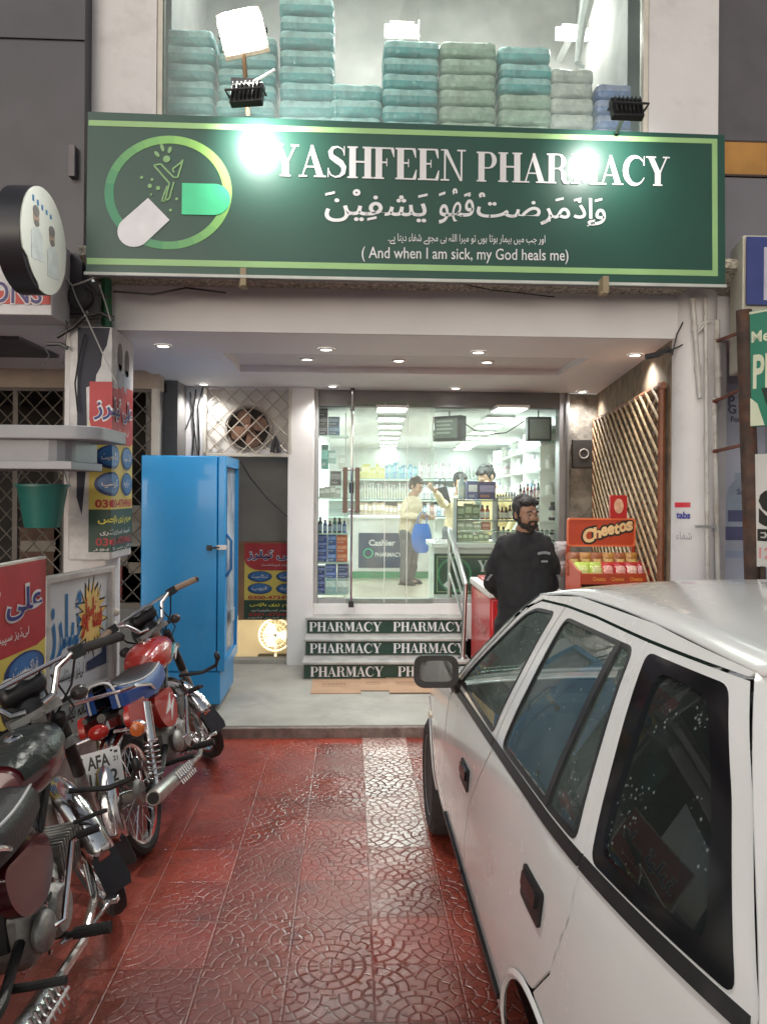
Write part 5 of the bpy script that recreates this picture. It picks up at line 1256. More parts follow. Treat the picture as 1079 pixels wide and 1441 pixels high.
A0, A1 = at(66, 822, 4.02), at(153, 804, 4.60); hz = .62
u_ = (A1 - A0); u_.z = 0; wd = u_.length; u_ = u_.normalized(); n_ = u_.cross(Z_); o_ = Vector((A0.x, A0.y, (A0.z + A1.z) / 2 - hz))
m = MB(); m.prism(rc(0, 0, wd, hz), o_ - n_ * .03, u_, Z_, n_ * .028); m.build('panel', M('sign_white', (.62, .66, .68), .4, var=.06, dirt=.2), t)
m = MB(); m.prism(rc(-.035, -.02, wd + .035, hz + .035), o_ - n_ * .035, u_, Z_, n_ * .06, holes=[rc(0, .0, wd, hz)[::-1]]); m.build('frame', M('frame_offwhite', (.55, .53, .50), .5, dirt=.5, ds=8), t, bev=.005)
m = MB(); P = lambda a, b_: o_ + u_ * (a * wd) + Z_ * (b_ * hz)
sb = [(.70 + (.27 if i % 2 else .17) * cos(2 * pi * i / 40) * (1 + .12 * sin(i * 2.3)), .62 + (.37 if i % 2 else .24) * sin(2 * pi * i / 40) * (1 + .1 * sin(i * 1.7))) for i in range(40)]
m.prism([(a * wd, b_ * hz) for a, b_ in sb], o_ + n_ * -.002, u_, Z_, n_ * .002, 0)
m.prism([(.70 * wd + (a - .70) * wd * .88, .62 * hz + (b_ - .62) * hz * .88) for a, b_ in sb], o_ + n_ * .0005, u_, Z_, n_ * .002, 1)
m.prism([(.62 * wd, .14 * hz), (.96 * wd, .14 * hz), (.96 * wd, .30 * hz), (.90 * wd, .36 * hz), (.88 * wd, .26 * hz), (.62 * wd, .22 * hz)], o_ + n_ * .0035, u_, Z_, n_ * .001, 2)
m.build('starburst', [M('ink', (.02, .018, .015)), M('star_yellow', (.72, .52, .18), .5), M('ink_navy', (.02, .04, .10), .5)], t)
m = MB()
m.text(ar('ٹیلرز'), P(.28, .58), u_, Z_, hz * .62, 0, width=wd * .50, bold=.03); m.text(ar('سٹائلو'), P(.70, .62), u_, Z_, hz * .36, 1, width=wd * .34, bold=.045, lift=.006)
m.text(ar('لیڈیز سپیشلسٹ'), P(.36, .17), u_, Z_, hz * .16, 2, width=wd * .42, bold=.01)
m.build('sign_lettering', [M('script_blue', (.03, .17, .38), .5), M('script_red', (.50, .04, .02), .5), M('ink', (.02, .018, .015))], t)
# lower board with black script
o2 = o_ - Z_ * .24 + n_ * .0
m = MB(); m.prism(rc(0, 0, wd, .20), o2 - n_ * .03, u_, Z_, n_ * .03); m.build('lower_panel', M('sign_mint', (.50, .60, .58), .4, dirt=.2), t)
m = MB(); m.text(ar('زنانہ مردانہ ٹیلرز پیکو'), o2 + u_ * wd * .5 + Z_ * .12, u_, Z_, .11, width=wd * .92, bold=.02); m.build('lower_lettering', M('ink', (.02, .018, .015)), t)
m = MB(); 
for f in (.05, .95): m.tube([o2 + u_ * wd * f - n_ * .03, o2 + u_ * wd * f - n_ * .03 - Z_ * (o2.z - .02)], .02, 6)
m.prism(rc(.0, 0, wd, .32), o2 - Z_ * .34 - n_ * .035, u_, Z_, n_ * .02)
m.build('stand', M('frame_offwhite', (.55, .53, .50)), t)
# flower posy and post by the sign
p = at(160, 870, 4.66); m = MB(); m.tube([(0, 0, -p.z + .12), (0, 0, -.02)], .022, 8)
m.build('x', white_paint) if False else None
t = thing('garden_post', 'thin white post with a yellow and cream bow tied near its top', 'post', (p.x, p.y, .12))
m.v = [(a, b_, c_ + p.z - .12) for a, b_, c_ in m.v]; m.build('shaft', white_paint, t)
m = MB(); random.seed(3)
for k in range(9): m.ell((random.uniform(-.03, .03), random.uniform(-.04, .0), p.z - .12 + random.uniform(-.05, .09)), (.022, .02, .024), k % 3 == 0 and 1 or 0)
m.build('bow', [M('bow_cream', (.62, .58, .48), .6), M('bow_yellow', (.62, .44, .06), .5)], t)
# grey ledge of a booth
t = thing('booth_ledge', 'grey rounded booth ledge jutting in from the left above the green bucket', 'ledge', (0, 0, 0))
gz_ = M('booth_grey', (.30, .31, .34), .4, var=.05, dirt=.2); EY = 3.9
ze0, ze1 = az(622, EY), az(603, EY); xe = ax(136, EY)
m = MB(); m.prism([(-4, 0), (xe - .12, 0)] + [(xe - .12 + .12 * sin(q), .12 - .12 * cos(q)) for q in (.4, .8, 1.2, pi / 2)] + [(xe, .5), (-4, .5)], (0, EY, ze0), X_, Y_, Z_ * (ze1 - ze0)); m.build('top_slab', gz_, t, bev=.006)
m = MB(); m.prism([(-4, .06), (xe - .26, .06)] + [(xe - .26 + .1 * sin(q), .16 - .1 * cos(q)) for q in (.4, .8, 1.2, pi / 2)] + [(xe - .16, .5), (-4, .5)], (0, EY, az(652, EY)), X_, Y_, Z_ * (ze0 - az(652, EY))); m.build('recessed_band', M('booth_dark', (.20, .21, .235), .35, dirt=.2), t)
m = MB(); m.b(-4, xe - .13, EY + .02, EY + .5, az(664, EY), az(652, EY) - .001); m.build('lower_slab', gz_, t, bev=.004)
m = MB(); m.b(-3.6, -3.5, EY + .2, EY + .4, 0, az(664, EY)); m.build('support', alu_dark, t)
# green bucket
p = at(60, 742, 4.2); s = 4.2 / FPX
t = thing('bucket', 'dark green plastic bucket hung below the grey ledge', 'bucket', p)
gr = M('bucket_green', (.012, .12, .10), .4, var=.08); r0, r1, hh = 23 * s, 33 * s, 56 * s
m = MB(); m.lathe([(0, 0), (r0, 0), (r1, hh), (r1 + .012, hh), (r1 + .012, hh + .014), (r1 - .006, hh + .014), (r0 - .006, .01), (0, .01)], n=28); m.build('body', gr, t)
m = MB(); m.tube([(-r1 - .01, 0, hh)] + [((r1 + .01) * -cos(q), 0, hh + .14 * sin(q)) for q in (.5, 1., 1.57, 2.1, 2.6)] + [(r1 + .01, 0, hh)], .004, 6); m.tube([(0, 0, hh + .14), (0, .0, az(664, 4.2) - p.z)], .003, 5); m.build('handle', alu, t)
# round projecting sign with two men's portraits, "ONS" board
p = at(62, 340, 4.0)
t = thing('round_sign', 'round projecting sign, its torn white face showing two standing men', 'sign', (p.x, p.y, p.z), (0, radians(-6), radians(88)))
R = .268
m = MB(); m.lathe([(R, 0), (R, .125)], (0, 0, 0), Y_, 48); m.build('drum', M('drum_black', (.02, .02, .026), .4), t)
m = MB(); o8 = [(R * .99 * cos(a), R * .99 * sin(a)) for a in [2 * pi * i / 40 for i in range(40)]]
o8 = [(x, y) if not (x < -.1 and y < -.12) else (x * .88 + .0, y * .92) for x, y in o8]
m.prism(o8, (0, -.001, 0), X_, Z_, -Y_ * .006); fc_ = m.build('face', M('face_paper', (.60, .62, .58), .6, var=.06, dirt=.15), t)
PMT = [M('portrait_skin', (.36, .25, .2), .6), M('poster_hair', (.08, .07, .07)), M('portrait_shirt', (.50, .54, .55), .6, var=.15, vs=14), M('script_blue', (.03, .17, .38))]
for k, (x, z) in enumerate(((-.095, .10), (.085, .04))):
    m = MB()
    m.prism(oval(x, z, .034, .048), (0, -.0075, 0), X_, Z_, -Y_ * .001, 0); m.prism(oval(x, z + .028, .036, .028), (0, -.0085, 0), X_, Z_, -Y_ * .001, 1); m.prism(oval(x + .004, z - .030, .026, .016), (0, -.0085, 0), X_, Z_, -Y_ * .001, 1)
    m.prism([(x - .07, z - .21), (x - .065, z - .075), (x - .02, z - .05), (x + .02, z - .05), (x + .065, z - .075), (x + .07, z - .21)], (0, -.0075, 0), X_, Z_, -Y_ * .001, 2)
    m.build('portrait', PMT, fc_)
m = MB()
for k in range(5): m.b(-.13 + k * .05, -.11 + k * .05, -.0085, -.0075, .17 - .01 * k, .20 - .012 * k, 3)
m.build('poster_marks', PMT, fc_)
m = MB(); m.tube([(0, .16, .1), (-.0, .7, .1)], .02, 8); m.build('bracket', black, t)
zs0, zs1 = az(443, 4.3, 40), az(405, 4.3, 40)
t = thing('shop_sign', 'white and red sign end reading ONS below the round sign', 'sign', (0, 0, 0))
xr1 = ax(71, 4.3); m = MB(); m.b(-4, xr1, 4.3, 4.58, zs0, az(330, 4.3, 10)); m.build('case', M('sign_white2', (.60, .60, .62), .45, dirt=.3), t, bev=.004)
m = MB(); m.b(-4, xr1 - .005, 4.294, 4.299, az(428, 4.3, 40), az(410, 4.3, 40), 0); m.b(-2.6, ax(32, 4.3), 4.2935, 4.299, az(370, 4.3, 10), az(334, 4.3, 10), 1); m.build('stripe', [M('stripe_red', (.52, .05, .04), .5, var=.2, vs=5), M('stripe_pale', (.45, .47, .55), .5)], t)
m = MB(); wz = (az(412, 4.3, 20) + 0); m.text('ONS', (ax(20, 4.29), 4.293, wz), X_, Z_, .135, 0, width=.30, bold=.05, lift=.001); m.text('ONS', (ax(20, 4.29), 4.293, wz), X_, Z_, .120, 1, width=.285, bold=.012, lift=.003); m.build('sign_lettering', [wh_, M('ons_navy', (.05, .035, .16), .5)], t)
# tangle of wires by the pillar head
wir = [[(88, 386), (102, 402), (120, 396), (134, 390)], [(100, 398), (108, 420), (122, 447), (146, 500), (165, 540)], [(78, 430), (95, 455), (92, 490), (88, 512)], [(140, 400), (150, 430), (156, 452)], [(66, 484), (85, 484), (96, 490)], [(160, 449), (142, 440), (120, 445), (104, 460), (80, 474)], [(120, 470), (112, 500), (106, 540), (110, 580)], [(118, 392), (136, 412), (153, 418)], [(62, 487), (70, 500), (58, 520)], [(122, 438), (128, 446), (121, 452), (126, 442)]]
for k, pts in enumerate(wir):
    m = MB(); m.tube([at(x, y, 4.50 + .005 * k) for x, y in pts], [.006, .004, .003, .004, .012, .014, .005, .008, .004, .006][k], 6)
    o = m.build('wire', black if k in (2, 4, 5, 6, 7, 8) else M('wire_pale', (.42, .42, .40), .5))
    tag(o, ['pale wire sagging under the left end of the green sign', 'long pale wire running down over the dark poster', 'dark wire looping beside the pillar head', 'pale wire dropping to the top of the boxed sign', 'dark wire across the left soffit', 'thick black wire slanting down left of the boxed sign', 'dark wire hanging along the dark poster', 'short black wire under the sign corner', 'thin dark wire tail below the left soffit', 'knotted pale wire at the pillar head'][k], 'wire', 'wires round the pillar head')
t = thing('junction_box', 'dark round meter cover on the wall under the sign corner', 'meter', at(116, 420, 4.6))
m = MB(); m.lathe([(.07, 0), (.07, .05), (.05, .07), (0, .07)], (0, 0, 0), -Y_, 20); m.build('cover', M('meter_dark', (.04, .038, .04), .5), t)
m = MB(); m.b(-.10, .10, 0, .02, -.12, .10); m.build('back_plate', M('meter_plate', (.07, .065, .07), .6), t)
m = MB(); m.tube([at(150, 390, 4.72), at(151, 460, 4.72)], .03, 10); o = m.build('drain_pipe', M('pipe_green', (.03, .14, .06), .5)); tag(o, 'green pipe behind the left end of the sign', 'pipe')

# ================================================================== right-hand neighbours
rb_ = thing('right_shop_building', 'dark grey clad neighbouring shop on the right with an orange band', 'building', (0, 0, 0))
RY_ = 4.9; xr0 = ax(1004, RY_)
m = MB(); m.b(xr0, 7, RY_, RY_ + .2, az(200, RY_, 1040), 6.2); m.build('upper_cladding', M('right_dark', (.10, .095, .105), .4, var=.15, dirt=.3), rb_)
m = MB(); m.b(xr0, 7, RY_ - .01, RY_ + .2, az(246, RY_, 1040), az(201, RY_, 1040)); m.build('orange_band', M('band_orange', (.40, .20, .045), .5, var=.15), rb_)
m = MB(); m.b(xr0, 7, RY_ - .012, RY_ + .2, az(249, RY_, 1040), az(246, RY_, 1040) - .001); m.b(xr0, 7, RY_ - .012, RY_ + .2, az(201, RY_, 1040) + .001, az(199, RY_, 1040) + .002); m.build('band_edges', M('edge_brown', (.05, .025, .02), .5), rb_)
m = MB(); m.b(xr0, 7, RY_, RY_ + .2, 2.95, az(250, RY_, 1040)); m.build('lower_cladding', grey_clad, rb_)
PY = 5.25
m = MB(); m.b(2.38, 7, PY, PY + .1, 0, 2.96); m.build('shop_wall', M('lilac_wall', (.34, .37, .47), .5, var=.06), rb_)
m = MB(); m.b(2.3, 2.42, 4.86, PY + .05, 0, 2.96, 0); m.build('return_wall', M('right_return', (.40, .40, .42), .6, dirt=.4), rb_)
t = thing('bottle_poster', 'tall pale blue wall poster with a glass bottle right of the column', 'poster', (0, 0, 0))
q0, q1 = ax(1015, PY), ax(1075, PY)
m = MB(); m.b(q0, q1, PY - .006, PY - .001, az(835, PY, 1030), az(540, PY, 1030)); m.build('sheet', M('poster_lilac', (.45, .50, .62), .45, var=.08, vs=2), t)
m = MB(); m.b(q0, q1, PY - .008, PY - .006, az(760, PY, 1030), az(741, PY, 1030), 0)
bxx = ax(1041, PY); prof = [(.0, 0), (.1, 0), (.1, .20), (.085, .26), (.045, .31), (.045, .36), (0, .36)]
m.prism([(x, z) for x, z in prof] + [(-x, z) for x, z in prof[::-1][1:-1]], (bxx, -.0 + PY - .006, az(738, PY, 1030)), X_, Z_, -Y_ * .001, 1)
m.prism(rc(-.09, .02, .09, .10), (bxx, PY - .0075, az(738, PY, 1030)), X_, Z_, -Y_ * .001, 0); m.b(q0 + .02, q1 - .15, PY - .008, PY - .006, az(785, PY, 1030), az(775, PY, 1030), 2)
m.build('printed_bottle', [M('poster_slate', (.10, .11, .24), .45), M('bottle_print', (.34, .42, .54), .4, var=.2), M('poster_sky', (.36, .44, .60), .45)], t)
m = MB()
for s, x, y, h in (('P', 1026, 564, .075), ('G', 1026, 574 + 2, .065), ('For', 1030, 590, .04)):
    m.text(s, (ax(x, PY) - .02, PY - .0065, az(y, PY, x)), X_, Z_, h, bold=.03, align='LEFT')
m.text('SA', (bxx, PY - .0085, az(692, PY, 1041)), X_, Z_, .04, bold=.03)
m.build('poster_lettering', M('poster_ink', (.10, .11, .20), .5), t)
# light-box sign above with cream side, blue face
LY = 4.35
t = thing('light_box_sign', 'cream sided light box sign with a blue and white face at the right edge', 'sign', (0, 0, 0))
l0 = ax(1042, LY); m = MB()
m.prism([(l0, LY), (l0 + 1.6, LY - .02), (l0 + 1.6, LY + .3), (ax(1024, LY + .3), LY + .3)], (0, 0, az(518, LY, 1035)), X_, Y_, Z_ * (az(331, LY, 1045) - az(518, LY, 1035))); m.build('case', M('case_cream', (.50, .48, .41), .55, dirt=.5, ds=6, dcol=(.2, .18, .14)), t, bev=.008)
m = MB(); m.b(l0 + .01, l0 + 1.6, LY - .028, LY - .02, az(430, LY, 1045), az(335, LY, 1045) , 0); m.b(ax(1068, LY), l0 + 1.5, LY - .033, LY - .028, az(424, LY, 1060), az(350, LY, 1060), 1); m.b(ax(1076, LY), l0 + 1.4, LY - .036, LY - .033, az(378, LY, 1060), az(364, LY, 1060), 0); m.build('face', [M('face_blue', (.035, .05, .20), .4), M('face_pale', (.50, .50, .60), .4)], t)
# rusty pole with clamps, vertical pipes
t = thing('rusty_pole', 'dark rusty iron pole standing right of the white column', 'pole', (0, 0, 0))
PLY = 4.15; a_, b_ = at(1046, 437, PLY), at(1060, 838, PLY - .02); d_ = (b_ - a_); b_ = a_ + d_ * (a_.z / -d_.z)
rust = M('rust', (.055, .032, .024), .75, var=.5, vs=12, dirt=.6, ds=9, dcol=(.16, .05, .02), bump=.3)
m = MB(); m.tube([a_, b_], [.042, .05], 14); m.build('post', rust, t)
for y0, y1, x0 in ((480, 465, 1008), (565, 545, 1005), (635, 625, 1006)):
    m = MB(); m.tube([at(x0, y0, 4.72), at(1048, y1, PLY - .02)], .011, 6); m.ell(at(x0, y0, 4.72), (.02, .02, .02)); m.build('clamp_arm', M('rust_red', (.17, .05, .03), .7, var=.4), t)
for k, (x0, y0, x1, y1, r, nm, Yp) in enumerate(((974, 420, 984, 560, .015, 'thicker white conduit running down the front of the round column', 4.66), (992, 415, 995, 840, .012, 'thin white conduit along the right of the column', 4.66), (1008, 450, 1010, 560, .018, 'short stained white pipe beside the rusty pole clamps', 4.72), (1004, 560, 1010, 838, .015, 'long peeling white pipe at the right of the column', 4.72))):
    m = MB(); a_ = at(x0, y0, Yp); b2_ = at(x1, y1, Yp)
    if k in (1, 3): b2_ = a_ + (b2_ - a_) * (a_.z / (a_.z - b2_.z))
    if k == 1: m.tube([at(1000, 452, Yp), at(985, 455, Yp), at(979, 470, Yp), a_ + (b2_ - a_) * .06], r, 8)
    m.tube([a_, b2_], r, 10); 
    for f in (.3, .7): q = a_.lerp(b2_, f); m.tube([q - Z_ * .02, q + Z_ * .02], r * 1.35, 10)
    o = m.build('conduit_pipe', M('pipe_white', (.55, .54, .52), .5, dirt=.6, ds=9, dcol=(.25, .16, .1))); tag(o, nm, 'pipe', 'pipes on the round column')
m = MB(); m.b(-.06, .06, -.01, .01, -.008, .008); m.b(.05, .066, -.012, .012, -.03, .012); o = m.build('pipe_bracket', alu); o.location = at(992, 741, 4.64); tag(o, 'small pale bracket on the lower column', 'bracket')
# stickers on the column
t = thing('column_sticker', 'red and blue medicine sticker stuck on the white column', 'sticker', (0, 0, 0))
def on_col(px, py):
    d = CAMR @ Vector(((px - CX) / FPX, -(py - CY) / FPX, -1.0)); r = .1365
    a_ = d.x ** 2 + d.y ** 2; b_ = -2 * (d.x * c0.x + d.y * c0.y); cc = c0.x ** 2 + c0.y ** 2 - r * r; D_ = b_ * b_ - 4 * a_ * cc
    tt = (-b_ - sqrt(max(0, D_))) / (2 * a_); return Vector((d.x * tt, d.y * tt, CAMZ + d.z * tt))
def col_patch(mb, x0, x1, y0, y1, m, off=.001, n=5):
    pts = [[on_col(x0 + (x1 - x0) * i / n, y) for i in range(n + 1)] for y in (y0, y1)]
    f = lambda q: q + Vector((q.x - c0.x, q.y - c0.y, 0)).normalized() * off
    mb.add([f(q) for r_ in pts for q in r_], [(i, i + 1, n + 2 + i, n + 1 + i) for i in range(n)], m)
m = MB(); col_patch(m, 949, 971, 707, 714, 0); m.build('red_strip', M('sticker_red', (.55, .03, .05), .4), t)
m = MB(); q = on_col(961, 725); nn_ = Vector((q.x - c0.x, q.y - c0.y, 0)).normalized(); uu = Z_.cross(nn_)
m.text('tabs', q, uu, Z_, .045, width=.09, bold=.04, lift=.004); q2 = on_col(962, 754); m.text(ar('شفاء'), q2, uu, Z_, .05, 1, width=.10, lift=.004); m.build('sticker_lettering', [M('sticker_navy', (.05, .06, .30), .5), M('sticker_grey', (.3, .3, .33), .5)], t)
# green sign and white sign at the right edge
def side_sign(name, label, x0, yt0, yb0, Y0, Y1, X1, mat_):
    t = thing(name, label, 'sign', (0, 0, 0)); a_ = at(x0, yt0, Y0); zb = at(x0, yb0, Y0).z
    b_ = Vector((X1, Y1, a_.z)); u = (b_ - a_).normalized(); n = u.cross(Z_); W = (b_ - a_).length; H_ = a_.z - zb
    m = MB(); m.prism(rc(0, 0, W, H_), Vector((a_.x, a_.y, zb)), u, Z_, -n * .03); m.build('panel', mat_, t, bev=.003)
    return t, Vector((a_.x, a_.y, zb)), u, n, W, H_
g0 = at(1051, 440, 4.12)
t, o_, u, n, W, H_ = side_sign('green_sign', 'green medical sign with white capitals by the rusty pole', 1051, 440, 600, 4.12, 3.5, g0.x + .42, M('med_green', (.03, .20, .13), .4, var=.08))
m = MB(); m.prism(rc(0, H_ - .012, W, H_), o_ + n * .001, u, Z_, n * .001, 0); m.text('Medical', o_ + u * .025 + Z_ * (H_ - .14), u, Z_, .062, align='LEFT', bold=.02, lift=.003); m.text('PHARMACY', o_ + u * .035 + Z_ * (H_ - .33), u, Z_, .19, align='LEFT', width=W * .92, bold=.025, lift=.003); m.prism([(.0, 0), (.10, 0), (.06, .12), (.0, .17)], o_ + n * .002, u, Z_, n * .001, 0); m.prism([(.08, .20), (W, .24), (W, .04), (.12, .08)], o_ + n * .002, u, Z_, n * .001, 1)
m.build('sign_lettering', [M('med_cream', (.62, .66, .50), .5), M('med_dark', (.02, .03, .025), .5)], t)
m = MB(); m.tube([o_ + Z_ * H_ * .8 - n * .03 + u * .05, o_ + Z_ * H_ * .8 - u * .06 - n * .03], .012, 6); m.build('bracket', rust, t)
g0 = at(1061, 645, 4.10)
t, o_, u, n, W, H_ = side_sign('white_sign', 'white cloth sign with big black letters below the green sign', 1061, 640, 796, 4.10, 3.5, g0.x + .40, M('cloth_white', (.56, .55, .53), .7, var=.06, bump=.4, bs=5))
m = MB(); m.text('S', o_ + u * .025 + Z_ * (H_ * .52), u, Z_, .20, align='LEFT', bold=.07, lift=.003); m.text('EXPERT', o_ + u * .02 + Z_ * (H_ * .28), u, Z_, .065, align='LEFT', bold=.06, lift=.003); m.build('sign_lettering', M('ink', (.02, .018, .015)), t)
m = MB(); m.text('12', o_ + u * .03 + Z_ * (H_ * .12), u, Z_, .06, align='LEFT', bold=.02, lift=.003); m.build('sign_number', M('pale_red', (.6, .25, .24)), t)
m = MB(); m.tube([o_ + u * .05, o_ + u * .07 - Z_ * o_.z], .014, 6); m.tube([o_ + u * (W - .05), o_ + u * (W - .05) - Z_ * o_.z], .014, 6); m.build('leg', rust, t)
# wires and torn hole at right end of the beam
for k, pts in enumerate((((908, 502), (925, 499), (940, 490), (944, 496)), ((935, 497), (960, 485), (985, 470)), ((945, 500), (952, 470), (975, 425)))):
    m = MB(); m.tube([at(x, y, 4.75) for x, y in pts], [.018, .005, .005][k], 6); o = m.build('wire', black); tag(o, ['ragged black cable end at the right corner of the porch ceiling', 'thin wire from the ceiling corner towards the conduits', 'thin wire rising from the ceiling corner to the sign'][k], 'wire', 'wires at the right ceiling corner')
m = MB(); m.tube([at(160, 410, 4.6), at(215, 414, 4.58), at(262, 405, 4.6), at(318, 412, 4.58)], .006, 6); o = m.build('wire', black); tag(o, 'dark wire trailing along the slab edge under the left half of the sign', 'wire')
m = MB(); m.tube([at(640, 397, 4.5), at(690, 408, 4.5), at(730, 412, 4.5), at(780, 418, 4.6)], .004, 6); o = m.build('wire', black); tag(o, 'thin dark wire trailing along the slab edge under the right half of the sign', 'wire')
# ================================================================== white hatchback
CARX, CARY = 1.19, 2.75
def interp(pts, x):
    if x <= pts[0][0]: return pts[0][1]
    for (a, fa), (b_, fb) in zip(pts, pts[1:]):
        if x <= b_: 
            t = (x - a) / (b_ - a); return fa + (fb - fa) * t
    return pts[-1][1]
def smooth_pts(pts, n=12):
    """Catmull-Rom table so that the flank has no facets"""
    out = []
    for i in range(len(pts) - 1):
        p0, p1, p2, p3 = pts[max(i - 1, 0)], pts[i], pts[i + 1], pts[min(i + 2, len(pts) - 1)]
        for k in range(n):
            t = k / n
            out.append(tuple(.5 * ((2 * p1[c_]) + (-p0[c_] + p2[c_]) * t + (2 * p0[c_] - 5 * p1[c_] + 4 * p2[c_] - p3[c_]) * t * t + (-p0[c_] + 3 * p1[c_] - 3 * p2[c_] + p3[c_]) * t ** 3) for c_ in (0, 1)))
    return out + [pts[-1]]
PROF = smooth_pts([(.15, .70), (.25, .745), (.40, .788), (.60, .802), (.80, .797), (.97, .775), (1.09, .742), (1.25, .672), (1.36, .618), (1.45, .565), (1.50, .53)])
def hwid(Y, z):
    h = interp(PROF, z)
    if Y > 3.3: h -= ((Y - 3.3) / 1.4) ** 2 * .15
    if Y < 1.7: h -= ((1.7 - Y) / .75) ** 2 * .075
    return h
ZB = smooth_pts([(.95, 1.058), (1.4, 1.038), (2.26, 1.0), (3.05, .965)])
ZG = smooth_pts([(1.22, 1.448), (1.6, 1.466), (2.1, 1.448), (2.40, 1.41), (2.62, 1.27), (3.02, .985)])
zb = lambda Y: interp(ZB, Y); zg = lambda Y: interp(ZG, Y)
carpaint = M('car_white', (.78, .78, .77), .26, var=.03, vs=2, coat=.8, dirt=.10, ds=5, dcol=(.33, .31, .28), bump=.015, bs=160)
cblack = M('car_black_trim', (.022, .022, .023), .42, var=.2, dirt=.25, ds=12, dcol=(.09, .085, .08))
cglass = glass('car_glass', (.66, .74, .71), 1.45, refl=1.0, film=.15, fcol=(.42, .52, .49), drops=True)  # greenish film paints reflected light into the colour of the panes
car = thing('parked_car', 'white five door hatchback parked at the right with wet roof and dark side windows', 'car', (CARX, CARY, 0))
def inset(poly, d):
    n = len(poly); A = sum(poly[i][0] * poly[(i + 1) % n][1] - poly[(i + 1) % n][0] * poly[i][1] for i in range(n)); sg = 1 if A > 0 else -1; out = []
    for i in range(n):
        p0, p1, p2 = Vector(poly[i - 1]), Vector(poly[i]), Vector(poly[(i + 1) % n])
        e1, e2 = (p1 - p0).normalized(), (p2 - p1).normalized(); n1, n2_ = Vector((-e1.y, e1.x)) * sg, Vector((-e2.y, e2.x)) * sg
        b_ = (n1 + n2_); b_ = b_ / max(.4, b_.dot(n1)) if b_.length > 1e-6 else n1
        out.append(tuple(p1 + b_ * d))
    return out
def roundp(poly, r, n=4):
    out = []; k = len(poly)
    for i in range(k):
        p0, p1, p2 = Vector(poly[i - 1]), Vector(poly[i]), Vector(poly[(i + 1) % k])
        a, b_ = (p0 - p1), (p2 - p1); ra = min(r, a.length * .45, b_.length * .45)
        s, e = p1 + a.normalized() * ra, p1 + b_.normalized() * ra
        for j in range(n + 1):
            t = j / n; out.append(tuple(s * (1 - t) ** 2 + p1 * 2 * t * (1 - t) + e * t * t))
    return out
def side_panel(name, loop, mat_, side, off=0., th=.006, holes=(), parent=None, gap=.0038, step=.045):
    loop = inset(loop, gap) if gap else loop
    loops = [loop] + [list(h) for h in holes]; flat = [p for l in loops for p in l]
    tris = tessellate_polygon([[Vector((p[0], p[1], 0)) for p in l] for l in loops])
    bm = bmesh.new(); vs = [bm.verts.new((0, p[0], p[1])) for p in flat]
    for t in tris:
        try: bm.faces.new([vs[i] for i in t])
        except ValueError: pass
    ys_, zs_ = [p[0] for p in flat], [p[1] for p in flat]
    for no, lo, hi in (((0, 1, 0), min(ys_), max(ys_)), ((0, 0, 1), min(zs_), max(zs_))):
        c = math.ceil(lo / step) * step
        while c < hi:
            bmesh.ops.bisect_plane(bm, geom=bm.verts[:] + bm.edges[:] + bm.faces[:], plane_co=Vector(no) * c, plane_no=no); c += step
    for v in bm.verts:
        Y, z = v.co.y, v.co.z; v.co = (side * (hwid(Y, z) + off), Y - CARY, z)
    bmesh.ops.recalc_face_normals(bm, faces=bm.faces[:])
    bm.normal_update()
    s = sum(f.normal.x * f.calc_area() for f in bm.faces)
    if s * side < 0: bmesh.ops.reverse_faces(bm, faces=bm.faces[:])
    be = [e for e in bm.edges if e.is_boundary]
    r = bmesh.ops.extrude_edge_only(bm, edges=be)
    for v in r['geom']:
        if isinstance(v, bmesh.types.BMVert): v.co.x -= side * th
    me = bpy.data.meshes.new(name); bm.to_mesh(me); bm.free(); me.materials.append(mat_)
    me.polygons.foreach_set('use_smooth', [True] * len(me.polygons))
    ns = []
    for v in me.vertices:
        Y, z = v.co.y + CARY, v.co.z
        ns.append(Vector((side, -(hwid(Y + .02, z) - hwid(Y - .02, z)) / .04, -(hwid(Y, z + .02) - hwid(Y, z - .02)) / .04)).normalized())
    me.normals_split_custom_set_from_vertices(ns)
    o = bpy.data.objects.new(name, me); COL.objects.link(o); o.parent = parent or car
    return o
AR, AF, RA = (1.57, .30), (3.95, .30), .385
def archp(c, a0, a1, n=14, r=RA): return [(c[0] + r * cos(radians(a0 + (a1 - a0) * i / n)), c[1] + r * sin(radians(a0 + (a1 - a0) * i / n))) for i in range(n + 1)]
fw = roundp([(2.925, 1.020), (2.46, 1.358), (2.38, 1.388), (2.200, 1.403), (2.262, 1.030)], .03)
rw = roundp([(2.135, 1.034), (2.092, 1.406), (1.612, 1.420), (1.482, 1.064)], .03)
QW = [(1.548, 1.424), (1.262, 1.428), (1.138, 1.292), (.992, 1.084), (1.405, 1.066)]
qw = roundp(QW, .025)
fdoor = [(3.10, .37), (3.12, .62), (3.08, .925), (2.99, .982), (2.50, 1.366), (2.38, 1.410), (2.145, 1.427), (2.225, 1.0), (2.46, .74), (2.58, .52), (2.62, .37)]
rdoor = [(2.62, .37), (2.58, .52), (2.46, .74), (2.225, 1.0), (2.145, 1.427), (1.9, 1.436), (1.580, 1.440), (1.436, 1.04), (1.44, .94), (1.50, .80), (1.60, .70)] + [(1.68, .672), (1.80, .61), (1.90, .50), (1.96, .37)]
quart = [(1.580, 1.440), (1.228, 1.446), (1.10, 1.30), (.955, 1.088), (.925, .95), (.91, .70), (.925, .45), (1.0, .37), (1.20, .36)] + archp(AR, 168, 88, 12) + [(1.60, .70), (1.50, .80), (1.44, .94), (1.436, 1.04)]
quart = quart[:9] + [(1.57 - .385 * cos(radians(a)), .30 + .385 * sin(radians(a))) for a in (12, 25, 38, 51, 64, 77, 90)] + [(1.60, .70), (1.50, .80), (1.44, .94), (1.436, 1.04)]
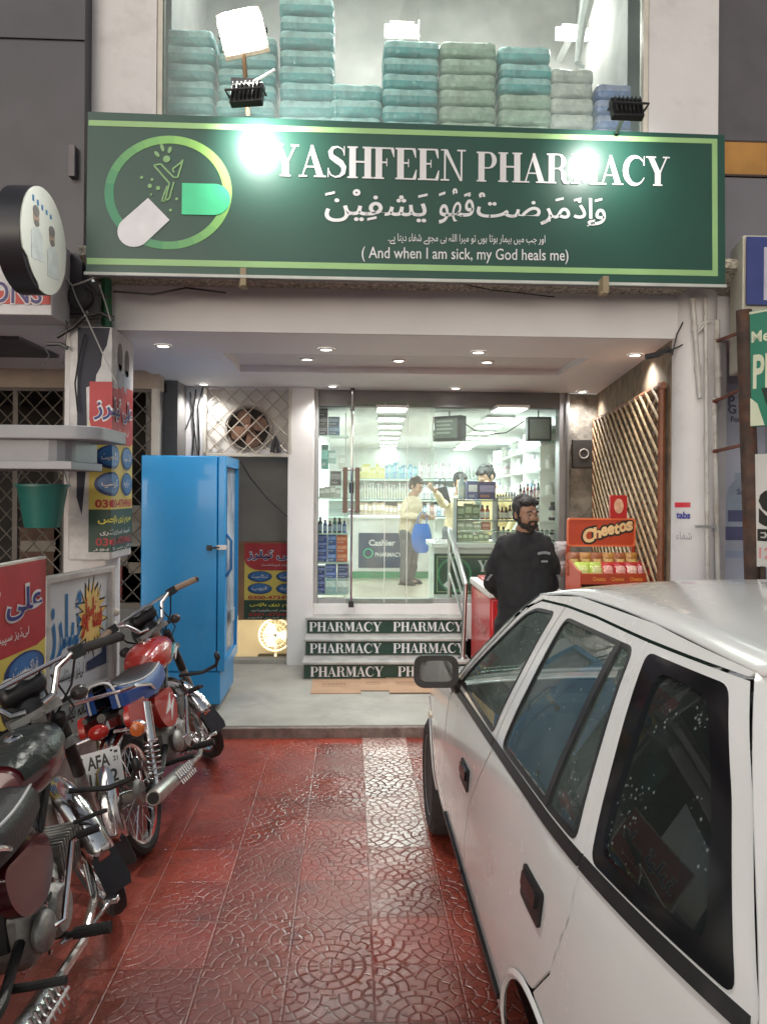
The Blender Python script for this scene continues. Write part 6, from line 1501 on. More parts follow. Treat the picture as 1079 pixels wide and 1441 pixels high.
fender = [(3.12, .37), (3.57, .37)] + [(3.95 - .37 * cos(radians(a)), .30 + .37 * sin(radians(a))) for a in range(12, 169, 12)] + [(4.33, .37), (4.50, .42), (4.56, .60), (4.47, .70), (4.1, .775), (3.6, .875), (3.2, .95), (3.09, .94), (3.12, .62)]
rail = [(1.228, 1.446), (1.582, 1.441), (1.9, 1.437), (2.145, 1.428), (2.38, 1.411), (2.505, 1.367), (2.995, .985), (3.10, .942), (3.04, .992), (2.62, 1.300), (2.42, 1.424), (2.1, 1.464), (1.6, 1.476), (1.215, 1.460)]
skirt = [(1.97, .20), (3.56, .20), (3.57, .365), (1.955, .365)]
for side in (-1, 1):
    d = side_panel('door', fdoor, carpaint, side, holes=[fw])
    side_panel('window_gasket', fw, cblack, side, .002, .012, [inset(fw, .009)], d, 0)
    side_panel('pane', inset(fw, .010), cglass, side, -.004, .004, (), d, 0)
    side_panel('belt_moulding', [(3.00, .995), (2.232, 1.026), (2.232, 1.003), (3.04, .968)], cblack, side, .006, .008, (), d, 0)
    side_panel('rub_strip', [(2.62, .43), (3.10, .43), (3.10, .452), (2.62, .452)], cblack, side, .010, .01, (), d, 0)
    d2_ = side_panel('door', rdoor, carpaint, side, holes=[rw])
    side_panel('window_gasket', rw, cblack, side, .002, .012, [inset(rw, .009)], d2_, 0)
    side_panel('pane', inset(rw, .010), cglass, side, -.004, .004, (), d2_, 0)
    side_panel('window_divider', [(1.670, 1.058), (1.696, 1.057), (1.700, 1.417), (1.674, 1.418)], cblack, side, .004, .012, (), d2_, 0)
    side_panel('belt_moulding', [(2.222, 1.027), (1.444, 1.060), (1.444, 1.038), (2.222, 1.004)], cblack, side, .006, .008, (), d2_, 0)
    side_panel('rub_strip', [(1.98, .43), (2.60, .43), (2.60, .452), (1.97, .452)], cblack, side, .010, .01, (), d2_, 0)
    q = side_panel('rear_quarter', quart, carpaint, side, holes=[qw])
    side_panel('quarter_border', qw, M('ceramic_black', (.008, .008, .010), .12, var=.05), side, .002, .012, [roundp([(1.475, 1.402), (1.290, 1.402), (1.170, 1.275), (1.065, 1.108), (1.385, 1.090)], .04)], q, 0)
    side_panel('pane', inset(qw, .02), glass('car_glass_dark', (.30, .33, .32), 1.45, film=.04, fcol=(.42, .5, .48), drops=True), side, -.006, .004, (), q, 0)
    side_panel('belt_moulding', [(1.434, 1.061), (.962, 1.080), (.955, 1.059), (1.434, 1.038)], cblack, side, .006, .008, (), q, 0)
    side_panel('fuel_lid', roundp([(1.16, .86), (1.04, .88), (1.02, .76), (1.15, .74)], .03), carpaint, side, .003, .006, (), q, 0)
    side_panel('fender', fender, carpaint, side)
    side_panel('roof_rail', rail, carpaint, side, .001)
    side_panel('sill', skirt, carpaint, side)
    for c_, r_ in ((AR, .385), (AF, .372)):
        m = MB()
        def lip(i, j):
            a = radians(8 + 164 * i); r2 = r_ - .010 + .022 * j; Y = c_[0] + r2 * cos(a); z = c_[1] + r2 * sin(a)
            return (side * (hwid(Y, z) + .003 + .006 * sin(pi * j)), Y - CARY, z)
        m.grid(lip, 24, 4); m.build('arch_lip', carpaint, car)
    # recessed pull handles
    for (y0, y1, zc_) in ((2.49, 2.645, .80), (1.575, 1.73, .878)):
        h = side_panel('door_handle', roundp([(y0, zc_ - .036), (y1, zc_ - .040), (y1, zc_ + .030), (y0, zc_ + .036)], .012), cblack, side, .006, .012, (), d if y0 > 2 else d2_, 0)
        side_panel('handle_flap', roundp([(y0 + .02, zc_ - .006), (y1 - .02, zc_ - .008), (y1 - .02, zc_ + .024), (y0 + .02, zc_ + .028)], .008), M('handle_gloss', (.02, .02, .022), .2), side, .014, .008, (), d if y0 > 2 else d2_, 0)
    p = MB(); p.ell((side * (hwid(3.74, .66) + .004), 3.74 - CARY, .66), (.012, .03, .018)); p.build('side_indicator', M('indicator_clear', (.6, .55, .45), .15), car)
# centre surfaces
def cross(name, pts, mat_, crown, nx=14, bulge=0., parent=None, inset_=0., crown1=None, ir=(0, 1), sr=1., back=0.):
    P = smooth_pts(pts, 6) if len(pts) > 2 else [pts[0], tuple((pts[0][k] + pts[1][k]) / 2 for k in (0, 1)), pts[1]]
    m = MB()
    def f(i, j):
        i = ir[0] + (ir[1] - ir[0]) * i; cw_ = crown if crown1 is None else crown + (crown1 - crown) * min(1, i * 2.5)
        k = i * (len(P) - 1); a = min(int(k), len(P) - 2); t = k - a
        Y = P[a][0] + (P[a + 1][0] - P[a][0]) * t; z = P[a][1] + (P[a + 1][1] - P[a][1]) * t
        s = (-1 + 2 * j) * sr; e = 1 - abs(s) ** 2.6
        return (s * (hwid(Y, z) - inset_), Y - CARY + bulge * e - back, z + cw_ * e)
    m.grid(f, (len(P) - 1) * 1, nx)
    o = m.build(name, mat_, parent or car); so_ = o.modifiers.new('solid', 'SOLIDIFY'); so_.thickness = .006; so_.offset = 0
    return o
cross('roof', [(1.205, 1.459), (1.6, 1.476), (2.1, 1.464), (2.43, 1.421)], carpaint, .040)
ws_ = cross('windscreen', [(2.43, 1.42), (2.62, 1.30), (3.05, .99)], cglass, .03, bulge=.05)
cross('hood', [(3.10, .955), (3.6, .885), (4.1, .785), (4.46, .705)], carpaint, .035)
cross('front_bumper', [(4.47, .70), (4.60, .63), (4.66, .50), (4.62, .30), (4.5, .22)], carpaint, .0, bulge=.06)
cross('grille', [(4.545, .665), (4.60, .60)], cblack, .0, bulge=.075, inset_=.28)
tg = cross('tailgate', [(1.222, 1.456), (1.096, 1.30), (.952, 1.09), (.922, .95), (.908, .70)], carpaint, .040, bulge=-.012, crown1=.0)
cross('rear_window', [(1.222, 1.456), (1.096, 1.30), (.952, 1.09), (.922, .95), (.908, .70)], M('ceramic_black', (.008, .008, .010)), .040, bulge=-.012, parent=tg, crown1=.0, ir=(.05, .50), sr=.86, back=.006)
cross('rear_bumper', [(.93, .70), (.90, .60), (.90, .42), (.96, .28)], carpaint, 0, bulge=-.05)
# floor, wheel wells, cabin
m = MB(); m.b(-.66, .66, 1.98 - CARY, 3.5 - CARY, .20, .36); m.b(-.60, .60, 1.0 - CARY, 4.5 - CARY, .24, .50); m.b(-.62, .62, 3.0 - CARY, 3.1 - CARY, .36, .93); m.b(-.60, .60, 1.02 - CARY, 1.95 - CARY, .5, .72)
for s_ in (-1, 1):
    for c_ in (AR, AF): m.b(s_ * .50 - .02, s_ * .50 + .02, c_[0] - .40 - CARY, c_[0] + .40 - CARY, .2, .68)
m.build('underbody', M('underbody', (.012, .012, .013), .8), car)
dkc = M('car_cabin', (.05, .052, .055), .8, var=.2)
m = MB(); m.b(-.60, .60, 2.86 - CARY, 3.08 - CARY, .75, .945); m.build('dashboard', dkc, car, bev=.03)
for s_ in (-1, 1):
    for (y0, kind) in ((2.22, 'dark'), (1.50, 'blue')):
        mt = M('seat_blue', (.012, .09, .24), .6, var=.15) if kind == 'blue' else M('seat_dark', (.06, .062, .065), .8)
        m = MB(); m.b(s_ * .33 - .23, s_ * .33 + .23, y0 - CARY, y0 + .46 - CARY, .42, .56); 
        m.box((s_ * .33, y0 - .03 - CARY, .82), (.46, .13, .58), 0, (radians(14), 0, 0))
        st_ = m.build('seat', mt, car, bev=.05)
        m = MB(); m.box((s_ * .33, y0 - .12 - CARY, 1.18), (.24, .08, .17), 0, (radians(10), 0, 0)); m.build('headrest', mt, st_, bev=.03)
m = MB(); m.ring((.36, 2.80 - CARY, .96), (0, -.85, .5), .18, .014, 28, 8); m.build('steering_wheel', cblack, car)
m = MB(); m.b(-.5, .5, 1.02 - CARY, 1.36 - CARY, .74, .98, 0); m.ell((-.35, 1.25 - CARY, 1.0), (.12, .1, .1), 1); m.ell((-.28, 1.12 - CARY, 1.0), (.14, .1, .08), 2); m.build('parcel_load', [dkc, M('load_pale', (.4, .38, .33), .8), M('load_rose', (.25, .1, .11), .8)], car)
# wheels
for s_ in (-1, 1):
    for c_ in ((AR[0], .288), (AF[0], .288)):
        x = s_ * .70; R_ = .288
        m = MB(); ax_ = Vector((s_, 0, 0)); o_ = (x, c_[0] - CARY, c_[1])
        m.lathe([(.185, -.08), (.25, -.085), (R_ - .01, -.07), (R_, -.04), (R_, .04), (R_ - .01, .07), (.25, .085), (.19, .075)], o_, ax_, 36); wh = m.build('wheel', rubber, car)
        m = MB(); m.lathe([(.195, .078), (.18, .06), (.12, .045), (.06, .06), (0, .065)], o_, ax_, 30, caps=False)
        for k in range(8):
            a = k * pi / 4; m.ell((x + s_ * .052, o_[1] + .125 * cos(a), o_[2] + .125 * sin(a)), (.004, .016, .016), 1, n=8, k=6)
        m.build('wheel_cover', [M('hubcap', (.40, .40, .41), .35, metal=.7, dirt=.5, ds=9), cblack], wh)
# wing mirror on the left flank (and its twin)
for s_ in (-1, 1):
    m = MB(); o_ = Vector((s_ * .865, 2.86 - CARY, 1.075))
    def f(i, j):
        a = 2 * pi * i; t = j; e = .45
        sp_ = lambda c: (1 if c > 0 else -1) * abs(c) ** e
        k = (1 - (t * .9) ** 2.5) ** .5 if t < 1 else .4
        return o_ + Vector((sp_(cos(a)) * .082 * k, .085 * t, sp_(sin(a)) * .058 * k))
    m.grid(f, 32, 8); m.add([f(i / 32, 1) for i in range(32)], [tuple(range(32))])
    mi = m.build('wing_mirror', cblack, car, smooth=True, ang=50)
    m = MB(); m.prism([(x, z) for x, z in rrect(.135, .09, .03)], o_ + Y_ * .006, X_, Z_, -Y_ * .004); g_ = m.build('mirror_glass', M('mirror_glass', (.22, .24, .24), .05, metal=1, var=0), mi)
    m = MB(); m.prism(rrect(.168, .122, .04), o_ + Y_ * .010, X_, Z_, -Y_ * .014, holes=[rrect(.122, .082, .026)[::-1]]); m.build('mirror_bezel', cblack, mi)
    m = MB(); m.tube([o_ + Vector((-s_ * .06, .02, -.03)), (s_ * (hwid(2.93, .98) - .01), 2.95 - CARY, .985)], .026, 8); m.build('mirror_arm', cblack, mi)
# ================================================================== small motorcycles
def moto(name, label, loc, rotz, lean, steer, C):
    t = thing(name, label, 'motorcycle', loc, (0, -lean, rotz), None)
    R, AXL = .285, .285; ra, fa = Vector((0, -.60, AXL)), Vector((0, .63, AXL))
    hd = Vector((0, .34, .90)); axis = (hd - Vector((0, .60, .285))).normalized(); RS = Matrix.Rotation(steer, 3, axis)
    S_ = lambda p: hd + RS @ (Vector(p) - hd)
    tank, body, seat_top, seat_side = C['tank'], C['body'], C['seat'], C['seat_side']
    alloy = M('engine_alloy', (.34, .33, .31), .5, metal=.7, var=.25, vs=18, dirt=.6, ds=14, dcol=(.05, .045, .04))
    frame_m = M('frame_black', (.02, .02, .021), .4, dirt=.4, ds=9, dcol=(.12, .1, .08))
    # wheels
    def wheel(c, fn, wname):
        m = MB(); n = 40
        m.lathe([(R - .055, -.022), (R - .03, -.036), (R - .008, -.026), (R, 0), (R - .008, .026), (R - .03, .036), (R - .055, .022)], c, X_, n, caps=False)
        w_ = m.remap(fn).build(wname, rubber, t)
        m = MB(); m.lathe([(R - .052, -.024), (R - .066, -.02), (R - .07, 0), (R - .066, .02), (R - .052, .024)], c, X_, n, caps=False); m.remap(fn).build('rim', chrome, w_)
        m = MB()
        for k in range(18):
            a = 2 * pi * k / 18; b_ = a + (.35 if k % 2 else -.35)
            for s in (-1, 1): m.tube([c + Vector((s * .03, .05 * cos(b_), .05 * sin(b_))), c + Vector((0, (R - .068) * cos(a), (R - .068) * sin(a)))], .0022, 4)
        m.remap(fn).build('spokes', chrome, w_)
        m = MB(); m.lathe([(.05, -.045), (.065, -.03), (.065, .03), (.05, .045)], c, X_, 20); m.tube([c - X_ * .10, c + X_ * .10], .010, 8); m.remap(fn).build('hub', alloy, w_)
    ident = lambda p: p
    wheel(ra, ident, 'rear_wheel'); wheel(fa, S_, 'front_wheel')
    def fender(c, a0, a1, wdt, rr, mat_, nm, fn, flap=None):
        m = MB()
        def f(i, j):
            a = radians(a0 + (a1 - a0) * i); q = -1 + 2 * j; r = rr - .028 * q * q * (1 if abs(q) < 1 else 1)
            r = rr - .035 * abs(q) ** 3
            return c + Vector((q * wdt, r * cos(a), r * sin(a)))
        m.grid(f, 20, 8); o = m.remap(fn).build(nm, mat_, t); s = o.modifiers.new('s', 'SOLIDIFY'); s.thickness = .004
        if flap:
            m = MB(); a = radians(a1 if flap > 0 else a0); e = c + Vector((0, rr * cos(a), rr * sin(a))); tg_ = Vector((0, -sin(a), cos(a))) * (1 if flap > 0 else -1)
            m.prism([(-wdt * .9, -.02), (wdt * .9, -.02), (wdt * 1.0, .10), (wdt * .8, .13), (-wdt * .8, .13), (-wdt * 1.0, .10)], e - Vector((0, cos(a), sin(a))) * .01, X_, tg_, Vector((0, cos(a), sin(a))) * .006)
            m.remap(fn).build('mud_flap', M('flap_black', (.03, .032, .04), .6), o)
        return o
    fender(fa, 18, 172, .052, R + .045, C['ffender'], 'front_fender', S_, 1)
    rf = fender(ra, 62, 196, .055, R + .05, C['rfender'], 'rear_fender', ident, 1)
    # fork
    for s in (-1, 1):
        x = s * .075; m = MB(); top = Vector((x, hd.y + .03, hd.z - .02)); bot = Vector((x, fa.y, fa.z))
        m.tube([top, top.lerp(bot, .45)], .025, 12, 0); m.tube([top.lerp(bot, .42), top.lerp(bot, .5), bot], [.021, .024, .02], 12, 1)
        m.remap(S_).build('fork_leg', [C.get('fork', frame_m), alloy], t)
    m = MB(); m.box(hd + Vector((0, .02, .03)), (.19, .07, .03)); m.box(hd + Vector((0, .05, -.13)), (.19, .07, .03)); m.tube([hd + axis * .03, hd - axis * .18], .028, 10); m.remap(S_).build('fork_clamp', alloy, t)
    # frame
    m = MB(); m.tube([hd - axis * .06, (0, .10, .72), (0, -.18, .66), (0, -.55, .68), (0, -.72, .70)], .022, 8)
    m.tube([hd - axis * .14, (0, .16, .52), (0, -.12, .42)], .022, 8)
    for s in (-1, 1): m.tube([(s * .05, -.15, .36), (s * .085, -.38, .31), (s * .085, -.62, .285)], .017, 8); m.tube([(s * .06, -.14, .64), (s * .09, -.42, .68), (s * .09, -.70, .70)], .014, 8)
    m.tube([(0, -.14, .66), (0, -.16, .34)], .03, 8)
    m.build('frame', frame_m, t)
    # tank
    m = MB()
    def tk(i, j):
        a = 2 * pi * i; y = -.235 + .47 * j; f = j
        wd = .125 * (sin(pi * min(1, max(0, .12 + .80 * f))) ** .55) * (1 if 0 < j < 1 else .0); hh = .105 * (sin(pi * min(1, max(0, .14 + .74 * f))) ** .6) * (1 if 0 < j < 1 else 0)
        e = .72; sp_ = lambda c: (1 if c > 0 else -1) * abs(c) ** e
        z = sp_(sin(a)) * hh; z = z if z > 0 else z * .75
        return Vector((sp_(cos(a)) * wd, .14 + y, .785 + z + .03 * f))
    m.grid(tk, 32, 22); tko = m.build('fuel_tank', tank, t)
    m = MB(); m.lathe([(.032, 0), (.034, .012), (.026, .02), (0, .022)], (0, .12, .895), Z_, 18); m.build('fuel_cap', chrome, tko)
    if C.get('decal'):
        for s in (-1, 1):
            m = MB()
            for k, (pl_, mi) in enumerate((([(-.02, 0), (.10, .035), (.05, .01), (.12, .02), (.02, -.04), (.05, -.005)], 0), ([(-.05, -.02), (.02, .03), (.08, .05), (.03, .01)], 1))):
                m.prism(pl_, (s * .121, .16, .79), Y_, Z_, X_ * s * (.006 + .002 * k), mi)
            m.build('tank_decal', [M('decal_white', (.7, .7, .68), .4), M('decal_teal', (.05, .35, .4), .4)], tko)
    if C.get('cover'):
        m = MB()
        def cv(i, j):
            p = tk(.02 + .46 * i, .08 + .80 * j); return p + Vector((p.x * .06, 0, .008 + .004 * sin(j * 30) * sin(i * 14)))
        m.grid(cv, 20, 22); m.build('tank_cover', C['cover'], tko)
    # seat
    def seat_fn(top):
        def f(i, j):
            y = .0 - .66 * j; wd = (.105 + .03 * sin(pi * min(1, j * 1.1))) * (1 if j < .93 else sqrt(max(0.02, 1 - ((j - .93) / .075) ** 2)))
            a = pi * i; e = .55; sp_ = lambda c: (1 if c > 0 else -1) * abs(c) ** e
            zc_ = .68 + .05 * (j - .5) ** 2 * 2 + .03 * max(0, j - .6); hh = .115 + .02 * j
            return Vector((sp_(cos(a)) * wd * (1.0 if not top else 1.0), y, zc_ + (sin(a) ** .6) * hh))
        return f
    m = MB(); f = seat_fn(False); m.grid(f, 24, 30)
    for q in range(len(m.f)):
        i = q // 30; m.m[q] = 0 if 5 <= i <= 18 else 1
    m.add([f(0, j / 30) for j in range(31)] + [f(1, j / 30) for j in range(31)], [(j, j + 1, 32 + j, 31 + j) for j in range(30)], 1)
    so2 = m.build('seat', [seat_top, seat_side], t)
    m = MB()
    for i_ in (5 / 24, 19 / 24): m.tube([f(i_, .03 + .95 * j / 14) + Z_ * .003 for j in range(15)], .005, 6)
    m.tube([f(k / 12, .985) + Vector((0, -.004, 0)) for k in range(13)], .006, 6); m.build('piping', M('piping_white', (.62, .62, .62), .4), so2)
    m = MB()
    for s in (-1, 1): m.tube([(s * .13, -.30, .70), (s * .15, -.40, .745), (s * .15, -.62, .79)], .010, 8)
    m.tube([(.15, -.62, .79), (.12, -.72, .80), (-.12, -.72, .80), (-.15, -.62, .79)], .010, 8); m.build('grab_rail', chrome, t)
    # side covers, tail, lamps, plate
    for s in (-1, 1):
        m = MB(); m.prism(roundp([(-.36, .66), (-.05, .65), (-.01, .54), (-.10, .45), (-.26, .47), (-.34, .55)], .07), (s * .085, 0, 0), Y_, Z_, X_ * s * .045); o = m.build('side_cover', body, t, bev=.022, bseg=4)
        if C.get('decal'):
            m = MB(); m.prism([(-.24, .54), (-.10, .62), (-.15, .55), (-.06, .58), (-.18, .49), (-.14, .55)], (s * .131, 0, 0), Y_, Z_, X_ * s * .004); m.build('cover_decal', M('decal_white', (.7, .7, .68)), o)
    for s in (-1, 1):
        m = MB(); m.prism(roundp([(-.38, .70), (-.70, .72), (-.72, .62), (-.52, .56)], .05), (s * .095, 0, 0), Y_, Z_, X_ * s * .03); m.build('tail_cowl', body, t, bev=.012)
    m = MB(); m.ell((0, -.79, .655), (.05, .03, .035)); tl = m.build('tail_lamp', M('tail_red', (.36, .02, .015), .15, var=.1), t)
    for s in (-1, 1):
        m = MB(); m.tube([(s * .05, -.74, .63), (s * .15, -.75, .62)], .008, 6); m.lathe([(0, -.03), (.03, -.025), (.036, 0), (.036, .008)], (s * .17, -.755, .62), Y_, 16); m.lathe([(.035, .0), (.03, .016), (0, .022)], (s * .17, -.775, .62), -Y_, 16, 1); m.build('indicator', [chrome, M('indicator_orange', (.55, .13, .03), .2)], t)
    if C.get('plate'):
        pm = Matrix.Rotation(radians(-18), 3, 'X'); m = MB(); pc = Vector((-.01, -.845, .50))
        m.prism(rrect(.20, .17, .015), pc, X_, pm @ Z_, pm @ (-Y_ * .003)); po = m.build('number_plate', M('plate_white', (.62, .63, .64), .4, dirt=.2), t)
        m = MB(); un = pm @ Z_; off = pm @ (-Y_ * .003)
        m.text('AFA', pc + off + un * .038 + X_ * -.005, X_, un, .058, width=.105, bold=.03, lift=.001); m.text('1562', pc + off - un * .035 + X_ * .01, X_, un, .058, width=.135, bold=.03, lift=.001)
        m.text('21', pc + off + un * .035 + X_ * .075, X_, un, .022, width=.022, bold=.02, lift=.001)
        m.b(0, 0, 0, 0, 0, 0) if False else None
        m.prism(rc(-.008, -.006, .008, .006), pc + off + un * .064 + X_ * .08, X_, un, off * .4); m.prism(rc(-.02, -.008, .02, .008), pc + off - un * .01 - X_ * .075, X_, un, off * .4, 1)
        m.build('plate_lettering', [M('ink', (.02, .018, .015)), M('plate_grey', (.4, .4, .42))], po)
        m = MB()
        for x, z in ((-.08, .065), (.06, .072), (-.075, -.07), (.08, -.07)): m.ell(pc + off + un * z + X_ * x, (.006, .004, .006), n=8, k=6)
        m.build('plate_bolts', black, po)
    # engine: crankcase, flat finned cylinder, covers
    m = MB(); m.box((0, -.02, .36), (.17, .30, .20)); m.box((0, .10, .40), (.13, .16, .14)); eng = m.build('engine', alloy, t, bev=.035)
    m = MB(); m.lathe([(.0, .125), (.07, .12), (.085, .10), (.09, .06)], (0, .03, .35), X_, 22); m.lathe([(.0, .13), (.085, .125), (.10, .10), (.10, .06)], (0, -.04, .36), -X_, 22); m.ell((.11, -.12, .36), (.03, .07, .06)); m.build('engine_cover', alloy, eng)
    m = MB()
    for k in range(8): y = .19 + k * .024; m.box((0, y, .425 + .06 * (y - .19)), (.14, .009, .14))
    m.tube([(0, .16, .42), (0, .38, .435)], .05, 12); m.box((0, .385, .437), (.11, .045, .10)); m.build('cylinder', alloy, eng, bev=.004)
    m = MB(); m.box((0, .14, .53), (.06, .07, .07)); m.tube([(0, .14, .56), (0, .10, .60), (0, -.02, .60)], .022, 8); m.build('carburettor', alloy, eng, bev=.008)
    # exhaust on the right
    m = MB(); m.tube([(.03, .40, .39), (.06, .42, .32), (.10, .34, .22), (.13, .10, .19), (.14, -.15, .22)], .017, 10, 0); ex = m.build('exhaust_pipe', C['muffler'], t)
    m = MB(); d0, d1 = Vector((.145, -.14, .22)), Vector((.165, -.80, .30))
    m.tube([d0, d0.lerp(d1, .12), d0.lerp(d1, .2), d0.lerp(d1, .95), d1], [.018, .026, .037, .039, .034], 18, 0); m.lathe([(.031, 0), (.027, .03)], d1 - (d1 - d0).normalized() * .025, (d1 - d0), 16, 1); m.build('muffler', [C['muffler'], black], ex)
    m = MB(); m.tube([d0.lerp(d1, .12) + X_ * .05, d0.lerp(d1, .55) + X_ * .055], .006, 6)
    for k in range(8): q_ = d0.lerp(d1, .14 + k * .055); m.tube([q_ + Vector((.030, 0, .04)), q_ + Vector((.052, 0, -.03))], .005, 6)
    m.build('heat_guard', chrome, ex)
    # rear shocks with springs, chain case
    for s in (-1, 1):
        a_, b_ = Vector((s * .12, -.60, .29)), Vector((s * .12, -.46, .67)); m = MB(); m.tube([a_, b_], .011, 8, 0); m.tube([a_.lerp(b_, .5), b_], .030, 14, 0); u = (b_ - a_).normalized().orthogonal(); v = (b_ - a_).normalized().cross(u)
        m.tube([a_.lerp(b_, .08 + .45 * k / 60) + u * .026 * cos(k * .72) + v * .026 * sin(k * .72) for k in range(61)], .0045, 6, 0); m.build('shock_absorber', chrome, t)
    m = MB(); m.prism(roundp([(.0, .30), (.02, .42), (-.10, .44), (-.60, .36), (-.70, .29), (-.60, .22), (-.10, .28)], .05), (-.085, 0, 0), Y_, Z_, -X_ * .035); m.build('chain_case', frame_m, t, bev=.008)
    bz0 = hd.z + .06
    # controls
    for s in (-1, 1):
        m = MB(); m.tube([(s * .05, .02, .265), (s * .14, .02, .265)], .010, 8, 0); m.tube([(s * .14, .02, .265), (s * .26, .02, .265)], .019, 10, 1); m.build('footpeg', [frame_m, rubber], t)
        m = MB(); m.tube([(s * .08, -.30, .30), (s * .15, -.32, .31), (s * .24, -.32, .31)], .013, 8); m.build('rear_footpeg', rubber, t)
    m = MB(); m.tube([(.13, -.10, .36), (.16, -.09, .37), (.16, .06, .55), (.20, .07, .57)], .010, 8, 0); m.tube([(.18, .065, .565), (.25, .075, .575)], .014, 8, 1); m.build('kick_starter', [chrome, rubber], t)
    m = MB(); m.tube([(.10, .0, .25), (.17, .10, .24), (.20, .20, .26)], .008, 8); m.box((.205, .21, .262), (.05, .03, .02)); m.build('brake_pedal', chrome, t, bev=.004)
    m = MB(); m.tube([(-.09, .0, .26), (-.20, -.03, .06), (-.235 - .0, -.04, .0 + .03)], .010, 8); m.build('side_stand', frame_m, t)
    m = MB(); m.tube([(.06, .36, .62), (.20, .38, .60), (.29, .38, .62), (.31, .38, .66)], .011, 8); m.tube([(.06, .36, .50), (.18, .38, .52)], .009, 8); m.ell((.31, .38, .67), (.018, .014, .03)); m.build('leg_guard', frame_m, t)
    # loose cables and bolts
    m = MB()
    for q_, (x0, z0) in enumerate(((.06, .10), (-.05, .08), (.02, .12), (-.08, .02))): m.tube([(x0, .36, bz0 + z0), (x0 * 1.6, .44 - .02 * q_, bz0 - .05), (x0 * .8, .30, bz0 - .16), (.03, .14, .60 - .03 * q_)], .0045, 6)
    m.build('cable_loom', black, t)
    m = MB()
    for s in (-1, 1):
        for y, z in ((-.08, .42), (.06, .43), (.09, .30), (-.10, .28), (.0, .46), (.02, .26)): m.lathe([(.009, 0), (.009, .008), (0, .010)], (s * .105, y, z), X_ * s, 8)
    m.build('engine_bolts', chrome, eng)
    # handlebar group (turned with the fork)
    bz = hd.z + .06
    m = MB(); hp = []
    for s in (1, -1):
        pts = [(s * .03, .31, bz), (s * .08, .32, bz + .01), (s * .13, .32, bz + .09), (s * .20, .30, bz + .12), (s * .35, .24, bz + .10)]
        m.tube(pts, .0125, 10)
    hbar = m.remap(S_).build('handlebar', chrome, t)
    m = MB(); m.tube([(-.19, .305, bz + .118), (.19, .305, bz + .118)], .009, 8); m.remap(S_).build('brace_bar', chrome, hbar)
    for s in (1, -1):
        m = MB(); m.tube([(s * .235, .285, bz + .116), (s * .36, .237, bz + .098)], .0185, 12, 0); m.ell((s * .362, .236, bz + .098), (.016, .016, .019), 1); m.remap(S_).build('grip', [C['grip'], black], hbar)
        m = MB(); m.box((s * .21, .295, bz + .115), (.045, .05, .045), 0); m.tube([(s * .20, .325, bz + .115), (s * .24, .345, bz + .11), (s * .36, .315, bz + .09)], [.008, .007, .005], 8, 1); m.remap(S_).build('lever', [black, C.get('lever', chrome)], hbar)
        m = MB(); m.tube([(s * .20, .31, bz + .10), (s * .16, .37, bz + .0), (s * .05, .40, bz - .1)], .005, 6); m.remap(S_).build('control_cable', black, hbar)
    m = MB(); m.lathe([(.0, -.10), (.05, -.09), (.085, -.03), (.092, .02), (.086, .03)], (0, .44, bz - .02), Y_, 24, 0); m.lathe([(.084, .03), (.05, .045), (0, .05)], (0, .44, bz - .02), Y_, 24, 1, caps=False); m.remap(S_).build('headlamp', [black, M('lens_clear', (.6, .62, .62), .08, metal=.5)], t)
    m = MB(); m.box((0, .37, bz + .075), (.17, .09, .085), 0, (radians(-30), 0, 0)); dash = m.remap(S_).build('instrument_cluster', black, t, bev=.025)
    m = MB(); m.lathe([(.03, 0), (.03, .004)], (-.035, .345, bz + .112), (0, -.5, .86), 16); m.lathe([(.03, 0), (.03, .004)], (.035, .345, bz + .112), (0, -.5, .86), 16); m.remap(S_).build('dial', M('dial_grey', (.25, .26, .27), .15), dash)
    for s in (-1, 1):
        m = MB(); m.tube([(s * .08, .42, bz - .05), (s * .16, .42, bz - .05)], .008, 6, 0); m.ell((s * .185, .42, bz - .05), (.035, .03, .03), 1); m.remap(S_).build('indicator', [black, M('front_indicator', (.06, .05, .05), .25)], t)
    return t
redp = M('moto_red', (.42, .022, .015), .25, var=.06, coat=.6, dirt=.15, ds=6, dcol=(.12, .03, .03))
maroon = M('moto_maroon', (.085, .010, .014), .3, var=.08, coat=.7, dirt=.2, ds=6, dcol=(.06, .03, .03))
seatb = M('seat_black', (.022, .022, .025), .45, var=.2, bump=.15, bs=60)
moto('motorcycle', 'red motorcycle with a blue sided seat and white number plate, parked by the fridge', (-.935, 4.36, 0), radians(-2.3), radians(16), radians(42), dict(tank=redp, body=redp, seat=seatb, seat_side=M('seat_blue_side', (.012, .06, .26), .4, var=.1), ffender=chrome, rfender=chrome, grip=M('grip_tan', (.30, .22, .16), .7), muffler=M('muffler_steel', (.45, .43, .40), .35, metal=.9, dirt=.6, ds=10, dcol=(.14, .10, .07)), plate=True, decal=True))
moto('motorcycle', 'dark maroon motorcycle with a black tank cover and black grips, nearest at the left', (-.995, 2.55, 0), radians(1), radians(9), radians(38), dict(tank=maroon, body=maroon, seat=seatb, seat_side=seatb, ffender=chrome, rfender=maroon, grip=rubber, lever=black, muffler=M('muffler_bright', (.62, .61, .58), .25, metal=1, dirt=.35, ds=10, dcol=(.25, .2, .16)), cover=M('tank_leather', (.020, .026, .024), .32, var=.2, bump=.25, bs=50)))
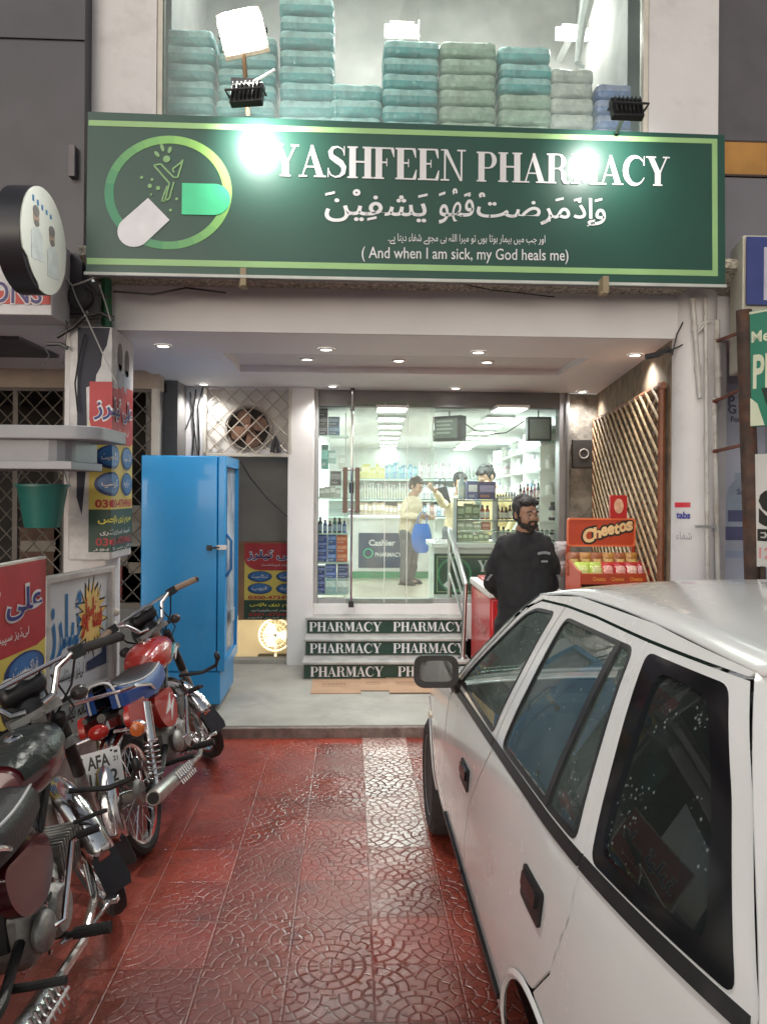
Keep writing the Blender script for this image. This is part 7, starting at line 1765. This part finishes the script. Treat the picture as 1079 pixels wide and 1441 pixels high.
# ================================================================== people
def chain(mb, pts, rs, n=14, sx=1., up=None):
    """round-ended tapered limb through joints"""
    P = [Vector(p) for p in pts]; Q = [P[0] - (P[1] - P[0]).normalized() * rs[0] * .85]; RR = [rs[0] * .3]
    Q.append(P[0] - (P[1] - P[0]).normalized() * rs[0] * .5); RR.append(rs[0] * .82)
    for i, p in enumerate(P):
        Q.append(p); RR.append(rs[i])
        if i < len(P) - 1: Q.append(p.lerp(P[i + 1], .5)); RR.append((rs[i] + rs[i + 1]) / 2 * 1.02)
    d = (P[-1] - P[-2]).normalized(); Q += [P[-1] + d * rs[-1] * .5, P[-1] + d * rs[-1] * .85]; RR += [rs[-1] * .82, rs[-1] * .3]
    mb.tube(Q, RR, n, sx=sx, up=up)
def torso(mb, rows, n=20):
    """rows of (centre, half width, half depth)"""
    vs = []; k = len(rows)
    for c, a, b_ in rows:
        for j in range(n):
            q = 2 * pi * j / n; e = .85; sp_ = lambda x: (1 if x > 0 else -1) * abs(x) ** e
            vs.append(Vector(c) + Vector((a * sp_(cos(q)), b_ * sp_(sin(q)), 0)))
    fs = [(i * n + j, i * n + (j + 1) % n, (i + 1) * n + (j + 1) % n, (i + 1) * n + j) for i in range(k - 1) for j in range(n)]
    fs += [tuple(range(n - 1, -1, -1)), tuple((k - 1) * n + j for j in range(n))]
    mb.add(vs, fs, 0, True)
FOLDS = bpy.data.textures.new('folds', 'CLOUDS'); FOLDS.noise_scale = .11; FOLDS.noise_depth = 2
def fuse(o, vox, smooth=2):
    r = o.modifiers.new('fuse', 'REMESH'); r.mode = 'VOXEL'; r.voxel_size = vox; r.use_smooth_shade = True
    if o.name.startswith(('shirt', 'trousers')): d = o.modifiers.new('folds', 'DISPLACE'); d.texture = FOLDS; d.strength = .040; d.mid_level = .5; d.texture_coords = 'LOCAL'
    if smooth: s = o.modifiers.new('relax', 'SMOOTH'); s.iterations = smooth; s.factor = .5
    return o
def hand(mb, wrist, fwd, side, curl=.5, k=1.):
    """palm, four curled fingers of unequal length and a thumb; side points to the thumb side"""
    w_ = Vector(wrist); f = Vector(fwd).normalized(); s = Vector(side); s = (s - f * s.dot(f)).normalized(); dn = f.cross(s)
    chain(mb, [w_, w_ + f * .03 * k, w_ + f * .085 * k], [.026 * k, .034 * k, .036 * k], sx=.5, up=s)
    for i, (o_, L) in enumerate(((.028, .075), (.010, .085), (-.010, .078), (-.027, .06))):
        b_ = w_ + f * .082 * k + s * o_ * k; d = f; pts = [b_]
        for q in range(3):
            b_ = b_ + d * L * k / 3 * (1.15 - .1 * q); pts.append(b_); d = (d * cos(curl * .6) + dn * sin(curl * .6)).normalized()
        chain(mb, pts, [.0095 * k, .009 * k, .0085 * k, .008 * k], n=8)
    b_ = w_ + f * .03 * k + s * .028 * k; chain(mb, [b_, b_ + (f * .6 + s * .7) * .035 * k, b_ + (f * .95 + s * .75) * .06 * k], [.012 * k, .011 * k, .009 * k], n=8)
def person(label, loc, rz, J, look=(0, 0), shirt=None, trouser=None, skin=None, hair=None, beard=False, bulk=1., hs=1., group=None, vox=.010, extras=None):
    t = thing('person', label, 'person', loc, (0, 0, rz), group)
    D = dict(hipz=.90, shz=1.41, lean=(0, 0), shw=.19, necl=.10)
    D.update(J)
    lx, ly = D['lean']; hz_, sz_ = D['hipz'], D['shz']; off = Vector((lx, ly, 0))
    sh = {s: Vector((s * D['shw'], 0, sz_)) + off for s in (-1, 1)}
    hip = {s: Vector((s * .095, 0, hz_)) for s in (-1, 1)}
    el = {s: Vector(D.get('el%d' % s, (s * .27, .03, 1.13))) for s in (-1, 1)}; wr = {s: Vector(D.get('wr%d' % s, (s * .26, -.08, .88))) for s in (-1, 1)}
    kn = {s: Vector(D.get('kn%d' % s, (s * .10, -.02, .48))) for s in (-1, 1)}; an = {s: Vector(D.get('an%d' % s, (s * .11, .03, .07))) for s in (-1, 1)}
    neck = Vector((0, .005, sz_ + .055)) + off * 1.05; head = Vector((0, -.015, sz_ + .215)) + off * 1.25 + Vector(D.get('hoff', (0, 0, 0)))
    def rows(g):
        b_ = bulk
        return [((0, 0, hz_ - .06), .165 * b_ + g, .115 * b_ + g), ((lx * .1, ly * .1, hz_ + .03), .170 * b_ + g, .125 * b_ + g), ((lx * .35, ly * .35 - .012 * b_, hz_ + .16), .165 * b_ + g, .130 * b_ + g), ((lx * .6, ly * .6, hz_ + .30), .178 * b_ + g, .125 * b_ + g),
                ((lx * .85, ly * .85, sz_ - .10), .185 * b_ + g, .118 * b_ + g), ((lx, ly, sz_ - .02), .178 * b_ + g, .094 * b_ + g), ((lx, ly, sz_ + .018), .135 * b_ + g, .078 * b_ + g), ((lx, ly, sz_ + .045), .09 + g, .06 + g)]
    # body: one fused surface
    m = MB(); torso(m, rows(-.030))
    chain(m, [neck - Z_ * .04, neck + Z_ * .02, head - Z_ * .09], [.066, .058, .056])
    HR = Euler((look[1], 0, look[0])).to_matrix(); hp = lambda v: head + HR @ (Vector(v) * hs)
    def he(c, r): m.ell(hp(c), [q * hs for q in r], R=HR)
    he((0, .012, .03), (.080, .097, .090)); he((0, -.030, -.035), (.067, .066, .080)); he((0, -.045, -.085), (.040, .040, .032)); he((0, -.082, .022), (.052, .022, .018)); he((0, -.090, -.002), (.012, .020, .030)); he((0, -.103, -.020), (.017, .018, .014))
    for s in (-1, 1): he((s * .077, .012, -.005), (.010, .020, .032)); he((s * .042, -.068, -.03), (.026, .026, .03))
    he((0, -.088, -.052), (.026, .014, .008)); he((0, -.084, -.064), (.022, .014, .009))
    for s in (-1, 1):
        chain(m, [sh[s] + Vector((-s * .02, 0, -.045)), el[s], wr[s]], [.034, .038, .029]); hand(m, wr[s], D.get('hf%d' % s, wr[s] - el[s]), D.get('hs%d' % s, (-s * .3, -1, .2)), D.get('curl', .7))
        chain(m, [hip[s], kn[s], an[s]], [.082, .055, .040]); chain(m, [an[s] + Vector((0, .02, -.02)), an[s] + Vector((0, -.10, -.045))], [.04, .032], sx=.9)
    body = fuse(m.build('body', skin, t), .0075, 1)
    # clothes
    m = MB(); torso(m, rows(.012)); chain(m, [neck - Z_ * .04, neck - Z_ * .02], [.085, .070])
    for s in (-1, 1):
        e1 = D.get('sleeve', .93); w2 = el[s].lerp(wr[s], e1)
        chain(m, [sh[s] + Vector((-s * .02, 0, -.022)), sh[s].lerp(el[s], .5), el[s], w2], [.060 * bulk ** .5, .060 * bulk ** .5, .053, .043])
    so3 = fuse(m.build('shirt', shirt, t), vox, 2)
    m = MB(); torso(m, [((0, 0, hz_ - .10), .165 * bulk + .004, .115 * bulk + .004), ((0, 0, hz_ + .03), .170 * bulk + .008, .125 * bulk + .006), ((lx * .2, ly * .2, hz_ + .09), .165 * bulk + .004, .126 * bulk + .003)])
    for s in (-1, 1): chain(m, [hip[s] - Z_ * .02, hip[s].lerp(kn[s], .5), kn[s], an[s] - Z_ * .0], [.108 * bulk ** .5, .095 * bulk ** .5, .078, .066])
    fuse(m.build('trousers', trouser, t), vox, 2)
    for s in (-1, 1):
        m = MB(); chain(m, [an[s] + Vector((0, .03, -.035)), an[s] + Vector((s * .01, -.06, -.038)), an[s] + Vector((s * .015, -.14, -.042))], [.046, .046, .036], sx=.8, up=Z_); m.b(an[s].x - .04, an[s].x + .045, an[s].y - .18, an[s].y + .07, an[s].z - .07, an[s].z - .05); m.build('shoe', M('shoe_black', (.02, .019, .018), .4), t)
    # hair, eyes, brows, beard
    m = MB()
    def hh(c, r): m.ell(hp(c), [q * hs for q in r], R=HR)
    hh((0, .030, .055), (.089, .094, .085)); hh((0, -.020, .098), (.070, .062, .040)); hh((.03, -.058, .092), (.042, .030, .026)); hh((-.03, -.055, .090), (.042, .030, .026)); hh((0, .06, .0), (.072, .055, .07))
    random.seed(len(label))
    for k in range(70):
        a = random.uniform(0, 2 * pi); e = random.uniform(.15, 1.2); c = (.078 * cos(a) * sin(e), .030 + .086 * sin(a) * sin(e), .055 + .080 * cos(e))
        if c[1] > -.055: hh(c, (.013, .018, .012)); d_ = Vector((c[0] + random.uniform(-.02, .02), c[1] - .03, c[2] - .055 + .03)).normalized(); m.tube([hp(c), hp(Vector(c) + d_ * .016), hp(Vector(c) + d_ * .026 + Vector((.006, -.006, -.004)))], [.009, .007, .003], 6)
    for s in (-1, 1): hh((s * .074, .0, .035), (.012, .030, .045)); hh((s * .075, -.012, .0), (.008, .012, .030))
    fuse(m.build('hair', hair, t), .007, 1)
    m = MB()
    for s in (-1, 1): m.ell(hp((s * .031, -.084, .004)), [q * hs for q in (.013, .010, .007)], 0, HR, 10, 8); m.ell(hp((s * .031, -.092, .004)), [q * hs for q in (.006, .004, .006)], 1, HR, 8, 6)
    m.build('eyes', [M('eye_white', (.26, .23, .21), .3, var=0), M('eye_dark', (.012, .01, .01), .15, var=0)], t)
    m = MB()
    for s in (-1, 1): m.tube([hp((s * .012, -.096, .026)), hp((s * .032, -.100, .032)), hp((s * .055, -.088, .026))], [.003, .0055, .003], 6)
    m.build('eyebrows', hair, t)
    if beard:
        m = MB()
        def bh(c, r): m.ell(hp(c), [q * hs for q in r], R=HR)
        bh((0, -.068, -.092), (.042, .034, .030)); 
        for s in (-1, 1): bh((s * .046, -.046, -.076), (.022, .038, .028)); bh((s * .062, -.014, -.045), (.015, .026, .036)); bh((s * .016, -.104, -.042), (.020, .010, .007)); bh((s * .031, -.094, -.060), (.009, .012, .022))
        fuse(m.build('beard', M('beard_black', (.022, .017, .014), .85, bump=.4, bs=200), t), .006, 1)
    return t, so3, hp
skin_a = M('skin_a', (.30, .165, .11), .5, var=.08, vs=25); skin_b = M('skin_b', (.40, .25, .17), .5, var=.06)
hair_k = M('hair_black', (.012, .011, .011), .5, var=.3, vs=60, bump=.5, bs=160)
knit = M('black_knit', (.012, .012, .014), .8, var=.15, bump=.25, bs=16); tro = M('black_trousers', (.012, .012, .013), .85)
MX = ax(738, 5.02)
t, so3, hp = person('bearded man in a black sweatshirt standing with hands behind his back before the car', (MX, 5.02, 0), 0, {'shw': .152, 'shz': 1.432, 'lean': (0, .0), 'el-1': (-.205, .085, 1.13), 'el1': (.205, .085, 1.13), 'wr-1': (-.07, .20, 1.0), 'wr1': (.08, .21, 1.03), 'hf-1': (1, .1, -.2), 'hf1': (-1, .1, -.25), 'hs-1': (0, .2, 1), 'hs1': (0, .2, 1), 'hoff': (0, -.012, -.047)},
    look=(radians(24), radians(4)), shirt=knit, trouser=tro, skin=skin_a, hair=hair_k, beard=True, bulk=1.0, hs=.88, vox=.011)
m = MB()
for k in range(7): m.b(.055 + k * .012, .063 + k * .012, -.1485 + .0011 * k, -.138, 1.345 + .006 * sin(k * .5), 1.362 + .006 * sin(k * .5))
for k in range(4): m.b(.078 + k * .011, .086 + k * .011, -.1475 + .001 * k, -.138, 1.297, 1.309)
m.build('chest_print', M('print_white', (.26, .26, .28), .6), so3)
m = MB()
for s in (-1, 1):
    for q in range(4): m.box((s * (.222 + .006 * q), -.012 + .012 * q, 1.20 - .012 * q), (.018, .014, .006))
m.build('sleeve_print', M('print_white', (.5, .5, .52)), so3)
stripe = M('striped_shirt', (.60, .50, .36), .7, var=.06); yellow = M('yellow_shirt', (.60, .48, .24), .7, var=.1, bump=.2, bs=14); beige = M('beige_shirt', (.55, .45, .30), .7, var=.1)
greyt = M('grey_trousers', (.11, .11, .115), .8, var=.1)
p = at(576, 818, Z=IZ0 + .0); Yc = 11.4; px_ = ax(576, Yc)
t, so3, hp = person('man in a pale striped shirt and grey trousers standing by the cashier counter', (px_, Yc, IZ0), radians(58), {'shz': 1.26, 'hipz': .80, 'shw': .165, 'lean': (0, -.05), 'el-1': (-.25, -.02, 1.02), 'wr-1': (-.14, -.25, 1.02), 'el1': (.25, -.02, 1.02), 'wr1': (.14, -.26, 1.0), 'kn1': (.10, -.03, .43), 'kn-1': (-.10, .0, .43), 'hoff': (0, -.03, -.02)}, look=(0, radians(22)), shirt=stripe, trouser=greyt, skin=skin_b, hair=hair_k, bulk=1.05, hs=1.02)
m = MB()
m.build('x', stripe) if False else None
p = at(593, 755, 11.1); o = MB(); o.grid(lambda i, j: (lambda w_: (w_ * cos(2 * pi * i), .07 * sin(2 * pi * i) * (1 - .5 * j), .42 * (1 - j)))(.10 + .05 * sin(pi * j) - .03 * (j > .9)), 16, 8)
o.tube([(-.06, 0, .42), (-.05, 0, .54), (0.02, 0, .60), (.07, 0, .54), (.07, 0, .42)], .008, 6); o = o.build('carrier_bag', M('bag_blue', (.02, .12, .42), .35, bump=.5, bs=14)); o.location = (p.x, 11.1, at(593, 778, 11.1).z); tag(o, 'blue carrier bag held by the man at the cashier counter', 'bag')
t, so3, hp = person('man in a yellow shirt stooping with bowed head behind the counter rack', (ax(702, 9.6), 9.6, IZ0), radians(-62), {'shz': 1.38, 'lean': (0, -.10), 'hoff': (0, -.06, -.03)}, look=(0, radians(34)), shirt=yellow, trouser=greyt, skin=skin_b, hair=hair_k, bulk=1.0, hs=1.12)
t, so3, hp = person('half hidden man in a beige shirt reaching up with one arm beside the rack', (ax(642, 9.9), 9.9, IZ0), radians(25), {'shz': 1.27, 'lean': (0, -.06), 'el-1': (-.30, -.16, 1.22), 'wr-1': (-.50, -.30, 1.38), 'hf-1': (-.8, -.3, .5)}, look=(radians(-10), radians(10)), shirt=beige, trouser=greyt, skin=skin_b, hair=hair_k, bulk=.95, hs=1.0)
p = at(622, 698, 9.7); o = MB(); o.box((0, 0, 0), (.16, .10, .22), 0, (0, radians(-15), 0)); o.tube([(-.05, 0, .1), (-.03, 0, .22), (.03, 0, .22), (.05, 0, .1)], .008, 6); o = o.build('hanging_pouch', M('pouch_black', (.02, .02, .022), .5), bev=.03); o.location = p; tag(o, 'black pouch hanging by the hand of the reaching man', 'pouch')
